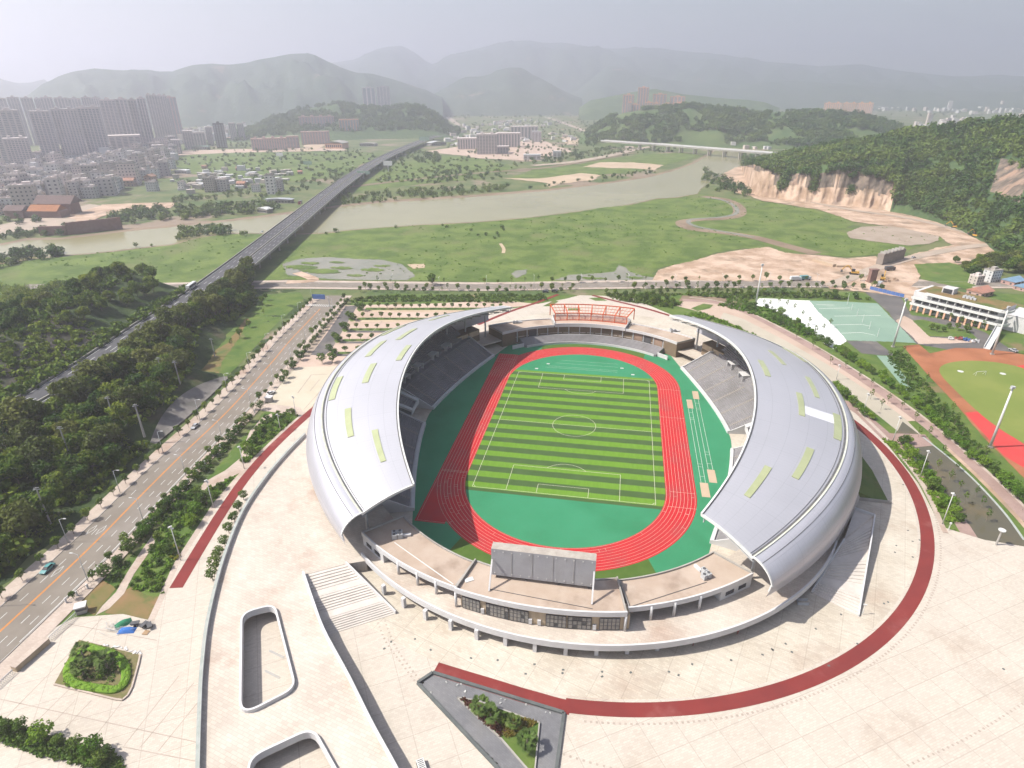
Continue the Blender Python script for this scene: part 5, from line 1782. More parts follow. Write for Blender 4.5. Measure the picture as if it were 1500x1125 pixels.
WOOD = [tree_proto("woodland_tree", 8.5 + i * .7, 4.3 + .35 * (i % 3), .22, .25, 1500, .50, 'leaf_wood' if i < 4 else 'leaf_olive', 500 + i, 11, squash=.8) for i in range(6)]
def in_e_(x, y): return east_z(x, y) > 1.2 and x > exl_x(y) + 27
WE = ats([(-30, 660), (60, 605), (130, 560), (200, 514), (225, 500), (290, 452), (345, 404), (372, 420), (376, 446), (345, 470), (305, 490), (288, 520), (284, 560), (250, 610), (235, 660), (190, 706), (120, 762), (60, 806), (-30, 870)])
LBL = {0: "dense dark green tree in the wood between expressway and city road", 1: "dense dark green tree on the wooded hill left of the expressway"}
WEp = [(p[0], p[1]) for p in WE]
pe = scatter([(x - 4, y) for x, y in WEp], 178, 5.0, random.Random(21))
pe = [p for p in pe if not (-46 < p[1] < 20 and road_x(p[1]) - p[0] < 27) and road_x(p[1]) - p[0] > 19 and p[0] - 4 > exl_x(p[1]) + 24.5]
for x, y in pe:
    hi = y > 60
    pr = WOOD[rng.choice((0, 1, 2, 3, 0, 1, 4, 5))]
    place(pr, x, y, max(east_z(x, y) - .3, 0), rng.uniform(.95, 1.3) * (1.08 if hi else .95) * ((.72 if y < 45 else 1.05) if x - exl_x(y) < 38 else 1), LBL[0], "trees of the wood between expressway and city road")
for y in np.arange(-62, 172, 4.6):
    x = exl_x(y) + 26.6 + rng.uniform(0, 2.2)
    place(WOOD[rng.choice((0, 1, 2, 3, 4, 5))], x, y, max(east_z(x, y), 3.5) - .2, rng.uniform(.95, 1.2) * (1.3 if y > 40 else 1.38), "tree in the screen close along the right side of the expressway", "trees screening the expressway")
pw = []
for x, y in scatter([(-262, -40), (-275, 60), (-286, 140), (-330, 150), (-420, 140), (-470, 120), (-470, -60)], 250, 5.0, random.Random(22)):
    d = exl_x(y) - x
    if y < 35 and 4 < d < 34 + (35 - y) * .1: continue
    if d < 3: continue
    pw.append((x, y))
pw.sort(key=lambda p: math.hypot(p[0] - CAM[0], p[1] - CAM[1]))
NW = max(0, 292 - len(pe) - 51)
C_TREE = [clump(330, 4.4, 8.5, .5, 800 + i, 10) for i in range(4)]
cover("woodland", [(x, y, max(wz_full(x, y) - .2, 0)) for x, y in pw[NW:]], C_TREE, M['leaf_wood'], 63, .85, 1.2)
for x, y in pw[:NW]:
    place(WOOD[rng.choice((0, 1, 2, 3, 0, 1, 2, 4))], x, y, max(wz_full(x, y) - .4, 0), rng.uniform(.8, 1.15), LBL[1], "trees on the hill left of the expressway")
r_ = random.Random(31)
cover("undergrowth", [(x, y, east_z(x, y) - .2) for x, y in scatter(WEp, 1100, 0, r_) if road_x(y) - x > 17 and not (-46 < y < 20 and road_x(y) - x < 25)], C_BUSH, M['leaf_wood'], 60, .6, 1.5)
cover("undergrowth", [(exl_x(y) - d, y, wz_full(exl_x(y) - d, y) - .3) for d, y in [(r_.uniform(5, 34), r_.uniform(-60, 45)) for _ in range(420)]], C_BUSH, M['leaf_wood'], 62, .5, 1.3)
cover("undergrowth", [(exl_x(y) - d, y, wz_full(exl_x(y) - d, y) - .3) for d, y in [(r_.uniform(.5, 6), r_.uniform(-70, 150)) for _ in range(240)] + [(r_.uniform(34, 130), r_.uniform(-70, 150)) for _ in range(1500)]], C_BUSH, M['leaf_wood'], 61, .7, 1.7)
# ================================================================ expressway viaduct
M['viaduct'] = mat("viaduct_concrete", (.33, .315, .28), (.38, .365, .325), scale=.1, detail=7, c3=(.27, .255, .22), scale3=.06)
EZ = 9.0
xl = [p for p in EXL if p[1] < 1660]
i0 = next(i for i, p in enumerate(xl) if p[1] > 128)
root = empty("viaduct", (-300, 250, 0), "long dual carriageway viaduct on concrete piers crossing the river at left", "viaduct")
b = MB()
b.sweep(xl[:i0 + 1], [(.2, 0), (.2, EZ), (-24.6, EZ), (-24.6, 0)])
b.build("embankment", M['undergrowth'], root)
b = MB()
b.sweep(xl[i0:], [(.4, EZ - .3), (-24.8, EZ - .3), (-24.8, EZ - .9), (-21, EZ - 1.9), (-3.4, EZ - 1.9), (.4, EZ - .9)][::-1])
b.build("deck", M['viaduct'], root)
b = MB()
for a, c in ((-.3, -11.6), (-12.8, -24.1)):
    b.grid([[(p[0], p[1], EZ + .02) for p in offset(xl, c)], [(p[0], p[1], EZ + .02) for p in offset(xl, a)]])
b.build("carriageway", M['express_asphalt'], root)
for o in (.2, -24.5):
    b = MB(); b.sweep(offset(xl, o), [(-.25, EZ - .6), (-.25, EZ + 1.05), (.25, EZ + 1.05), (.25, EZ - .6)][::-1]); b.build("parapet", M['viaduct'], root)
b = MB(); b.sweep(offset(xl, -12.2), [(-.3, EZ), (-.3, EZ + .95), (.3, EZ + .95), (.3, EZ)][::-1]); b.build("median_barrier", M['viaduct'], root)
b = MB()
for o in (-.9, -11.0, -13.4, -23.4):
    b.grid([[(p[0], p[1], EZ + .035) for p in offset(xl, o - .14)], [(p[0], p[1], EZ + .035) for p in offset(xl, o + .14)]])
for o in (-4.4, -7.8, -16.6, -20.0):
    dashes(b, offset(xl, 0)[10:], o, 6.0, 9.0, .32, EZ + .03)
b.build("lane_marking", M['white_paint'], root)
for x, y, a in along(offset(xl[i0:], -12.2), 30.0, 18.0):
    if y > 1250: break
    n = (-math.sin(a), math.cos(a))
    b = MB()
    for o in (-7.0, 7.0):
        b.tube([(x + n[0] * o, y + n[1] * o, 0), (x + n[0] * o, y + n[1] * o, EZ - 3.0)], .85, n=10)
    b.box((x, y, EZ - 3.2), (2.0, 19.5, 1.4), a)
    b.build("pier", M['viaduct'], root)

# concrete bridge upriver
BZ = 15.0
bp0 = [at(x, y, BZ)[:2] for x, y in ((880, 206), (930, 209.5), (965, 211.5), (1000, 214.3), (1060, 219), (1120, 223.5), (1150, 226))]
root = empty("bridge", (bp0[4][0], bp0[4][1], 0), "pale concrete road bridge across the river near the quarried hill", "bridge")
b = MB(); b.sweep(bp0, [(0, BZ - 3.2), (0, BZ), (14, BZ), (14, BZ - 3.2)]); b.build("deck", M['viaduct'], root)
for o in (0, 14):
    b = MB(); b.sweep(offset(bp0, o), [(-.3, BZ - .4), (-.3, BZ + 1.6), (.3, BZ + 1.6), (.3, BZ - .4)][::-1]); b.build("parapet", M['white_wall'], root)
for x, y, a in along(bp0[1:], 38.0, 10):
    n = (-math.sin(a), math.cos(a))
    b = MB()
    for o in (2.5, 11.5):
        b.box((x + n[0] * o, y + n[1] * o, 0), (2.2, 3.0, BZ - 3.2), a)
    b.build("pier", M['viaduct'], root)

# ================================================================ vehicles
M['glass'] = mat("vehicle_glass", (.02, .024, .03), rough=.1, spec=.6)
M['tyre'] = mat("tyre", (.02, .02, .02), rough=.9)
def paint(name, c):
    return mat(name, c, rough=.35, spec=.5, coat=.5)
PAINT = {'white': paint("white_car_paint", (.72, .72, .7)), 'dark': paint("dark_car_paint", (.05, .055, .065)), 'silver': paint("silver_car_paint", (.42, .43, .45)),
         'teal': paint("teal_car_paint", (.10, .30, .30)), 'red': paint("red_truck_paint", (.30, .06, .05)), 'yellow': paint("yellow_machine_paint", (.62, .34, .04)), 'blue': paint("blue_paint", (.07, .16, .42))}
def hull(b, prof, w, w_top=None, mi=0):
    """prof = side outline [(x, z)], extruded across the width, narrowed at the top"""
    n = len(prof)
    zs = [p[1] for p in prof]
    lo, hi = min(zs), max(zs)
    vs = []
    for sgn in (-1, 1):
        for x, z in prof:
            k = (z - lo) / (hi - lo)
            vs.append((x, sgn * (w / 2 + ((w_top or w) - w) / 2 * k), z))
    b.add(vs, [tuple(range(n))[::-1], tuple(n + i for i in range(n))] + [(i, (i + 1) % n, n + (i + 1) % n, n + i) for i in range(n)], mi)
def wheels(root, xs, w, r):
    for x in xs:
        for sgn in (-1, 1):
            b = MB(); b.tube([(x, sgn * (w / 2 - .12), r), (x, sgn * (w / 2 + .1), r)], r, n=12)
            b.build("wheel", M['tyre'], root, local=True)
def car(col, label, cat="car", suv=False):
    root = empty("parked_car" if False else "car", (0, 0, 0), label, cat)
    b = MB()
    hull(b, [(-2.25, .35), (2.2, .35), (2.28, .7), (1.2, .92), (-2.0, .98), (-2.3, .85)], 1.8, 1.7)
    b.build("body", PAINT[col], root, local=True)
    b = MB(); hull(b, [(-1.75, .95), (1.1, .92), (.35, 1.40), (-1.2, 1.42)], 1.62, 1.25)
    b.build("window", M['glass'], root, local=True)
    b = MB(); b.box((-.42, 0, 1.405), (1.5, 1.2, .06)); b.build("roof", PAINT[col], root, local=True)
    wheels(root, (-1.4, 1.4), 1.7, .33)
    for sgn in (-1, 1):
        b = MB(); b.box((2.2, sgn * .62, .62), (.12, .34, .14)); b.build("headlight", M['rim'], root, local=True)
    return root
def truck(cab, box, label, cat="truck", L=8.5):
    root = empty("truck", (0, 0, 0), label, cat)
    b = MB(); hull(b, [(L / 2 - 2.1, .6), (L / 2, .6), (L / 2, 1.7), (L / 2 - .25, 2.7), (L / 2 - 2.1, 2.75)], 2.4, 2.25); b.build("cab", PAINT[cab], root, local=True)
    b = MB(); b.box((L / 2 - .08, 0, 1.65), (.2, 2.1, .8)); b.build("windscreen", M['glass'], root, local=True)
    b = MB(); b.box((-1.1, 0, 1.0), (L - 2.4, 2.45, 2.4)); b.build("cargo_box", PAINT[box], root, local=True)
    b = MB(); b.box((-.2, 0, .6), (L - .6, 1.0, .4)); b.build("chassis", M['frame'], root, local=True)
    wheels(root, (-L / 2 + 1.2, -L / 2 + 2.4, L / 2 - 1.3), 2.3, .5)
    return root
def coach(label):
    root = empty("coach", (0, 0, 0), label, "coach")
    b = MB(); hull(b, [(-5.9, .4), (5.9, .4), (6.0, 1.8), (5.7, 3.3), (-5.9, 3.35)], 2.5, 2.35); b.build("body", PAINT['white'], root, local=True)
    b = MB(); hull(b, [(-5.6, 1.55), (5.98, 1.55), (5.78, 2.75), (-5.6, 2.8)], 2.54, 2.44); b.build("window", M['glass'], root, local=True)
    wheels(root, (-3.6, 3.8), 2.4, .5)
    return root
def drop(o, px, py, z, heading):
    p = at(px, py, z)
    o.location = p
    o.rotation_euler = (0, 0, heading)
    return o
def ex_head(y):
    i = min(range(1, len(EXL) - 1), key=lambda k: abs(EXL[k][1] - y))
    return math.atan2(EXL[i + 1][1] - EXL[i - 1][1], EXL[i + 1][0] - EXL[i - 1][0])
for o, px, py, back in ((coach("white coach driving along the viaduct just beyond the dark woods"), 281, 422, 1),
                        (car('dark', "black car on the viaduct, nearest car beside the wood"), 363, 383, 0),
                        (car('white', "white car in the left lanes of the viaduct above the river"), 384, 340.5, 1),
                        (truck('red', 'dark', "dark red lorry on the viaduct where it leaves the river"), 440, 299.5, 1),
                        (car('white', "white car in the right lanes of the viaduct beyond the river"), 470.5, 287, 0),
                        (car('white', "white car on the far left lanes of the viaduct among farm fields"), 516.5, 243, 1),
                        (truck('dark', 'dark', "dark lorry far along the viaduct near the farm fields"), 541, 235, 0),
                        (car('white', "white car at the far end of the viaduct by the hills"), 579, 219.5, 1)):
    p = at(px, py, EZ)
    drop(o, px, py, EZ + .04, ex_head(p[1]) + (math.pi if back else 0))
    if py < 300: o.scale = (1.25, 1.25, 1.25)
def rd_head(y):
    i = min(range(1, len(ROAD_C) - 1), key=lambda k: abs(ROAD_C[k][1] - y))
    return math.atan2(ROAD_C[i + 1][1] - ROAD_C[i - 1][1], ROAD_C[i + 1][0] - ROAD_C[i - 1][0])
drop(car('silver', "silver car parked beside the grey slope on the city road"), 286, 626, .34, rd_head(-25) + math.pi)
drop(car('teal', "teal car driving at the near left end of the city road"), 70, 835, .34, rd_head(-105) + math.pi)
drop(car('white', "white car standing at the small gate left of the stadium"), 397, 577, .34, 1.2)
drop(car('dark', "dark car on the far road by the central entrance, left one"), 799, 428, .345, .2)
drop(car('dark', "dark car on the far road by the central entrance, right one"), 812, 427, .345, .2)
drop(car('dark', "dark car waiting in front of the white school building"), 1396, 470, .4, 2.2)
drop(car('silver', "silver car parked by the covered school ramp"), 1484, 514, .4, 1.9)

# ================================================================ buildings
M['tower_wall'] = mat("tower_render", (.60, .53, .50), (.66, .58, .55), scale=.05, rnd=.12)
M['tower_orange'] = mat("orange_tower_render", (.68, .39, .25), (.72, .44, .30), scale=.05, rnd=.1)
M['tower_pink'] = mat("pink_tower_render", (.54, .37, .325), (.58, .41, .36), scale=.05, rnd=.08)
def floors(m, period=3.0, k=.45):
    t = m.node_tree
    p = t.nodes["Principled BSDF"]
    tc = _nd(t, "ShaderNodeTexCoord"); sx = _nd(t, "ShaderNodeSeparateXYZ"); t.links.new(tc.outputs["Object"], sx.inputs[0])
    d = _nd(t, "ShaderNodeMath", operation='DIVIDE'); d.inputs[1].default_value = period; t.links.new(sx.outputs["Z"], d.inputs[0])
    f = _nd(t, "ShaderNodeMath", operation='FRACT'); t.links.new(d.outputs[0], f.inputs[0])
    l = _nd(t, "ShaderNodeMath", operation='GREATER_THAN'); l.inputs[1].default_value = k; t.links.new(f.outputs[0], l.inputs[0])
    x = _nd(t, "ShaderNodeMix", data_type='RGBA')
    t.links.new(l.outputs[0], x.inputs[0])
    s = p.inputs["Base Color"]
    if s.is_linked: t.links.new(s.links[0].from_socket, x.inputs[6])
    else: x.inputs[6].default_value = s.default_value
    x.inputs[7].default_value = (.15, .155, .165, 1)
    t.links.new(x.outputs[2], s)
    return m
M['bay'] = floors(mat("window_bay", (.56, .50, .48), (.62, .55, .52), scale=.1), 3.0, .42)
M['glass_grid'] = floors(mat("glazed_front", (.26, .30, .31), (.30, .34, .35), scale=.1, rough=.25, spec=.5), 4.0, .25)
def pos_dist(pxc, top, dist):
    p = far(pxc, top, dist)
    return p
def tower(pxl, pxr, top, dist, label, wall='tower_wall', depth=17, nb=6, crown=True, group=None, base=0.0, rot=0.0, bay='bay', cat="apartment tower"):
    dist *= 1.22 + .2 * max(0.0, (700 - pxl) / 700)
    dist *= .9 if pxl > 900 else 1.0
    base = 0.0
    a, c = far(pxl, top, dist), far(pxr, top, dist)
    w = math.dist(a[:2], c[:2])
    ang = math.atan2(c[1] - a[1], c[0] - a[0]) + rot
    h = (a[2] + c[2]) / 2 - base
    mx, my = (a[0] + c[0]) / 2, (a[1] + c[1]) / 2
    root = empty("apartment_tower" if cat == "apartment tower" else "office_building", (mx, my, base), label, cat, group, rz=ang)
    b = MB(); b.box((0, depth / 2, 0), (w, depth, h)); b.build("wall", M[wall], root, local=True)
    bw = w / nb
    for i in range(nb):
        s = MB(); s.box((-w / 2 + (i + .5) * bw, -.05, 2.0), (bw * (.68 if nb < 8 else .46), .5, h - 4.0)); s.build("window_bay", M[bay], root, local=True)
    for sgn in (-1, 1):
        s = MB(); s.box((sgn * (w / 2 + .02), depth * .5, 2.0), (.5, depth * .5, h - 4.0)); s.build("window_bay", M[bay], root, local=True)
    s = MB(); s.box((0, depth / 2, h), (w + .8, depth + .8, 1.0))
    if crown:
        for i in range(max(1, nb // 3)):
            s.box((-w / 2 + (i + .5) * w / max(1, nb // 3), depth / 2, h + 1.0), (w / nb * 1.1, depth * .5, 3.5))
    s.build("roof", M[wall], root, local=True)
    return root
TW = [(-40, 26, 162, 1080, "tall grey pink tower at the left edge behind a lower block", 7), (4, 40, 203, 1000, "lower grey residential block at the left edge in front of a tall tower", 7),
      (42, 71, 163, 1110, "narrow grey pink tower, leftmost of the three joined slabs", 5), (73, 111, 160, 1125, "wide grey pink slab tower in the middle of three", 8),
      (112, 144, 157.5, 1140, "grey pink slab tower at the right of three", 6), (145, 168, 146, 1260, "tower with widely spaced white window frames", 4),
      (168.5, 185, 145, 1270, "plain brownish tower beside the one with white frames", 3), (186, 199, 146, 1290, "slim grey tower right of the brownish one", 3),
      (199.5, 212, 144, 1300, "dark slim tower before the hazy right row", 3)]
for l, r, t_, d, lb, nb in TW:
    tower(l, r, t_, d, lb, nb=nb)
tower(158, 205, 199, 1190, "low tan podium at the foot of the slim towers", depth=40, nb=5, crown=False, cat="podium building")
for i, (l, r) in enumerate(((-60, -38), (-36, -14), (-12, 8), (9, 27), (29, 47), (49, 58), (58, 76), (78, 98), (99, 117), (118, 132), (133, 146))):
    tower(l, r, 142.5 + (i % 3) * .8, 1560, "hazy tower in the long back row behind the left city slabs", nb=4, group="back row of hazy towers")
for i, (l, r) in enumerate(((213, 221), (221.5, 229), (229.5, 237), (237.5, 243))):
    tower(l, r, 139 + i * .4, 1480 + 30 * i, "hazy slim tower at the right end of the city row", nb=2, group="hazy slim towers at the right end")
tower(238, 257, 142.5, 1640, "pinkish red tower at the right end of the city row", 'tower_pink', nb=4)
tower(530, 549, 128.5, 2500, "dark left tower of the pair on the hill before the mountains", nb=3, bay='glass_grid'); tower(551, 570, 127, 2520, "right tower of the pair, with a pale stripe, before the mountains", nb=4)
# blocks in the middle distance
tower(311, 327, 181, 1360, "dark green glazed office tower behind the farm fields", 'glass', depth=22, nb=4, bay='glass_grid', cat="office building")
for l, r, t_, d, lb in ((246, 256, 200, 1330, "small grey block with a plain front beside the farm field edge"), (266, 281, 192, 1340, "brown grey mid rise block left of the glazed office tower"), (282, 299, 194, 1420, "pink white mid rise block left of the glazed office tower"),
                     (300, 309, 186, 1440, "pale narrow block touching the glazed office tower"), (334, 344, 180, 1560, "white block behind the glazed office tower"), (346, 356, 181, 1570, "white block right of another white block behind the office tower"),
                     (222, 240, 213, 1150, "grey apartment block with balconies at the village edge"), (250, 263, 205, 1250, "dark grey block standing before the brown mid rise")):
    tower(l, r, t_, d, lb, 'tower_wall', depth=14, nb=4, crown=False, cat="apartment block")
tower(367, 419, 203, 1290, "long pink brick school block beside the farm fields", 'tower_pink', depth=16, nb=14, crown=True, cat="school block"); tower(419, 437, 200, 1330, "shorter wing of the pink brick school block", 'tower_pink', depth=16, nb=4, crown=False, cat="school block")
tower(437, 489, 171, 1640, "long pinkish building halfway up the wooded hill", 'tower_pink', depth=14, nb=12, crown=True, base=12, cat="hillside building"); tower(496, 525, 175, 1610, "cream building on the hill right of the pinkish one", 'tower_orange', depth=14, nb=7, crown=False, base=10, cat="hillside building")
tower(440, 482, 193, 1420, "red brown campus block behind the tan sports hall", 'tower_pink', depth=14, nb=10, crown=False, cat="campus block")
tower(698, 728, 197, 1190, "beige office block with a grid of windows beyond the river", 'tower_wall', depth=22, nb=7, cat="office building"); tower(728, 745, 215, 1210, "low wing right of the beige office block", 'tower_wall', depth=22, nb=4, crown=False, cat="office wing")
for l, r, t_, d, lb in ((670, 700, 203, 1290, "low teal glass hall left of the beige office block"), (727, 762, 195.5, 1340, "teal glass building behind the beige office block"), (748, 788, 185.5, 1560, "long grey glass building furthest behind the beige office block")):
    tower(l, r, t_, d, lb, 'tower_wall', depth=30, nb=8, crown=False, bay='glass_grid', cat="glass building")
tower(779, 793, 192.5, 1480, "small white block beside the long glass buildings", 'white_wall', depth=12, nb=3, crown=False, cat="office building")
tower(767, 792, 227, 1090, "low white walled shed between trees above the far bank", 'white_wall', depth=14, nb=4, crown=False, cat="shed"); tower(810, 822, 222, 1120, "small cream tower house in the trees above the far bank", 'white_wall', depth=12, nb=2, crown=False, cat="house")
for l, r, t_, d, lb in ((913, 929, 139, 2200, "slim orange tower at the left of the orange group"), (935, 951, 128.5, 2250, "tallest orange tower of the group above the green hill"), (957, 977, 138, 2300, "broad orange block right of the tallest orange tower"),
                     (982, 1004, 141.5, 2320, "orange block at the right end of the orange group")):
    tower(l, r, t_, d, lb, 'tower_orange', nb=4, base=20)
for i, (l, r, t_) in enumerate(((920, 926, 150), (925, 936, 153), (945, 956, 150), (957, 966, 151), (970, 985, 152), (986, 1008, 151))):
    tower(l, r, t_, 2100 + i * 5, "lower orange block in the front row on the green hill", 'tower_orange', nb=3, base=20, group="lower orange blocks on the green hill")
for l, r, lb in ((1208, 1234, "left slab of the orange row beyond the hill"), (1235, 1256, "middle slab of the orange row beyond the hill"), (1257, 1280, "right slab of the orange row beyond the hill")):
    tower(l, r, 151, 2500, lb, 'tower_orange', nb=8)
# tan sports hall with a bowed roof, white roofed hall, temple
def hall(px, py, w, d, h, label, wall, roof, bow, rz=0.0, cat="hall"):
    p = at(px, py, 0)
    root = empty("hall", p, label, cat, rz=rz)
    b = MB(); b.box((0, 0, 0), (w, d, h)); b.build("wall", wall, root, local=True)
    b = MB()
    n = 10
    for i in range(n):
        x0, x1 = -w * .54 + w * 1.08 * i / n, -w * .54 + w * 1.08 * (i + 1) / n
        z0, z1 = (h + bow * math.sin(math.pi * k / n) for k in (i, i + 1))
        b.add([(x0, -d * .54, z0), (x1, -d * .54, z1), (x1, d * .54, z1), (x0, d * .54, z0), (x0, -d * .54, z0 + .8), (x1, -d * .54, z1 + .8), (x1, d * .54, z1 + .8), (x0, d * .54, z0 + .8)],
              [(4, 5, 6, 7), (3, 2, 1, 0), (0, 1, 5, 4), (2, 3, 7, 6), (1, 2, 6, 5), (3, 0, 4, 7)])
    b.build("roof", roof, root, local=True)
    b = MB()
    for i in range(8):
        b.box((-w * .42 + i * w * .12, -d / 2, h * .3), (w * .08, .4, h * .45))
    b.build("window", M['dark_glass'], root, local=True)
    return root
hall(494, 217, 44, 40, 12, "tan sports hall with a grey bowed roof among trees", M['tower_orange'], M['concrete'], 5); hall(540, 214, 40, 24, 6, "low grey hall right of the tan sports hall", M['concrete'], M['concrete'], 2)
hall(640, 213, 46, 20, 7, "low hall with a brilliant white roof beside the viaduct end", M['concrete'], PAINT['white'], 3, .9); hall(295, 219, 40, 14, 7, "long low shed with pale teal roof by the farm fields", M['concrete'], M['mint'], 1)
hall(388, 311, 18, 9, 4, "small shed with white sloping roof on the far river bank", M['concrete'], PAINT['white'], 1.2, -.35); hall(116, 258, 26, 12, 9, "village shed with a bright white roof", M['concrete'], PAINT['white'], .8, .2); hall(268, 254, 22, 12, 5, "small white roofed building on the field beside the village", M['white_wall'], PAINT['white'], .8)
for i, (x0, y0, lb) in enumerate(((425, 216, "yellowish yard shed by the long school block"), (410, 297, "blue grey barge shed on the far river bank"), (335, 204, "red roofed low building in front of the wooded hill"))):
    hall(x0, y0, 30 if i != 1 else 34, 10, 4, lb, M['concrete'], [M['tower_orange'], PAINT['silver'], M['tower_pink']][i], 1.0, .1)
# temple with stepped tile roofs
M['tile_red'] = mat("orange_roof_tiles", (.36, .15, .06), (.28, .12, .06), scale=.4, detail=6)
M['tile_dark'] = mat("dark_roof_tiles", (.12, .085, .08), (.16, .11, .10), scale=.4, detail=6)
M['brick'] = mat("old_brick", (.22, .125, .10), (.26, .16, .13), scale=.3, detail=7)
root = empty("temple", at(70, 318, 0), "old temple with stepped orange and dark tiled roofs by the river", "temple", rz=.12)
def gable(b, x, y, z, w, d, h):
    b.add([(x - w / 2, y - d / 2, z), (x + w / 2, y - d / 2, z), (x + w / 2, y + d / 2, z), (x - w / 2, y + d / 2, z), (x - w / 2, y, z + h), (x + w / 2, y, z + h)], [(0, 1, 5, 4), (2, 3, 4, 5), (1, 2, 5), (3, 0, 4), (3, 2, 1, 0)])
b = MB(); b.box((0, 0, 0), (44, 14, 8)); b.box((0, 22, 0), (40, 16, 13)); b.box((-30, -4, 0), (22, 14, 9)); b.build("wall", M['brick'], root, local=True)
b = MB(); gable(b, 2, 0, 8, 36, 18, 6); b.build("front_roof", M['tile_red'], root, local=True)
b = MB(); gable(b, 0, 22, 13, 46, 22, 8); gable(b, -30, -4, 9, 24, 17, 5); b.build("rear_roof", M['tile_dark'], root, local=True)
# river wall of the temple yard
b = MB(); b.bar(at(60, 345, .1), at(100, 344, .1), 2.0, 9); b.bar(at(100, 344, .1), at(180, 335, .1), 2.0, 12)
tag(b.build("river_wall", M['brick']), "old brick river wall below the temple", "wall")

# village houses: a few kinds, copied
HW = [mat("house_wall", c, tuple(v * .88 for v in c), scale=.3, detail=5, rnd=.22) for c in ((.60, .52, .47), (.50, .46, .45), (.70, .66, .62), (.46, .31, .26), (.58, .58, .57))]
M['flat_roof'] = mat("flat_house_roof", (.46, .41, .38), (.56, .51, .47), scale=.2, detail=6, rnd=.3)
M['redroof'] = mat("village_tiles", (.42, .22, .15), (.34, .19, .14), scale=.3, rnd=.2)
M['tinroof'] = mat("blue_tin_roof", (.20, .32, .45), (.24, .37, .5), scale=.4, rough=.5)
def house(w, d, fl, wi, roof='flat', label="house"):
    root = empty("village_house", (0, 0, 0), label, "house")
    h = fl * 3.1
    b = MB(); b.box((0, 0, 0), (w, d, h)); b.build("wall", HW[wi], root, local=True)
    n = max(2, int(w / 3.2))
    for f in range(fl):
        b = MB()
        for i in range(n):
            for sgn in (-1, 1):
                b.box((-w / 2 + (i + .5) * w / n, sgn * d / 2, f * 3.1 + .9), (w / n * .36, .2, 1.2))
        for i in range(max(1, int(d / 4))):
            for sgn in (-1, 1):
                b.box((sgn * w / 2, -d / 2 + (i + .5) * d / max(1, int(d / 4)), f * 3.1 + .9), (.2, 1.2, 1.2))
        b.build("window_row", M['dark_glass'], root, local=True)
    b = MB()
    if roof == 'flat':
        for sx, sy, dx, dy in ((0, -d / 2, w + .3, .3), (0, d / 2, w + .3, .3), (-w / 2, 0, .3, d), (w / 2, 0, .3, d)):
            b.box((sx, sy, h), (dx, dy, 1.0))
        b.box((0, 0, h), (w - .3, d - .3, .15)); b.box((w * .22, d * .15, h), (w * .35, d * .4, 2.6)); b.box((-w * .3, d * .25, h), (1.6, 1.6, 1.8))
        b.build("roof", M['flat_roof'], root, local=True)
    else:
        gable(b, 0, 0, h, w + 1, d + 1.4, 2.6); b.build("roof", M[roof], root, local=True)
    return root
HP = [house(10, 9, 3, 0), house(12, 10, 5, 1), house(9, 9, 6, 2), house(14, 10, 4, 4), house(11, 8, 2, 3, 'redroof'), house(16, 11, 7, 0), house(9, 12, 4, 2)]
VIL = [p[:2] for p in ats([(-20, 318), (-20, 262), (25, 250), (70, 240), (130, 228), (190, 216), (235, 212), (262, 222), (255, 240), (245, 258), (225, 274), (170, 282), (150, 292), (105, 294), (60, 305), (40, 312)])]
vp = scatter(VIL, 285, 12.5, random.Random(77))
vp.sort(key=lambda p: p[1])
for i, (x, y) in enumerate(vp):
    pr = HP[rng.choice((0, 1, 2, 3, 4, 0, 1, 5, 6, 3, 4))]
    o = place(pr, x, y, 0, rng.uniform(1.1, 1.6), "grey or pink flat roofed house packed into the old village at left", "houses packed into the old village", rz=.35 + rng.choice((0, math.pi / 2)) + rng.gauss(0, .12))
singles = [(4, 308, 5, 1.0, "green grey six storey block at the left edge behind the temple"), (20, 306, 5, 1.05, "second six storey block from the left edge, behind the temple"), (113, 291, 2, 1.2, "white sided house at the front edge of the village above the green bank"), (135, 290, 3, 1.2, "tan house at the front edge of the village above the green bank"),
           (225, 280, 3, 1.0, "pale house with veranda columns near the village corner"), (268, 278, 6, .9, "small pale house alone by the village corner"), (310, 281, 5, .95, "tall derelict white house beside the field, left of two"), (329, 280, 1, 1.1, "derelict grey house close beside the tall white one"),
           (355, 275, 4, 1.1, "ruined reddish house between the derelict houses"), (376, 281, 3, .8, "derelict house right before the viaduct"), (399, 284, 2, 1.3, "tall dark derelict tower house before the viaduct"), (410, 280, 1, .9, "grey house touching the tall dark derelict tower"),
           (300, 247, 4, .8, "small house with yellow wall on the farm field edge"), (350, 250, 4, .8, "small white roofed farmhouse in the field"), (440, 255, 4, .7, "tiny shed in the farm fields near the viaduct")]
for px, py, k, s, lb in singles:
    p = at(px, py, 0)
    place(HP[k], p[0], p[1], 0, s, lb, None, rz=.3 + rng.gauss(0, .1))
# little blue roofed sheds and houses behind the school
for px, py, k, lb in ((1428, 416, 0, "grey concrete house left of the blue sheds behind the school"), (1450, 412, 3, "tan concrete house beside the blue sheds behind the school")):
    p = at(px, py, 0); place(HP[k], p[0], p[1], 0, .7, lb, None, rz=.5)
for px, py, rf, lb, s in ((1482, 416, 'tinroof', "larger shed with a blue tin roof behind the school", 1.0), (1497, 424, 'tinroof', "smaller shed with a blue tin roof at the right edge", .8), (1434, 432, 'redroof', "house with an orange tiled roof behind the school", 1.1)):
    o = house(12, 9, 1, 3, rf, lb); p = at(px, py, 0); o.location = p; o.rotation_euler = (0, 0, .6); o.scale = (s, s, s)
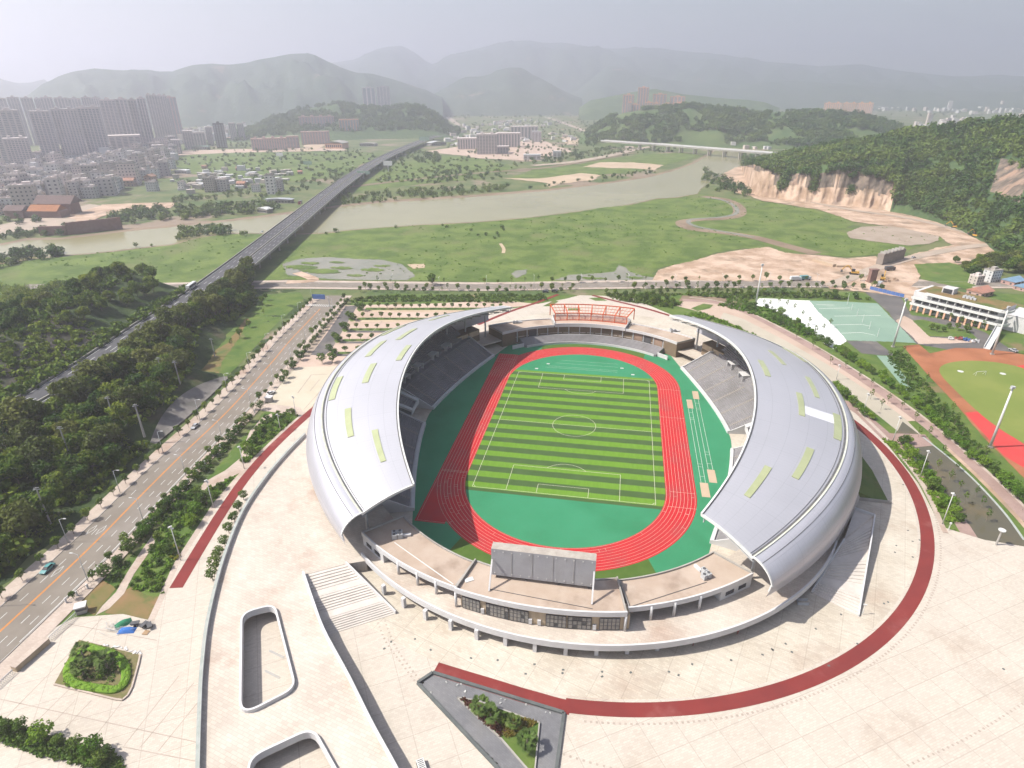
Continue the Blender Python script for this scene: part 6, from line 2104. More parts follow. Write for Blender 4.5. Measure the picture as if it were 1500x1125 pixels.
# towns far off that read as one mass
def town(px, n, seed, h0, h1, w=12):
    poly = [p[:2] for p in ats(px)]
    r = random.Random(seed)
    b = MB()
    for x, y in scatter(poly, n, 0, r, 5):
        b.box((x, y, 0), (r.uniform(.6, 1.6) * w, r.uniform(.6, 1.2) * w, r.uniform(h0, h1) * (2.2 if r.random() < .06 else 1)), r.uniform(0, .8), r.randrange(3))
    o = b.build("town", [HW[2], HW[0], M['white_wall']])
    o["kind"] = "stuff"
town([(1080, 152), (1200, 146), (1500, 150), (1560, 158), (1500, 171), (1380, 166), (1280, 164), (1180, 158)], 900, 1, 8, 26, 16)
town([(1330, 184), (1400, 178), (1440, 185), (1380, 192)], 60, 2, 8, 26)
town([(880, 158), (960, 154), (1010, 158), (980, 168), (900, 166)], 160, 3, 8, 18, 11)
town([(660, 160), (760, 156), (880, 157), (900, 160), (760, 163), (660, 165)], 90, 4, 8, 30, 14)
town([(250, 178), (330, 166), (430, 163), (560, 160), (640, 163), (540, 168), (420, 172), (340, 180), (260, 190)], 260, 5, 8, 24, 12)
town([(258, 200), (310, 190), (360, 186), (360, 196), (310, 208), (262, 216)], 90, 6, 8, 22, 10)
town([(1000, 205), (1120, 215), (1130, 221), (1000, 212)], 50, 7, 4, 9, 9)
for (px, py, c, lb) in ((434, 210, 0, "blue billboard panel above the farm fields"),):
    pass
for px, py, h, w, cc, lb in ((622, 214, 22, 26, 'mint', "big pale teal billboard by the viaduct end"), (533, 262, 12, 22, 'mint', "teal billboard on a mast right of the viaduct"), (569, 252, 18, 16, 'white_wall', "white billboard on a tall mast beyond the river"), (452, 248, 14, 16, 'mint', "faded teal billboard on a mast left of the viaduct"), (411, 236, 16, 14, 'white_wall', "white billboard standing in the farm field")):
    p = at(px, py, 0)
    root = empty("billboard", p, lb, "billboard")
    b = MB(); b.tube([(0, 0, 0), (0, 0, h * .7)], .7, n=8); b.build("post", M['steel'], root, local=True)
    b = MB(); b.box((0, 0, h * .6), (w, 1.2, h * .42)); b.build("panel", M[cc], root, local=True)
town([(-20, 268), (60, 240), (160, 218), (250, 214), (258, 238), (220, 262), (120, 275), (40, 292)], 260, 8, 6, 15, 11)
# loose settlement, scrub and orchards on the flats beyond the river
for i, (px, n, h0, h1, w) in enumerate((([(640, 205), (700, 196), (830, 196), (850, 206), (760, 214), (660, 214)], 34, 4, 9, 13), ([(250, 262), (330, 250), (430, 250), (420, 266), (300, 285), (255, 290)], 60, 3, 7, 9), ([(600, 196), (660, 186), (760, 176), (830, 180), (760, 190), (640, 204)], 50, 4, 12, 13), ([(880, 205), (960, 200), (1090, 208), (1000, 212), (900, 214)], 26, 3, 6, 9))):
    town(px, n, 20 + i, h0, h1, w)
# ================================================================ parkland and sports ground on the right
psheet("pink_walk", [(985, 447), (1005, 441), (1045, 441), (1075, 450), (1120, 470), (1180, 503), (1250, 545), (1310, 585), (1350, 617), (1310, 617), (1270, 592), (1200, 548), (1140, 508), (1080, 478), (1030, 458)], .13, M['pinkpave'], .3, 6, 2)
psheet("lawn_island", [(1012, 452), (1030, 445), (1045, 447), (1040, 452), (1022, 456)], .15, M['lawn'])
psheet("bare_soil", [(1000, 433), (1060, 436), (1090, 446), (1075, 449), (1040, 441), (995, 442)], .14, M['mud'], .5, 5, 4)
psheet("basin", [(1060, 458), (1090, 468), (1150, 499), (1210, 533), (1270, 572), (1325, 613), (1352, 640), (1340, 655), (1310, 628), (1260, 588), (1200, 551), (1140, 512), (1085, 480), (1055, 466)], .16, M['basin'])
psheet("moat", [(1322, 618), (1352, 641), (1412, 690), (1465, 745), (1500, 792), (1520, 812), (1440, 803), (1420, 770), (1385, 730), (1345, 685), (1325, 660), (1310, 640)], .17, M['moat'])
psheet("brick_path", [(1222, 583), (1250, 590), (1300, 632), (1345, 684), (1385, 730), (1420, 770), (1441, 802), (1418, 800), (1395, 762), (1360, 717), (1325, 676), (1290, 640), (1240, 603)], .18, M['brickpath'])
psheet("brick_path", [(1277, 634), (1355, 637), (1368, 653), (1330, 657), (1290, 648)], .185, M['brickpath'])
pribbon("brick_path", [(1000, 440), (1040, 442), (1075, 451), (1110, 466), (1180, 504), (1250, 547), (1310, 588), (1360, 625), (1410, 668), (1460, 715), (1510, 765)], 5.2, .19, 'brickpath')
pribbon("pale_verge", [(1010, 436), (1050, 441), (1090, 454), (1180, 499), (1255, 544), (1315, 584), (1370, 625), (1420, 668), (1470, 713), (1515, 757)], 1.2, .2, 'sidewalk')
pribbon("moat_coping", [(1352, 641), (1412, 690), (1465, 745), (1500, 792)], .8, .26, 'grey_cap')
pribbon("pale_verge", [(1258, 603), (1305, 650), (1350, 708), (1381, 773), (1385, 781)], 1.6, .21, 'sidewalk')
pribbon("earth_path", [(1385, 655), (1430, 697), (1480, 748), (1510, 782)], 1.6, .2, 'soil')
psheet("white_court", [(1112, 437), (1191, 441), (1205, 458), (1228, 480), (1240, 500), (1222, 512), (1205, 502), (1190, 486), (1160, 468), (1128, 452), (1105, 447)], .16, M['white_sheet'], .5, 5, 7)
psheet("mint_court", [(1186, 441), (1284, 444.5), (1342, 503), (1240, 499), (1222, 478), (1200, 458)], .17, M['mint'], .4, 6, 8)
cb = MB()
for a, c in (((1222, 463), (1290, 462)), ((1215, 476), (1262, 475)), ((1262, 475), (1275, 478)), ((1232, 488), (1262, 487)), ((1262, 487), (1282, 491)), ((1200, 452), (1245, 451)), ((1196, 446), (1222, 447))):
    cb.bar(at(*a, .18), at(*c, .18), .45, .006)
struct(cb.build("court_lines", M['line_w']))
for i, (px, py, h) in enumerate(((1241, 446, 4), (1247, 454, 4), (1255, 463, 5), (1263, 472, 5), (1273, 482, 5), (1285, 493, 5), (1242, 440, 5), (1254, 433, 4))):
    p = at(px, py, .17)
    b = MB(); b.tube([p, (p[0], p[1], p[2] + h)], .14, .1, 6)
    tag(b.build("net_post", M['rim']), "thin white post in the row across the mint green court", "post", "posts on the mint court")
psheet("asphalt_yard", [(1240, 500), (1283, 500), (1312, 522), (1283, 520), (1262, 518)], .165, M['dark_asphalt'])
psheet("mint_court", [(1284, 521), (1303, 522), (1338, 568), (1326, 572), (1310, 552)], .172, M['mint'])
psheet("school_yard", [(1258, 413), (1300, 414), (1322, 440), (1335, 462), (1400, 470), (1445, 488), (1500, 525), (1500, 545), (1440, 528), (1385, 512), (1342, 504), (1290, 448), (1268, 430)], .15, M['dark_asphalt'], .3, 6, 9)
psheet("school_lawn", [(1336, 470), (1350, 468), (1392, 478), (1420, 485), (1432, 497), (1360, 493)], .175, M['lawn'], .3, 5, 10)
psheet("paved_strip", [(1325, 463), (1338, 470), (1362, 494), (1432, 498), (1428, 502), (1345, 504), (1312, 470)], .172, M['pinkpave'], .3, 5, 11)
# practice field with its worn running track
FC = at(1455, 588, 0)
A1, A2, A3 = np.array(at(1376, 541)[:2]), np.array(at(1440, 528)[:2]), None
def oval_field(off):
    ang = math.radians(-38)
    ca, sa = math.cos(ang), math.sin(ang)
    L, r = 40.0, 33.5 + off
    c0 = np.array([222.0, 44.0])
    pts = []
    for k in np.linspace(-math.pi / 2, math.pi / 2, 24):
        pts.append((L + r * math.cos(k), r * math.sin(k)))
    for k in np.linspace(math.pi / 2, 1.5 * math.pi, 24):
        pts.append((-L + r * math.cos(k), r * math.sin(k)))
    return [(c0[0] + x * ca - y * sa, c0[1] + x * sa + y * ca) for x, y in pts]
psheet("worn_track", [(1322, 507), (1346, 505), (1362, 518), (1400, 510), (1440, 511), (1480, 516), (1540, 528), (1600, 700), (1540, 735), (1500, 700), (1440, 640), (1400, 592), (1360, 550)], .19, M['oldtrack'], .2, 8, 12)
psheet("red_track", [(1413, 605), (1435, 603), (1480, 638), (1540, 680), (1560, 720), (1500, 686), (1470, 668)], .20, M['newtrack'])
psheet("red_track", [(1478, 538), (1500, 535), (1530, 545), (1500, 552)], .2, M['newtrack'])
psheet("practice_field", smooth_path([(1376, 541), (1384, 534), (1402, 530), (1430, 529), (1470, 533), (1510, 545), (1560, 580), (1570, 640), (1530, 662), (1486, 642), (1455, 622), (1428, 600), (1400, 573), (1380, 552)], 5, True), .21, M['field'])
for px, py in ((1407, 544), (1469, 547.5)):
    p = at(px, py, .2)
    b = MB(); b.prism([(p[0] + 1.4 * math.cos(a), p[1] + 1.4 * math.sin(a)) for a in np.linspace(0, 6.28, 13)[:-1]], .2, .26)
    struct(b.build("throwing_circle", M['white_paint']))
g0 = at(1436, 550, .2)
root = empty("football_goal", g0, "small white football goal on the yellowish practice field", "goal", rz=.3)
b = MB()
for x in (-2.6, 2.6):
    b.tube([(x, 0, 0), (x, 0, 2.2)], .1, n=6); b.tube([(x, 0, 2.2), (x, 1.6, 0)], .06, n=6)
b.tube([(-2.6, 0, 2.2), (2.6, 0, 2.2)], .1, n=6); b.build("goal_frame", M['rim'], root, local=True)

pribbon("red_path", [(700, 476), (745, 457.5), (785, 444), (818, 431.5)], 2.6, .216, 'redpath')
pribbon("red_path", [(868, 433), (900, 441), (945, 452), (985, 464)], 2.6, .216, 'redpath')
for px in ([(795, 449), (812, 440), (818, 442), (808, 449)], [(862, 437), (878, 436), (890, 441), (872, 441)], [(832, 452), (850, 452), (850, 455), (832, 455)]):
    psheet("planting_bed", px, .222, M['lawn'])
for px in ((799, 447), (805, 444), (811, 441), (816, 440), (866, 437), (873, 438), (881, 439)):
    pass

# ---- lamps, masts, poles
def mast(px, py, h, label):
    p = at(px, py, .2)
    root = empty("floodlight_mast", p, label, "floodlight mast")
    b = MB(); b.tube([(0, 0, 0), (0, 0, h * .5), (0, 0, h)], .55, .32, 10); b.build("pole", M['rim'], root, smooth=True, local=True)
    b = MB(); b.box((0, 0, h), (2.2, .7, .5), .5); b.box((0, 0, h + .5), (1.2, 1.2, .5)); b.build("lamp_head", M['steel'], root, local=True)
    b = MB(); b.box((0, 0, -.2), (1.6, 1.6, .7)); b.build("base", M['concrete'], root, local=True)
mast(1308, 508, 27, "tall white mast between the mint court and the worn track"); mast(1453, 519, 26, "tall white mast on the school yard edge by the practice field")
mast(1107, 445, 26, "tall white mast at the corner of the white court"); mast(1450, 655, 26, "tall white mast beside the bright red track, nearest to the moat")
def lamp(h, arm, label, twin=False):
    root = empty("street_lamp", (0, 0, 0), label, "street lamp")
    b = MB(); b.tube([(0, 0, 0), (0, 0, h)], .12, .07, 8); b.build("pole", M['steel'], root, smooth=True, local=True)
    b = MB()
    for s in ((1, -1) if twin else (1,)):
        b.tube([(0, 0, h - .2), (s * arm * .5, 0, h + .25), (s * arm, 0, h + .35)], .06, n=6)
    b.build("arm", M['steel'], root, local=True)
    b = MB()
    for s in ((1, -1) if twin else (1,)):
        b.box((s * (arm + .3), 0, h + .28), (.9, .3, .14))
    b.build("lamp_head", M['rim'], root, local=True)
    return root
LP = lamp(9.5, 1.6, "grey single arm lamp on the left pavement of the city road")
for i, (x, y, a) in enumerate(along(offset(ROAD_C, 8.6), 27.0, 10)):
    if -140 < y < 150: place(LP, x, y, .3, 1, "grey single arm lamp on the left pavement of the city road", "lamps on the left pavement of the city road", rz=a - math.pi / 2)
LP2 = lamp(9.5, 1.6, "grey single arm lamp on the right pavement of the city road")
for i, (x, y, a) in enumerate(along(offset(ROAD_C, -10.0), 27.0, 22)):
    if -140 < y < 150: place(LP2, x, y, .3, 1, "grey single arm lamp on the right pavement of the city road", "lamps on the right pavement of the city road", rz=a + math.pi / 2)
LP3 = lamp(9.5, 1.6, "tall lamp along the far road north of the stadium", True)
for x, y, a in along(offset(FAR_C, -8), 34.0, 5):
    if -150 < x < 190: place(LP3, x, y, .3, 1, "tall lamp along the far road north of the stadium", "lamps along the far road", rz=a + math.pi / 2)
def park_lamp(px, py, h, label):
    p = at(px, py, .1)
    root = empty("park_lamp", p, label, "park lamp")
    b = MB(); b.tube([(0, 0, 0), (0, 0, h)], .17, .1, 8); b.build("pole", M['rim'], root, smooth=True, local=True)
    b = MB()
    for k in range(3):
        b.box((.3 * math.cos(k * 2.1), .3 * math.sin(k * 2.1), h - .9 + k * .35), (.8, .4, .35), k * 2.1)
    b.build("lamp_head", M['rim'], root, local=True)
for px, py, h, lb in ((1347, 701, 12, "white park lamp in the middle of the tree strip by the moat"), (1306.8, 650, 12.5, "white park lamp at the left end of the moat footbridge"), (1380, 768, 12.5, "white park lamp nearest the camera at the tip of the moat lawn"), (1264, 606, 10, "white park lamp close behind the right crescent roof"), (1225, 556, 8, "white park lamp on the dry basin behind the right roof"),
                      (313, 744, 11.5, "white park lamp beside the palm on the left park path"), (265, 821, 13, "white park lamp beside the yellow shrubs on the left lawn"), (358, 687, 10, "white park lamp on the pale winding path at left"), (411, 631, 8, "white park lamp in the shrubs near the left red path"), (434, 610, 10, "white park lamp by the paved court left of the roof")):
    park_lamp(px, py, h, lb)
p = at(1389, 777, .1)
root = empty("bollard_lamp", p, "short white bollard lamp on the lawn tip by the plaza", "bollard lamp"); b = MB(); b.tube([(0, 0, 0), (0, 0, 2.6)], .14, .12, 8); b.build("post", M['rim'], root, local=True); b = MB(); b.box((0, 0, 2.6), (.5, .5, .5)); b.build("lamp_head", M['rim'], root, local=True)
p = at(1459, 798, .2)
root = empty("disc_lamp", p, "grey disc topped lamp standing on the plaza by the moat", "lamp"); b = MB(); b.tube([(0, 0, 0), (0, 0, 5.6)], .32, .24, 10); b.build("post", M['concrete'], root, local=True); b = MB(); b.tube([(0, 0, 5.6), (0, 0, 5.9)], 1.0, 1.0, 16); b.build("lamp_disc", M['rim'], root, local=True)
p = at(1263, 900, .2)
root = empty("bollard_lamp", p, "thin white lamp at the foot of the right staircase wall", "bollard lamp"); b = MB(); b.tube([(0, 0, 0), (0, 0, 3.4)], .09, n=8); b.build("post", M['rim'], root, local=True); b = MB(); b.box((0, 0, 3.4), (.9, .25, .3)); b.build("lamp_head", M['rim'], root, local=True)
M['polegrey'] = mat("concrete_pole", (.36, .35, .33))
for i, (bx, by, h, lb) in enumerate(((75, 769, 11, "leaning concrete power pole at the near end of the wood"), (103, 669, 9, "concrete power pole rising from the middle of the wood"), (171, 626, 10, "concrete power pole left of the lattice pole in the wood"), (241, 561, 9, "concrete power pole at the thin end of the wood, left one"), (264, 563, 8, "concrete power pole at the thin end of the wood, right one"), (315, 523, 7, "concrete power pole on the clearing by the grass wedge"), (212, 640, 11, "thick pale lattice pole in the wood above the grey slope"))):
    p = at(bx, by, 0)
    z = max(east_z(p[0], p[1]), 0)
    h += 4
    p = at(bx, by, z)
    root = empty("power_pole", p, lb, "power pole")
    b = MB(); b.tube([(0, 0, 0), (0, 0, h)], .3 if i < 6 else .5, .2, 8); b.build("pole", M['polegrey'], root, local=True)
    b = MB(); b.box((0, 0, h - .9), (2.2, .16, .16), .4); b.box((0, 0, h - .3), (1.5, .16, .16), .4); b.build("crossarm", M['steel'], root, local=True)
# road sign gantry
p = at(469, 449, .33)
root = empty("road_sign", p, "blue direction sign over the city road near the junction", "road sign", rz=.05)
b = MB(); b.box((0, 0, 5.2), (8.5, .25, 3.2)); b.build("sign_board", PAINT['blue'], root, local=True)
b = MB(); b.tube([(6.5, .3, 0), (6.5, .3, 7.6)], .2, n=8); b.tube([(6.5, .3, 7.0), (-3.5, .3, 7.0)], .12, n=8); b.build("post", M['steel'], root, local=True)

# ---- planting
STREET = [tree_proto("street_tree", 4.4 + .3 * i, 1.55 + .12 * i, .10, .34, 300, .27, 'leaf_street', 600 + i, 7, label="street tree") for i in range(3)]
DARKST = [tree_proto("street_tree", 4.3 + .3 * i, 2.0 + .1 * i, .13, .2, 460, .27, 'leaf_dark', 610 + i, 8, label="street tree") for i in range(3)]
LOLLI = [tree_proto("lollipop_tree", 3.9, 1.6, .10, .45, 280, .26, 'leaf_street', 620 + i, 6, squash=.7, label="tree") for i in range(2)]
MOATT = [tree_proto("bushy_tree", 5.2 + .3 * i, 2.9, .15, .12, 640, .33, 'leaf_bright' if i < 2 else 'leaf_dark', 630 + i, 9, label="tree") for i in range(3)]
SAP = [tree_proto("sapling", 4.6 + .4 * i, 1.1, .06, .4, 70, .24, 'leaf_street', 640 + i, 4, bark='palebark', label="sapling") for i in range(2)]
BUSH = [tree_proto("garden_shrub", 1.9, 1.35, .08, .05, 200, .24, ('leaf_bright', 'leaf_dark', 'leaf_street')[i], 650 + i, 5, label="shrub") for i in range(3)]
for x, y, a in along(offset(ROAD_C, 9.6), 7.0, 3):
    if -150 < y < 150 and rng.random() < .92: place(rng.choice(STREET), x, y, .3, rng.uniform(.75, 1.15), "small street tree on the left pavement of the city road", "street trees on the left pavement")
for x, y, a in along(offset(ROAD_C, -11.0), 7.6, 5):
    if -126 < y < 150 and rng.random() < .85: place(rng.choice(STREET), x, y, .3, rng.uniform(.7, 1.1), "small yellow green tree on the right pavement of the city road", "street trees on the right pavement")
for x, y, a in along(offset(ROAD_C, -14.2), 5.6, 4):
    if (-118 < y < -6 or 18 < y < 146) and rng.random() < .9: place(rng.choice(DARKST), x, y, .1, rng.uniform(.75, 1.2) * (1.0 if y < 60 else .8), "dark rounded tree in the row inside the fence of the city road", "dark trees inside the road fence")
for off, st, lb, gp in ((-9.0, 7.5, "small tree on the near pavement of the far road", "trees on the near side of the far road"), (7.5, 10.0, "small tree on the far pavement of the far road", "trees on the far side of the far road"), (-15.0, 6.5, "tree in the green belt between far road and stadium", "trees of the green belt behind the stadium")):
    for x, y, a in along(offset(FAR_C, off), st, 2):
        if -172 < x < 200 and not (-16 < x < 24 and off < 0) and rng.random() < .8:
            place(rng.choice(STREET + DARKST[:1] + SAP), x, y + rng.gauss(0, 1.0 if off == -15 else .3), .2, rng.uniform(.8, 1.35), lb, gp)
belt = [p[:2] for p in ats([(505, 446), (520, 438), (560, 434), (700, 433), (800, 433), (800, 440), (740, 444), (640, 442), (540, 443)])]
belt2 = [p[:2] for p in ats([(885, 432), (960, 431), (1100, 429), (1190, 431), (1280, 440), (1190, 438), (1110, 435), (1090, 444), (1050, 436), (1000, 433), (960, 437), (1000, 445), (985, 452), (940, 446), (900, 440)])]
r_ = random.Random(8)
cover("shrub_belt", [(x, y, .05) for x, y in scatter(belt, 520, 0, r_)], C_BUSH, M['leaf_dark'], 70, .35, .75)
cover("shrub_belt", [(x, y, .05) for x, y in scatter(belt2, 620, 0, r_)], C_BUSH, M['leaf_dark'], 71, .35, .85)
for x, y in scatter(belt2, 60, 4, r_):
    place(rng.choice(DARKST + STREET + SAP), x, y, .1, rng.uniform(.8, 1.3), "tree in the shrubbery behind the far terrace and right roof", "trees in the shrubbery behind the stadium")
# car park rows
psheet("car_park", [(505, 448), (745, 441), (790, 446), (735, 452), (640, 470), (560, 500), (505, 545), (478, 548), (380, 556), (440, 505), (480, 468)], .13, M['pinkpave'], .3, 8, 14)
psheet("car_park_lane", [(506, 449), (524, 447.5), (486, 512), (474, 522), (455, 520), (480, 487)], .15, M['dark_asphalt'])
psheet("dirt_verge", [(486, 455), (504, 449), (455, 520), (424, 524)], .145, M['gravel'])
for i, (y, x0, x1) in enumerate(((449.5, 540, 742), (464, 528, 702), (479.5, 518, 640), (495.5, 507, 590), (514, 500, 560))):
    psheet("planting_strip", [(x0 - 4, y + 1.5), (x1, y + 1.5), (x1, y + 5), (x0 - 6, y + 5)], .16, M['lawn'], .15, 5, 15 + i)
    psheet("car_park_bay", [(x0 - 8, y + 5.2), (x1, y + 5.2), (x1, y + 8.0), (x0 - 11, y + 8.0)], .158, M['dark_asphalt' if i in (2, 3, 4) else 'sand'])
    n = int((x1 - x0) / (11.8 + .9 * i))
    for k in range(n):
        p = at(x0 + (x1 - x0) * (k + .3) / n, y + 3.0, .15)
        place(rng.choice(LOLLI), p[0], p[1], p[2], rng.uniform(.85, 1.2), "round topped tree in row %s of the car park counted from the far road" % ("one", "two", "three", "four", "five")[i], "car park trees, row %s" % ("one", "two", "three", "four", "five")[i])
    c = [at(x0 - 12 - dx, y + dy, .15)[:2] for dx, dy in ((0, 0), (6, 3), (2, 7), (-6, 5))]
    sheet("planting_island", c, .165, M['lawn'])
    for k in range(3):
        p = at(x0 - 14 + 4 * k - 3, y + 2 + 2 * k, .15)
        place(rng.choice(DARKST), p[0], p[1], p[2], rng.uniform(.9, 1.2), "dark tree on the rounded island at the head of car park row %s" % ("one", "two", "three", "four", "five")[i], "trees on the island at row %s" % ("one", "two", "three", "four", "five")[i])
for px, py in ((472, 532), (487, 531)):
    p = at(px, py, .15); place(DARKST[2], p[0], p[1], .15, 1.3, "pair of large green trees on the paved corner left of the roof", "pair of trees on the paved corner")
psheet("paved_court", [(400, 540), (498, 536), (475, 570), (452, 604), (440, 606), (400, 597), (385, 583), (392, 560)], .15, M['tan_court'], .2, 8, 31)
jb = MB()
for a, c in (((436, 576), (456, 549)), ((456, 549), (480, 548)), ((454, 573), (468, 556))):
    jb.bar(at(*a, .155), at(*c, .155), .5, .01)
struct(jb.build("court_lines", M['joint']))
psheet("cross_path", [(378, 590), (440, 597), (447, 610), (400, 604), (372, 600)], .155, M['sidewalk'])
# the park strip left of the stadium
psheet("winding_path", offset([(0, 0)], 0) and [(398, 606), (384, 612), (366, 632), (358, 652), (352, 672), (330, 690), (300, 706), (292, 716), (300, 720), (330, 704), (360, 688), (366, 664), (370, 644), (384, 622), (400, 612)], .16, M['sidewalk'], .1, 6, 33)
psheet("winding_path", [(228, 778), (236, 780), (215, 815), (196, 842), (182, 870), (160, 892), (140, 902), (150, 888), (170, 868), (186, 840), (208, 806)], .16, M['sidewalk'])
psheet("dry_lawn", [(112, 888), (150, 850), (170, 862), (186, 846), (150, 888), (140, 900)], .14, M['dry_lawn'], .3, 4, 35)
psheet("dry_lawn", [(152, 898), (178, 870), (190, 862), (215, 872), (240, 876), (228, 910)], .145, M['dry_lawn'], .3, 4, 36)
psheet("kerb_walk", [(226, 911), (262, 828), (318, 742), (372, 680), (418, 634), (447, 606), (446, 603), (412, 632), (366, 676), (312, 738), (255, 826), (216, 911)], .21, M['sidewalk'])
r_ = random.Random(12)
parkL = [p[:2] for p in ats([(192, 790), (232, 745), (268, 710), (290, 722), (320, 710), (352, 690), (360, 650), (385, 618), (428, 602), (437, 610), (400, 640), (360, 680), (315, 730), (280, 780), (255, 815), (240, 870), (190, 862), (205, 840), (235, 782)])]
for x, y in scatter(parkL, 28, 4, r_):
    place(rng.choice(DARKST + MOATT + STREET), x, y, .1, rng.uniform(.5, .95), "tree or tall shrub in the park strip between road fence and red path", "planting in the left park strip")
for x, y in scatter(parkL, 80, 1.6, r_):
    place(rng.choice(BUSH), x, y, .05, rng.uniform(.6, 1.2), "low shrub in the park strip between road fence and red path", "shrubs in the left park strip")
parkS = [p[:2] for p in ats([(150, 842), (190, 790), (240, 735), (300, 672), (350, 620), (360, 625), (310, 690), (262, 730), (205, 795), (170, 862)])]
cover("ground_cover", [(x, y, .05) for x, y in scatter(parkS, 260, 0, r_)], C_LOW, M['leaf_dark'], 80, .5, 1.0)
cover("ground_cover", [(x, y, .05) for x, y in scatter(parkL, 420, 0, r_)], C_LOW, M['leaf_bright'], 81, .5, 1.1)
for px, py in ((252, 806), (257, 801), (262, 805), (256, 812), (262, 816), (251, 818), (258, 820)):
    p = at(px, py, .1); o = place(BUSH[2], p[0], p[1], .1, .55, "clipped yellow shrub in the group beside the lamp on the left lawn", "yellow shrubs by the lamp")
    for ch in o.children:
        if ch.name.startswith("crown"):
            ch.data = ch.data.copy(); ch.data.materials[0] = M['leaf_yellow']
for px, py, s in ((357, 732, .9), (350, 748, .95), (344, 764, 1.0), (336, 781, 1.0), (330, 800, .9), (322, 817, 1.05), (317, 836, 1.05), (312, 850, .9)):
    p = at(px, py, .2); place(rng.choice(DARKST), p[0], p[1], .2, s, "leafy tree in the row against the left deck wall", "trees against the left deck wall")
# right side belts
r_ = random.Random(14)
for x, y, a in along(smooth_path([p[:2] for p in ats([(1205, 503), (1240, 524), (1290, 558), (1330, 588), (1365, 617), (1400, 650), (1445, 690), (1500, 738)])], 5), 5.2, 1):
    place(rng.choice(MOATT), x + rng.gauss(0, .8), y + rng.gauss(0, .8), .1, rng.uniform(.7, 1.05), "bushy tree in the row between the brick walkway and the sports ground", "bushy trees along the outer walkway")
for x, y, a in along(smooth_path([p[:2] for p in ats([(1220, 566), (1245, 590), (1262, 606), (1275, 615)])], 5), 4.0, 1):
    place(rng.choice(MOATT), x + rng.gauss(0, .6), y + rng.gauss(0, .6), .1, rng.uniform(.6, .95), "bushy tree close behind the right crescent roof", "bushy trees behind the right roof")
for px in ((1322, 652), (1330, 664), (1338, 672), (1344, 684), (1352, 690), (1360, 702), (1368, 712), (1376, 722), (1383, 735), (1390, 745), (1398, 754), (1405, 764), (1330, 650), (1360, 718), (1374, 742)):
    p = at(*px, .1); place(rng.choice(MOATT), p[0] + rng.gauss(0, .5), p[1], .1, rng.uniform(.6, .95), "bushy tree on the lawn strip between red path and moat walk", "bushy trees on the moat lawn")
lawnR = [p[:2] for p in ats([(1292, 645), (1320, 668), (1352, 706), (1383, 765), (1410, 765), (1370, 712), (1330, 665), (1310, 648)])]
cover("ground_cover", [(x, y, .05) for x, y in scatter(lawnR, 300, 0, r_)], C_LOW, M['leaf_bright'], 82, .5, 1.0)
for px in ((1345, 640), (1372, 690), (1390, 706), (1404, 720), (1412, 738), (1380, 668), (1428, 728), (1437, 744), (1444, 764), (1400, 690), (1458, 690), (1475, 712), (1490, 730), (1497, 748), (1340, 618), (1300, 592), (1276, 566), (1258, 556), (1238, 540), (1216, 534), (1190, 512), (1166, 497), (1320, 600), (1290, 600), (1360, 640), (1275, 585)):
    p = at(*px, .1); place(rng.choice(SAP), p[0], p[1], .15, rng.uniform(.9, 1.2), "thin young tree along the moat and dry basin", "young trees along the moat")
strip = [p[:2] for p in ats([(1300, 528), (1318, 510), (1345, 548), (1390, 600), (1430, 650), (1490, 715), (1440, 680), (1380, 625), (1335, 585)])]
cover("ground_cover", [(x, y, .05) for x, y in scatter(strip, 420, 0, r_)], C_LOW, M['leaf_street'], 83, .5, 1.2)
for x, y in scatter(strip, 26, 3.5, r_):
    place(rng.choice(SAP), x, y, .1, rng.uniform(.9, 1.3), "thin tree on the grass strip beside the worn track", "thin trees beside the worn track")
beltA = [p[:2] for p in ats([(1040, 447), (1100, 446), (1128, 454), (1165, 470), (1195, 488), (1212, 505), (1180, 495), (1110, 463), (1060, 450)])]
cover("ground_cover", [(x, y, .05) for x, y in scatter(beltA, 420, 0, r_)], C_BUSH, M['leaf_bright'], 84, .3, .7)
for x, y in scatter(beltA, 30, 3, r_):
    place(rng.choice(DARKST + SAP + MOATT), x, y, .1, rng.uniform(.6, 1.0), "tree in the planted belt beside the white court", "trees beside the white court")
for px in ((1118, 449), (1127, 450), (1140, 449), (1152, 451), (1163, 456), (1175, 466), (1185, 476), (1194, 490), (1205, 486), (1215, 480)):
    p = at(*px, .1); place(rng.choice(SAP), p[0], p[1], .15, rng.uniform(.9, 1.3), "thin sapling standing on the white court", "saplings on the white court")
beltB = [p[:2] for p in ats([(1000, 462), (1030, 458), (1080, 480), (1140, 512), (1175, 532), (1215, 560), (1180, 545), (1100, 500), (1040, 470)])]
cover("ground_cover", [(x, y, .05) for x, y in scatter(beltB, 300, 0, r_)], C_BUSH, M['leaf_bright'], 85, .3, .7)
for px in ((1364, 483), (1372, 486), (1381, 486), (1389, 481), (1401, 484), (1415, 487), (1340, 452), (1352, 458), (1365, 462), (1378, 466), (1392, 470), (1408, 474), (1425, 478), (1440, 482)):
    p = at(*px, .15); place(rng.choice(DARKST + STREET), p[0], p[1], .15, rng.uniform(.8, 1.2), "tree on the school forecourt lawn or along its brick piers", "trees in front of the school")
bk = [p[:2] for p in ats([(1400, 425), (1420, 405), (1500, 400), (1560, 420), (1500, 440), (1440, 430)])]
for x, y in scatter([p[:2] for p in ats([(1405, 415), (1412, 395), (1450, 380), (1500, 385), (1550, 400), (1500, 406), (1440, 404)])], 34, 4, r_):
    place(rng.choice(WOOD), x, y, 0, rng.uniform(.7, 1.1), "large dark tree at the foot of the hill behind the school", "trees behind the school")
p = at(1399, 385, 0); place(WOOD[1], p[0], p[1], 0, .6, "lone round tree on the pink earth by the dirt road")
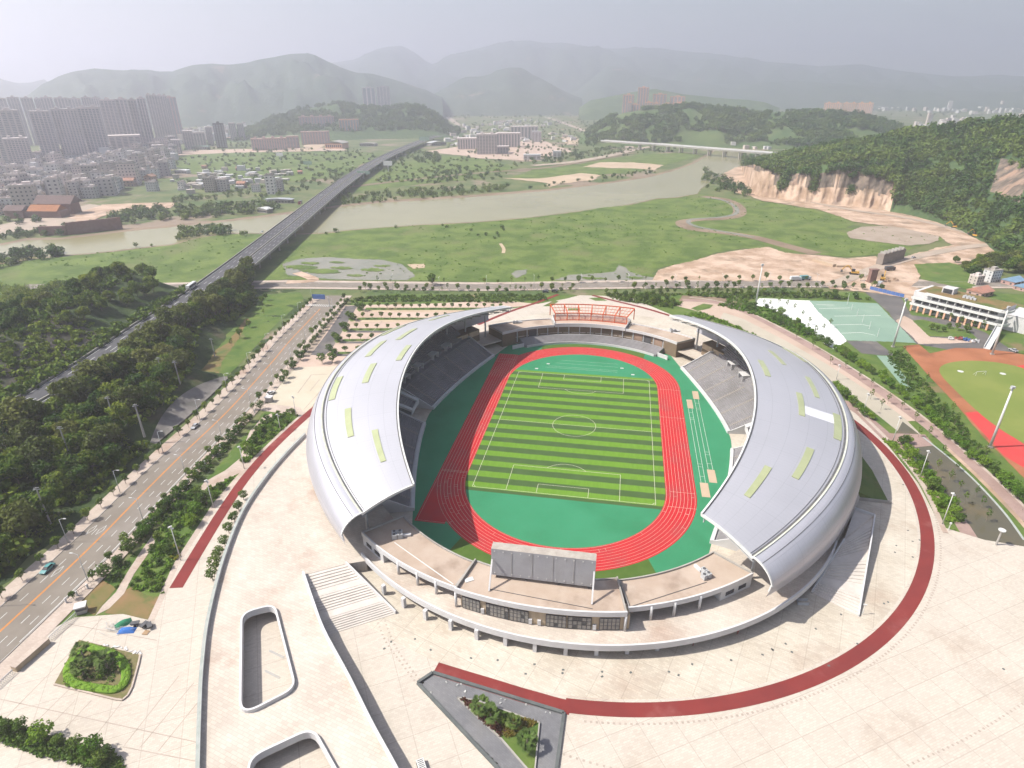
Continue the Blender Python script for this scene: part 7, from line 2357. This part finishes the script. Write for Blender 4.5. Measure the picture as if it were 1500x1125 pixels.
p = at(633, 418, .2); place(DARKST[0], p[0], p[1], .2, 2.0, "largest roadside tree on the far road, left of centre")
wedge = [p[:2] for p in ats([(300, 540), (330, 480), (345, 452), (380, 432), (440, 428), (445, 438), (400, 480), (345, 540), (310, 570)])]
sheet("grass_wedge", wedge, .12, M['lawn'])
psheet("bare_soil", [(290, 545), (310, 525), (340, 492), (364, 460), (372, 458), (350, 495), (322, 540), (310, 570)], .16, M['dry_lawn'], .6, 4, 41)
for px in ((385, 448), (387, 463), (390, 440), (365, 480), (352, 496), (340, 510), (372, 447)):
    p = at(*px, .1); place(rng.choice(STREET + SAP), p[0], p[1], .1, rng.uniform(1.0, 1.5), "tree on the grassy wedge between wood and city road", "trees on the grassy wedge")

# ---- palms
def palm(px, py, h, s, label, z=.2):
    p = at(px, py, z)
    root = empty("palm_tree", p, label, "palm tree")
    b = MB(); b.tube([(0, 0, 0), (.06, 0, h * .5), (0, .05, h)], .26, .17, 8); b.build("trunk", M['palebark'], root, local=True)
    rr = random.Random(int(px * 7 + py))
    q = []
    for k in range(26):
        a = k * 2.4 + rr.uniform(-.2, .2); e = rr.uniform(-.35, 1.1); L = s * rr.uniform(.8, 1.1)
        for f in range(11):
            sp = (f - 5) * .17
            d = np.array([math.cos(a + sp) * math.cos(e), math.sin(a + sp) * math.cos(e), math.sin(e)])
            st = np.array([math.cos(a) * math.cos(e), math.sin(a) * math.cos(e), math.sin(e)]) * L * .55 + np.array([0, 0, h])
            tip = st + d * L * .75 + np.array([0, 0, -.35 * L * abs(sp)])
            sd = np.cross(d, [0, 0, 1.0]); sd /= (np.linalg.norm(sd) + 1e-6)
            w = .07 * s
            q += [st, st + d * L * .35 - sd * w, tip, st + d * L * .35 + sd * w]
        st0 = np.array([0, 0, h]); en = np.array([math.cos(a) * math.cos(e), math.sin(a) * math.cos(e), math.sin(e)]) * L * .56 + np.array([0, 0, h])
        q += [st0, st0 + np.array([0, 0, .06]), en + np.array([0, 0, .05]), en]
    new_obj("crown", np_mesh("crown", np.array(q), M['leaf_palm']), root)
palm(704, 1046, 3.2, 2.0, "fan palm nearest the upper tip of the pool island"); palm(719, 1060, 3.2, 2.1, "fan palm on the maroon shrubs, second along the pool island")
palm(752, 1068, 2.4, 1.6, "smallest fan palm, in the middle of the pool island"); palm(772, 1096, 3.0, 2.1, "fan palm on the grass end of the pool island")
palm(124, 967, 3.4, 2.0, "fan palm at the back left of the square green island"); palm(123, 990, 3.2, 2.1, "fan palm at the front left of the square green island"); palm(158, 980, 3.6, 2.2, "fan palm at the right of the square green island")
palm(303, 738, 3.4, 2.0, "fan palm beside the lamp on the left park path")

# ---- triangular pool
PO = [at(*p)[:2] for p in ((612, 1002), (634, 987), (826, 1046), (812, 1150), (760, 1160))]
M['wetgran'] = M['granite']
sheet("pool_floor", PO, .215, M['granite'])
root = empty("pool_rim", (PO[0][0], PO[0][1], .2), "dark grey granite rim round the empty triangular pool", "pool rim")
for a, c in ((0, 1), (1, 2), (2, 3), (4, 0)):
    b = MB(); b.bar((PO[a][0], PO[a][1], .2), (PO[c][0], PO[c][1], .2), .75, .55 if a != 4 else .4)
    b.build("rim_wall", M['dark_granite'], root)
ISL = [at(*p)[:2] for p in ((670, 1024), (700, 1029), (790, 1061), (783, 1135), (772, 1128), (735, 1085))]
b = MB(); b.prism(ISL, .2, .62)
o = b.build("planting_bed", M['lawn']); struct(o)
b = MB()
for a, c in zip(ISL, ISL[1:] + ISL[:1]): b.bar((a[0], a[1], .2), (c[0], c[1], .2), .3, .5)
tag(b.build("bed_edging", M['concrete']), "low concrete edging round the planted pool island", "edging")
r_ = random.Random(2)
for px, mt, n, sd in (([(671, 1024), (690, 1030), (712, 1050), (738, 1070), (735, 1080), (705, 1056)], 'leaf_red', 170, 90), ([(705, 1040), (745, 1052), (742, 1066), (715, 1054)], 'leaf_dark', 110, 91), ([(733, 1068), (760, 1054), (785, 1062), (762, 1074), (745, 1084)], 'leaf_orange', 150, 92)):
    cover("bedding_plants", [(x, y, .55) for x, y in scatter([p[:2] for p in ats(px)], n, 0, r_)], C_LOW, M[mt], sd, .35, .6)
cover("debris", [at(*p, .22) for p in ((654, 1000), (669, 1004), (675, 1003), (682, 1012), (631, 1016), (733, 1024), (741, 1025), (770, 1033), (672, 1023), (680, 1022), (800, 1043), (806, 1045), (734, 1030))], [clump(5, .5, .2, .3, 5)], M['white_paint'], 93, .5, 1.0)
# ---- square island and the hedge strip, lower left
SQ = [at(*p)[:2] for p in ((80, 1004), (96, 975), (112, 944), (117, 939), (206, 961), (203, 975), (194, 1008), (188, 1020), (180, 1027), (170, 1026))]
b = MB(); b.prism(SQ, .2, .45); struct(b.build("planting_bed", mat("dry_bed", (.20, .16, .08), (.14, .14, .05), scale=.8, detail=6)))
root = empty("bed_kerb", (SQ[0][0], SQ[0][1], .2), "pale stone kerb round the square green island", "kerb")
b = MB()
for a, c in zip(SQ[4:], SQ[5:] + SQ[:1]): b.bar((a[0], a[1], .2), (c[0], c[1], .2), .4, .38)
b.build("kerb_stone", M['sidewalk'], root)
hedge = [(104, 972), (100, 988), (106, 1000), (124, 1006), (150, 1010), (170, 1011), (182, 1002), (185, 985), (180, 972), (170, 962), (160, 957), (140, 952), (126, 950)]
hp = [at(*p, .4) for p in hedge]
pts = []
for x, y, a in along(smooth_path([p[:2] for p in hp], 4), .42):
    for _ in range(3): pts.append((x + rng.gauss(0, .4), y + rng.gauss(0, .4), .3))
hb_ = MB(); hr = [p[:2] for p in smooth_path([p[:2] for p in hp], 4, True)]
hb_.sweep(hr, [(-1.0, .3), (-1.0, .9), (-.6, 1.2), (.6, 1.2), (1.0, .9), (1.0, .3)][::-1], closed=True)
M['hedge'] = mat("hedge_green", (.11, .23, .018), (.18, .31, .03), scale=1.5, detail=6, bump=.2, bscale=4)
tag(hb_.build("hedge", M['hedge']), "bright green clipped hedge ringing the palms of the square island", "hedge")
cover("hedge_leaves", [(x, y, .75) for x, y, z in pts], C_LOW, M['leaf_bright'], 94, .35, .5)
inn = [p[:2] for p in ats([(115, 965), (112, 990), (140, 998), (170, 998), (176, 975), (150, 960)])]
cover("ground_cover", [(x, y, .3) for x, y in scatter(inn, 60, 0, rng)], C_LOW, M['leaf_dark'], 95, .4, .8)
for px in ((140, 966), (150, 992), (132, 975), (152, 975), (112, 984), (170, 962)):
    p = at(*px, .4); place(BUSH[1], p[0], p[1], .4, rng.uniform(.6, 1.0), "round dark shrub among the palms of the square island", "dark shrubs of the square island")
HS = [p[:2] for p in ats([(-60, 1066), (2, 1057), (12, 1062), (60, 1080), (178, 1110), (178, 1150), (130, 1122), (60, 1106), (0, 1086), (-60, 1075)])]
sheet("planting_bed", HS, .24, M['lawn'])
cover("hedge_ring", [(x, y, .2) for x, y in scatter(HS, 420, 0, rng)], C_LOW, M['leaf_dark'], 96, .6, 1.0)
for i, px in enumerate(((12, 1072), (34, 1072), (64, 1084), (88, 1092), (114, 1098), (140, 1108), (158, 1112), (150, 1122))):
    p = at(*px, .2); place((DARKST + MOATT)[(i * 2) % 6], p[0], p[1], .2, rng.uniform(.75, .95), "leafy tree in the hedge strip at the lower left corner", "trees of the lower left hedge strip")

# ---- school
A, B_ = at(1330, 454, .2), at(1454, 486, .2)
dx, dy = B_[0] - A[0], B_[1] - A[1]
LS = math.hypot(dx, dy)
ang = math.atan2(dy, dx)
root = empty("school_building", A, "long white three storey building with two white bands and brick piers at right", "school", rz=ang)
LX = LS + 1
b = MB(); b.box((LX / 2 - 1, 14, 0), (LX - 1, 22, 12.2)); b.box((LX + 16, 20, 0), (34, 20, 9.0)); b.build("core", M['white_wall'], root, local=True)
for z, x0 in ((3.9, 0), (7.9, 0), (11.9, 7)):
    b = MB()
    b.box(((x0 + LX) / 2, 1.0, z), (LX - x0, 2.4, .9 if z < 11 else 1.2)); b.box(((x0 + LX) / 2, -.2, z), (LX - x0, .3, 1.5))
    pth = [(LX, 0), (LX + 2.2, .8), (LX + 3.2, 3), (LX + 3.4, 8)]
    b.sweep(pth, [(-.3, z), (.2, z), (.2, z + 1.5), (-.3, z + 1.5)])
    b.build("balcony_band", M['rim'], root, local=True)
for k in range(10):
    for z in (5.4, 9.4):
        x = 3 + k * (LX - 4) / 10
        if z > 9 and x < 8: continue
        b = MB(); b.box((x + 1.2, 2.9, z), (LX / 13, .3, 2.4)); b.build("window", M['dark_glass'], root, local=True)
        b = MB(); b.box((x - .9, 1.6, z), (.4, 2.4, 2.5)); b.build("partition", M['white_wall'], root, local=True)
for k in range(12):
    b = MB(); b.box((1.5 + k * (LX - 2) / 12, -.1, 0), (1.0, .8, 3.9)); b.build("brick_pier", M['tower_orange'], root, local=True)
b = MB(); b.box((LX / 2, 14, 12.2), (LX - 3, 21, .12)); b.build("roof", M['dry_lawn'], root, local=True)
b = MB(); b.box((14, 16, 12.2), (6.5, 6, 3.6)); b.build("stair_hut", M['white_wall'], root, local=True)
b = MB(); b.box((LX + 16, 20, 9.0), (34.4, 20.4, .5)); b.build("wing_roof", M['white_wall'], root, local=True)
b = MB(); b.box((14, 12.8, 12.6), (5, .3, 2.6)); b.build("window", M['dark_glass'], root, local=True)
for k in range(7):
    b = MB(); b.box((24 + (k % 4) * 2.0, 12 + (k // 4) * 2.2, 12.3), (1.3, 1.0, 1.4)); b.build("air_conditioner", M['steel'], root, local=True)
b = MB(); b.bar((LX + 1.5, -1, 3.6), (LX + 9, -33, 0), 3.0, .4); 
for s in (-1.5, 1.5): b.bar((LX + 1.5 + s, -1, 4.0), (LX + 9 + s, -33, .4), .3, 1.1)
b.build("ramp", M['rim'], root, local=True)

# ---- construction site
M['old_concrete'] = mat("raw_concrete", (.26, .22, .19), (.33, .285, .25), scale=.2, detail=8, c3=(.2, .165, .14), scale3=.12)
p0, p1 = at(1287, 388, .3), at(1319, 379, .3)
root = empty("bridge_abutment", p0, "raw concrete bridge abutment with ribs on top at the building site", "abutment")
b = MB(); b.bar(p0, p1, 5.0, 9.0); b.build("wall", M['old_concrete'], root)
for k in range(6):
    t = (k + .5) / 6
    b = MB(); b.box((p0[0] + (p1[0] - p0[0]) * t, p0[1] + (p1[1] - p0[1]) * t, 9.3), (1.0, 4.4, 1.4), .7); b.build("rib", M['concrete'], root)
p = at(1276, 413, .3)
b = MB(); b.box((p[0], p[1], .3), (5.0, 3.2, 9.0), .3); b.box((p[0], p[1], 9.3), (5.8, 3.8, .8), .3); b.box((p[0], p[1], .3), (6.4, 4.6, .9), .3)
tag(b.build("bridge_pier", M['brick']), "single dark red bridge pier standing at the building site", "pier")
a, c = at(1274, 424, .3), at(1324, 436, .3)
root = empty("site_hoarding", a, "blue hoarding fence below the building site", "hoarding")
for k in range(8):
    q0 = [a[i] + (c[i] - a[i]) * k / 8 for i in range(3)]; q1 = [a[i] + (c[i] - a[i]) * (k + .94) / 8 for i in range(3)]
    b = MB(); b.bar(q0, q1, .15, 2.4); b.build("fence_panel", PAINT['blue'], root)
b = MB(); b.bar(at(1192, 382, .3), at(1222, 391, .3), 3.5, 2.2); b.bar(at(1224, 391, .3), at(1246, 391, .3), 3.0, 1.6)
tag(b.build("pale_culvert", M['sand']), "long pale concrete culvert lying on the bare soil", "culvert")
def excavator(px, py, rz, label, s=1.4):
    root = empty("excavator", at(px, py, .3), label, "excavator", rz=rz)
    root.scale = (s, s, s)
    for sg in (-1, 1):
        b = MB(); hull(b, [(-1.9, .2), (-1.5, 0), (1.5, 0), (1.9, .2), (1.9, .6), (1.5, .85), (-1.5, .85), (-1.9, .6)], .55)
        b.v = [(x, y + sg * 1.05, z) for x, y, z in b.v]
        b.build("track", M['tyre'], root, local=True)
    b = MB(); hull(b, [(-2.3, .9), (1.2, .9), (1.2, 1.7), (-2.3, 1.9)], 2.4); b.build("body", PAINT['yellow'], root, local=True)
    b = MB(); b.box((.5, .7, 1.7), (1.5, .95, 1.3)); b.build("cab", M['glass'], root, local=True)
    b = MB(); b.bar((.9, -.3, 1.6), (3.4, -.3, 4.3), .4, .5); b.bar((3.4, -.3, 4.3), (5.6, -.3, 2.0), .35, .4); b.build("boom", PAINT['yellow'], root, local=True)
    b = MB(); hull(b, [(5.2, .8), (6.2, .9), (6.1, 2.0), (5.4, 2.1)], .9); b.v = [(x, y - .3, z) for x, y, z in b.v]; b.build("bucket", M['frame'], root, local=True)
excavator(1250, 402, 3.0, "yellow excavator with lowered arm on the bare soil by the far road", 1.5); excavator(1398, 334, 2.6, "yellow excavator on the dirt road below the hill, left one"); excavator(1428, 347, 2.0, "yellow excavator on the dirt road below the hill, right one"); excavator(1293, 410, 1.2, "yellow excavator beside the dark red bridge pier", 1.3)
drop(truck('white', 'white', "white box lorry parked on the far road by the building site"), 1165, 411, .35, .25); drop(truck('white', 'teal', "lorry with a teal body behind the white lorry on the far road"), 1179, 410, .35, .3); drop(truck('dark', 'dark', "dark lorry on the pink earth above the building site"), 1303, 396, .4, .4)
drop(truck('white', 'silver', "white lorry among the heaps inside the blue hoarding"), 1288, 419, .4, 1.0); drop(car('silver', "silver car on the dirt road by the concrete abutment"), 1338, 378, .65, .6)
for i, (px, py, mm, lb) in enumerate(((1392, 497, 'white_wall', "heap of white bags on the school yard edge"), (1415, 499, 'blue', "heap of blue sheeting on the school yard edge"), (1404, 497, 'red', "heap of red scrap on the school yard edge"), (1428, 501, 'white_wall', "second heap of white bags beside the blue sheeting"), (1300, 413, 'soil', "heap of pink earth beside the bridge pier"), (1312, 411, 'soil', "heap of pink earth by the building pit"))):
    p = at(px, py, .2)
    q = clump(40, 2.2, 1.4, .8, 700 + i)
    o = new_obj("heap", np_mesh("heap", q, M[mm] if mm in M else PAINT[mm])); o.location = p
    tag(o, lb, "heap")

# ---- gate, booth, fence, clutter on the forecourt
def post_fence(path, step, label, z=.2, h=1.6):
    root = empty("fence", (path[0][0], path[0][1], z), label, "fence")
    for x, y, a in along(path, step):
        b = MB(); b.box((x, y, z), (.4, .4, h + .2), a); b.build("fence_post", M['white_wall'], root)
    b = MB(); b.sweep([(p[0], p[1]) for p in path], [(-.03, z + .3), (.03, z + .3), (.03, z + .4), (-.03, z + .4)]); b.sweep([(p[0], p[1]) for p in path], [(-.03, z + h - .1), (.03, z + h - .1), (.03, z + h), (-.03, z + h)])
    for x, y, a in along(path, .9): b.box((x, y, z + .3), (.05, .05, h - .4), a)
    b.build("railing", M['frame'], root)
fp = [p[:2] for p in offset(ROAD_C, -12.9) if -104 < p[1] < -8]
post_fence(fp, 6.0, "white posted railing fence along the right pavement of the city road")
post_fence([p[:2] for p in offset(ROAD_C, -12.9) if 18 < p[1] < 148], 6.0, "white posted railing fence by the car park side of the city road")
ff = [p[:2] for p in offset(FAR_C, -11.2)]
post_fence([p for p in ff if -150 < p[0] < -18], 7.0, "white posted fence along the far road, left of the entrance"); post_fence([p for p in ff if 26 < p[0] < 190], 7.0, "white posted fence along the far road, right of the entrance")
post_fence([at(98, 884)[:2], at(139, 857)[:2]], 3.0, "short white fence with grid panels beside the guard booth")
p = at(121, 896, .2)
root = empty("guard_booth", p, "small grey guard booth by the lower left gate", "guard booth", rz=.6)
b = MB(); b.box((0, 0, 0), (2.4, 2.0, 2.3)); b.build("wall", M['concrete'], root, local=True); b = MB(); b.box((0, 0, 1.1), (2.46, 2.06, .8)); b.build("window", M['dark_glass'], root, local=True); b = MB(); b.box((0, 0, 2.3), (2.9, 2.5, .25)); b.build("roof", M['white_wall'], root, local=True)
a, c = at(22, 984, .2), at(71, 941, .2)
root = empty("gate_wall", a, "long low stone wall with pale coping at the lower left gate", "wall")
b = MB(); b.bar(a, c, 1.5, 1.5); b.build("wall", M['beige_wall'], root); b = MB(); b.bar((a[0], a[1], 1.7), (c[0], c[1], 1.7), 1.7, .2); b.build("coping", M['sidewalk'], root)
def slide_gate(a, c, label):
    root = empty("sliding_gate", a, label, "gate")
    b = MB()
    n = int(math.dist(a, c) / .45)
    for k in range(n):
        q0 = [a[i] + (c[i] - a[i]) * k / n for i in range(3)]; q1 = [a[i] + (c[i] - a[i]) * (k + 1) / n for i in range(3)]
        b.bar(q0, (q1[0], q1[1], q1[2] + 1.3), .06, .06); b.bar((q0[0], q0[1], q0[2] + 1.3), q1, .06, .06)
    b.build("gate_lattice", M['steel'], root)
    b = MB(); b.bar((a[0], a[1], a[2] + 1.3), (c[0], c[1], c[2] + 1.3), .12, .1); b.build("top_rail", M['steel'], root)
slide_gate(at(73, 939, .2), at(116, 899, .2), "folding metal gate between low wall and guard booth"); slide_gate(at(-30, 1032, .2), at(21, 986, .2), "folding metal gate at the left edge before the low wall")
p = at(395, 588, .2)
root = empty("guard_booth", p, "small dark guard booth at the gate left of the stadium", "guard booth"); b = MB(); b.box((0, 0, 0), (2.6, 2.2, 2.3)); b.build("wall", M['concrete'], root, local=True); b = MB(); b.box((0, 0, 2.3), (3.2, 2.8, .3)); b.build("roof", M['white_wall'], root, local=True)
def tarp(px, py, w, d, h, rz, mm, label):
    p = at(px, py, .2)
    root_b = MB()
    rows = []
    rr = random.Random(int(px))
    for j in range(7):
        row = []
        for i in range(9):
            x, y = (i / 8 - .5) * w, (j / 6 - .5) * d
            e = (1 - abs(2 * i / 8 - 1) ** 3) * (1 - abs(2 * j / 6 - 1) ** 3)
            row.append((x, y, h * e + .12 * rr.random() * e + .02))
        rows.append(row)
    root_b.grid(rows)
    o = root_b.build("tarpaulin", mm, smooth=True); o.location = p; o.rotation_euler = (0, 0, rz)
    return tag(o, label, "tarpaulin")
M['greentarp'] = mat("green_tarp", (.03, .19, .10)); M['bluetarp'] = mat("blue_tarp", (.05, .17, .50))
tarp(181, 914, 4.0, 2.4, 1.0, .9, M['greentarp'], "dark green tarpaulin over the clutter pile on the forecourt"); tarp(186, 924, 4.4, 2.0, .9, .25, M['bluetarp'], "bright blue tarpaulin over the clutter pile on the forecourt")
b = MB(); rr = random.Random(4); c = at(166, 926, .2)
for _ in range(34):
    x, y, a = c[0] + rr.gauss(0, 1.4), c[1] + rr.gauss(0, .8), rr.uniform(0, 3.1)
    b.tube([(x, y, .3 + rr.random() * .8), (x + 2.6 * math.cos(a), y + 2.6 * math.sin(a), .3 + rr.random() * .9)], .035, n=5)
tag(b.build("scaffold_poles", M['steel']), "tangle of grey scaffold poles left of the tarpaulins", "scaffold poles", kind="stuff")
for i, (px, py, lb) in enumerate(((199, 916, "dark handcart nearest the blue tarpaulin"), (212, 918, "dark handcart in the middle right of the tarpaulins"), (220, 919, "dark handcart furthest right of the tarpaulins"))):
    p = at(px, py, .2); root = empty("handcart", p, lb, "handcart", rz=.4 + i)
    b = MB(); hull(b, [(-.9, .5), (.9, .5), (1.1, 1.1), (-1.1, 1.1)], .9, 1.2); b.build("tray", M['frame'], root, local=True)
    for s in (-1, 1):
        b = MB(); b.tube([(0, s * .6, .35), (0, s * .7, .35)], .35, n=10); b.build("wheel", M['tyre'], root, local=True)
    b = MB(); b.bar((.9, -.3, .7), (1.9, -.3, 1.0), .06, .06); b.bar((.9, .3, .7), (1.9, .3, 1.0), .06, .06); b.build("handle", M['steel'], root, local=True)
p = at(214, 927, .2); b = MB()
for k in range(5): b.box((p[0] - .6 + k * .3, p[1], .35), (.2, 1.4, .06))
for k in (-.6, .6): b.box((p[0], p[1] + k, .2), (1.5, .12, .15))
tag(b.build("wooden_pallet", mat("pallet_wood", (.42, .27, .15))), "orange brown wooden pallet below the handcarts", "pallet")
b = MB(); rr = random.Random(9)
for px in ((153, 945), (157, 946), (166, 948), (172, 948), (178, 949), (184, 950), (186, 952), (192, 954), (198, 955), (202, 956), (196, 958), (206, 957)):
    p = at(*px, .2); b.box(p, (rr.uniform(.5, 1.4), rr.uniform(.2, .6), rr.uniform(.1, .3)), rr.uniform(0, 3))
tag(b.build("kerbstones", M['white_wall']), "loose white kerbstones strewn behind the square island", "kerbstones", kind="stuff")
for i, px in enumerate(((1323, 710), (1330, 777), (1337, 793), (1347, 791), (1313, 799), (1311, 809), (1337, 816), (1295, 884), (1301, 882), (1232, 900), (1195, 921), (1151, 943), (1160, 955), (1131, 951), (1117, 959), (1256, 943), (1214, 975), (825, 981), (882, 984), (882, 991), (924, 985), (980, 984), (994, 989), (1014, 973), (1071, 967), (1132, 952), (573, 940), (608, 936), (631, 952), (690, 964), (729, 967), (770, 987), (783, 973), (824, 986), (490, 1010), (563, 950), (1470, 980))):
    p = at(*px, .214); b = MB()
    if i % 3: b.box((p[0], p[1], .214), (.62, .5, .03), .2 * i)
    else: b.tube([(p[0], p[1], .214), (p[0], p[1], .245)], .32, n=10)
    tag(b.build("drain_cover", M['dark_granite']), "dark drain cover set in the pale plaza paving round the stadium", "drain cover", "drain covers in the plaza")
# air-conditioning units on the terraces
def ac(x, y, z, rz, label, n=4):
    root = empty("rooftop_unit", (x, y, z), label, "air conditioner", rz=rz)
    for k in range(n):
        b = MB(); cx, cy = (k % 2) * 1.7, (k // 2) * 1.5
        b.box((cx, cy, .1), (1.5, 1.1, 1.5)); b.build("unit", M['steel'], root, local=True)
        b = MB(); b.tube([(cx, cy, 1.6), (cx, cy, 1.72)], .45, n=12); b.build("fan", M['frame'], root, local=True)
    b = MB(); b.box((3.6, .5, .1), (2.6, .8, .7)); b.build("duct", M['white_wall'], root, local=True)
p = at(578, 789, 8.5); ac(p[0], p[1], 8.5, .35, "grey air conditioners on the near terrace, left wing"); p = at(1037, 845, 8.5); ac(p[0], p[1], 8.5, 2.2, "grey air conditioners on the near terrace, right wing", 3)
p = at(753, 474, 8.5); ac(p[0], p[1], 8.5, .3, "small dark air conditioners on the far terrace, left wing", 2); p = at(984, 487, 8.5); ac(p[0], p[1], 8.5, .3, "small air conditioners on the far terrace, right wing", 3)
b = MB(); b.bar(at(578, 795, 8.52), at(664, 856, 8.52), .25, .12); tag(b.build("cable_tray", M['rim']), "thin pale cable line along the left wing terrace", "cable tray")
b = MB(); b.bar(at(920, 890, 8.52), at(1035, 853, 8.52), .16, .1); tag(b.build("cable_tray", M['frame']), "thin dark cable line along the right wing terrace", "cable tray")
p = at(687, 849, 9.5); b = MB(); b.box((p[0], p[1], 9.42), (2.4, 1.4, .15), .6); tag(b.build("white_sheet", M['rim']), "white sheet lying on the near middle terrace", "sheet")
# bits on the plaza
p = at(1175, 887, .22); b = MB()
for s in (0, 1.6):
    b.bar((p[0] - 1.2, p[1] + s, .22), (p[0] + 1.8, p[1] + s + .4, .22), .1, .9)
b.bar((p[0] - 1.2, p[1], .22), (p[0] - 1.2, p[1] + 1.6, .22), .1, .9)
tag(b.build("cycle_rack", M['steel']), "steel rack standing at the edge of the roof shadow", "rack")
p = at(618, 1126, .2); root = empty("louvred_vent", p, "white louvred vent at the bottom edge beside the walkway", "vent", rz=.6)
b = MB(); b.box((0, 0, 0), (1.6, 3.0, 1.2)); b.build("housing", M['rim'], root, local=True)
b = MB()
for k in range(7): b.box((-.82, -1.2 + k * .4, .2), (.08, .14, .9))
for k in range(7): b.box((0, -1.2 + k * .4, 1.2), (1.2, .14, .05))
b.build("louvre", M['frame'], root, local=True)
for i, (px, py) in enumerate(((406, 962), (400, 992))):
    p = at(px, py, .25); b = MB()
    for k in range(3): b.tube([(p[0] - 3, p[1] + 1.2 + k * .2, .3), (p[0] + 1.8, p[1] - .2 + k * .25, .3)], .06, n=5)
    tag(b.build("steel_pipes", M['steel']), ("steel pipes lying in the upper part of the deck opening", "steel pipes lying in the lower part of the deck opening")[i], "pipes")
# two people in red under the deck edge
def person(px, py, label, top):
    p = at(px, py, .2)
    J = {'hip': (0, 0, .95), 'waist': (0, 0, 1.12), 'chest': (0, 0, 1.38), 'neck': (0, 0, 1.52), 'head': (0, .01, 1.64), 'crown': (0, .01, 1.74),
         'lk': (.1, .06, .5), 'lf': (.11, 0, .07), 'lt': (.11, .14, .04), 'rk': (-.1, -.03, .5), 'rf': (-.11, -.1, .07), 'rt': (-.11, .04, .04),
         'ls': (.19, 0, 1.42), 'le': (.25, 0, 1.15), 'lh': (.24, .1, .92), 'rs': (-.19, 0, 1.42), 're': (-.25, 0, 1.15), 'rh': (-.24, .08, .92)}
    rad = dict(hip=.16, waist=.14, chest=.16, neck=.06, head=.1, crown=.08, lk=.07, lf=.05, lt=.04, rk=.07, rf=.05, rt=.04, ls=.06, le=.05, lh=.045, rs=.06, re=.05, rh=.045)
    E_ = [('hip', 'waist'), ('waist', 'chest'), ('chest', 'neck'), ('neck', 'head'), ('head', 'crown'), ('hip', 'lk'), ('lk', 'lf'), ('lf', 'lt'), ('hip', 'rk'), ('rk', 'rf'), ('rf', 'rt'), ('chest', 'ls'), ('ls', 'le'), ('le', 'lh'), ('chest', 'rs'), ('rs', 're'), ('re', 'rh')]
    ks = list(J)
    me = bpy.data.meshes.new("person"); me.from_pydata([J[k] for k in ks], [(ks.index(a), ks.index(c)) for a, c in E_], [])
    o = new_obj("person", me); o.location = p
    md = o.modifiers.new("skin", 'SKIN')
    for i, k in enumerate(ks): me.skin_vertices[0].data[i].radius = (rad[k], rad[k]); 
    me.skin_vertices[0].data[0].use_root = True
    o.modifiers.new("sub", 'SUBSURF').levels = 1
    me.materials.append(top)
    tag(o, label, "person")
person(1015, 946, "person in red standing under the deck edge, left of two", PAINT['red']); person(1080, 929, "person in red standing under the deck edge, right of two", PAINT['red'])
# ================================================================ the humid air
hb = MB()
hb.box((0, 6000, -2.0), (30000, 15500, 900.0))
hz = bpy.data.materials.new("haze_air")
hz.use_nodes = True
t = hz.node_tree
for n in list(t.nodes):
    if n.type == 'BSDF_PRINCIPLED': t.nodes.remove(n)
pv = t.nodes.new("ShaderNodeVolumePrincipled")
pv.inputs["Color"].default_value = (.85, .835, .945, 1)
pv.inputs["Density"].default_value = .00026
pv.inputs["Anisotropy"].default_value = .6
t.links.new(pv.outputs[0], t.nodes["Material Output"].inputs["Volume"])
ho = hb.build("haze", hz)
ho["kind"] = "stuff"
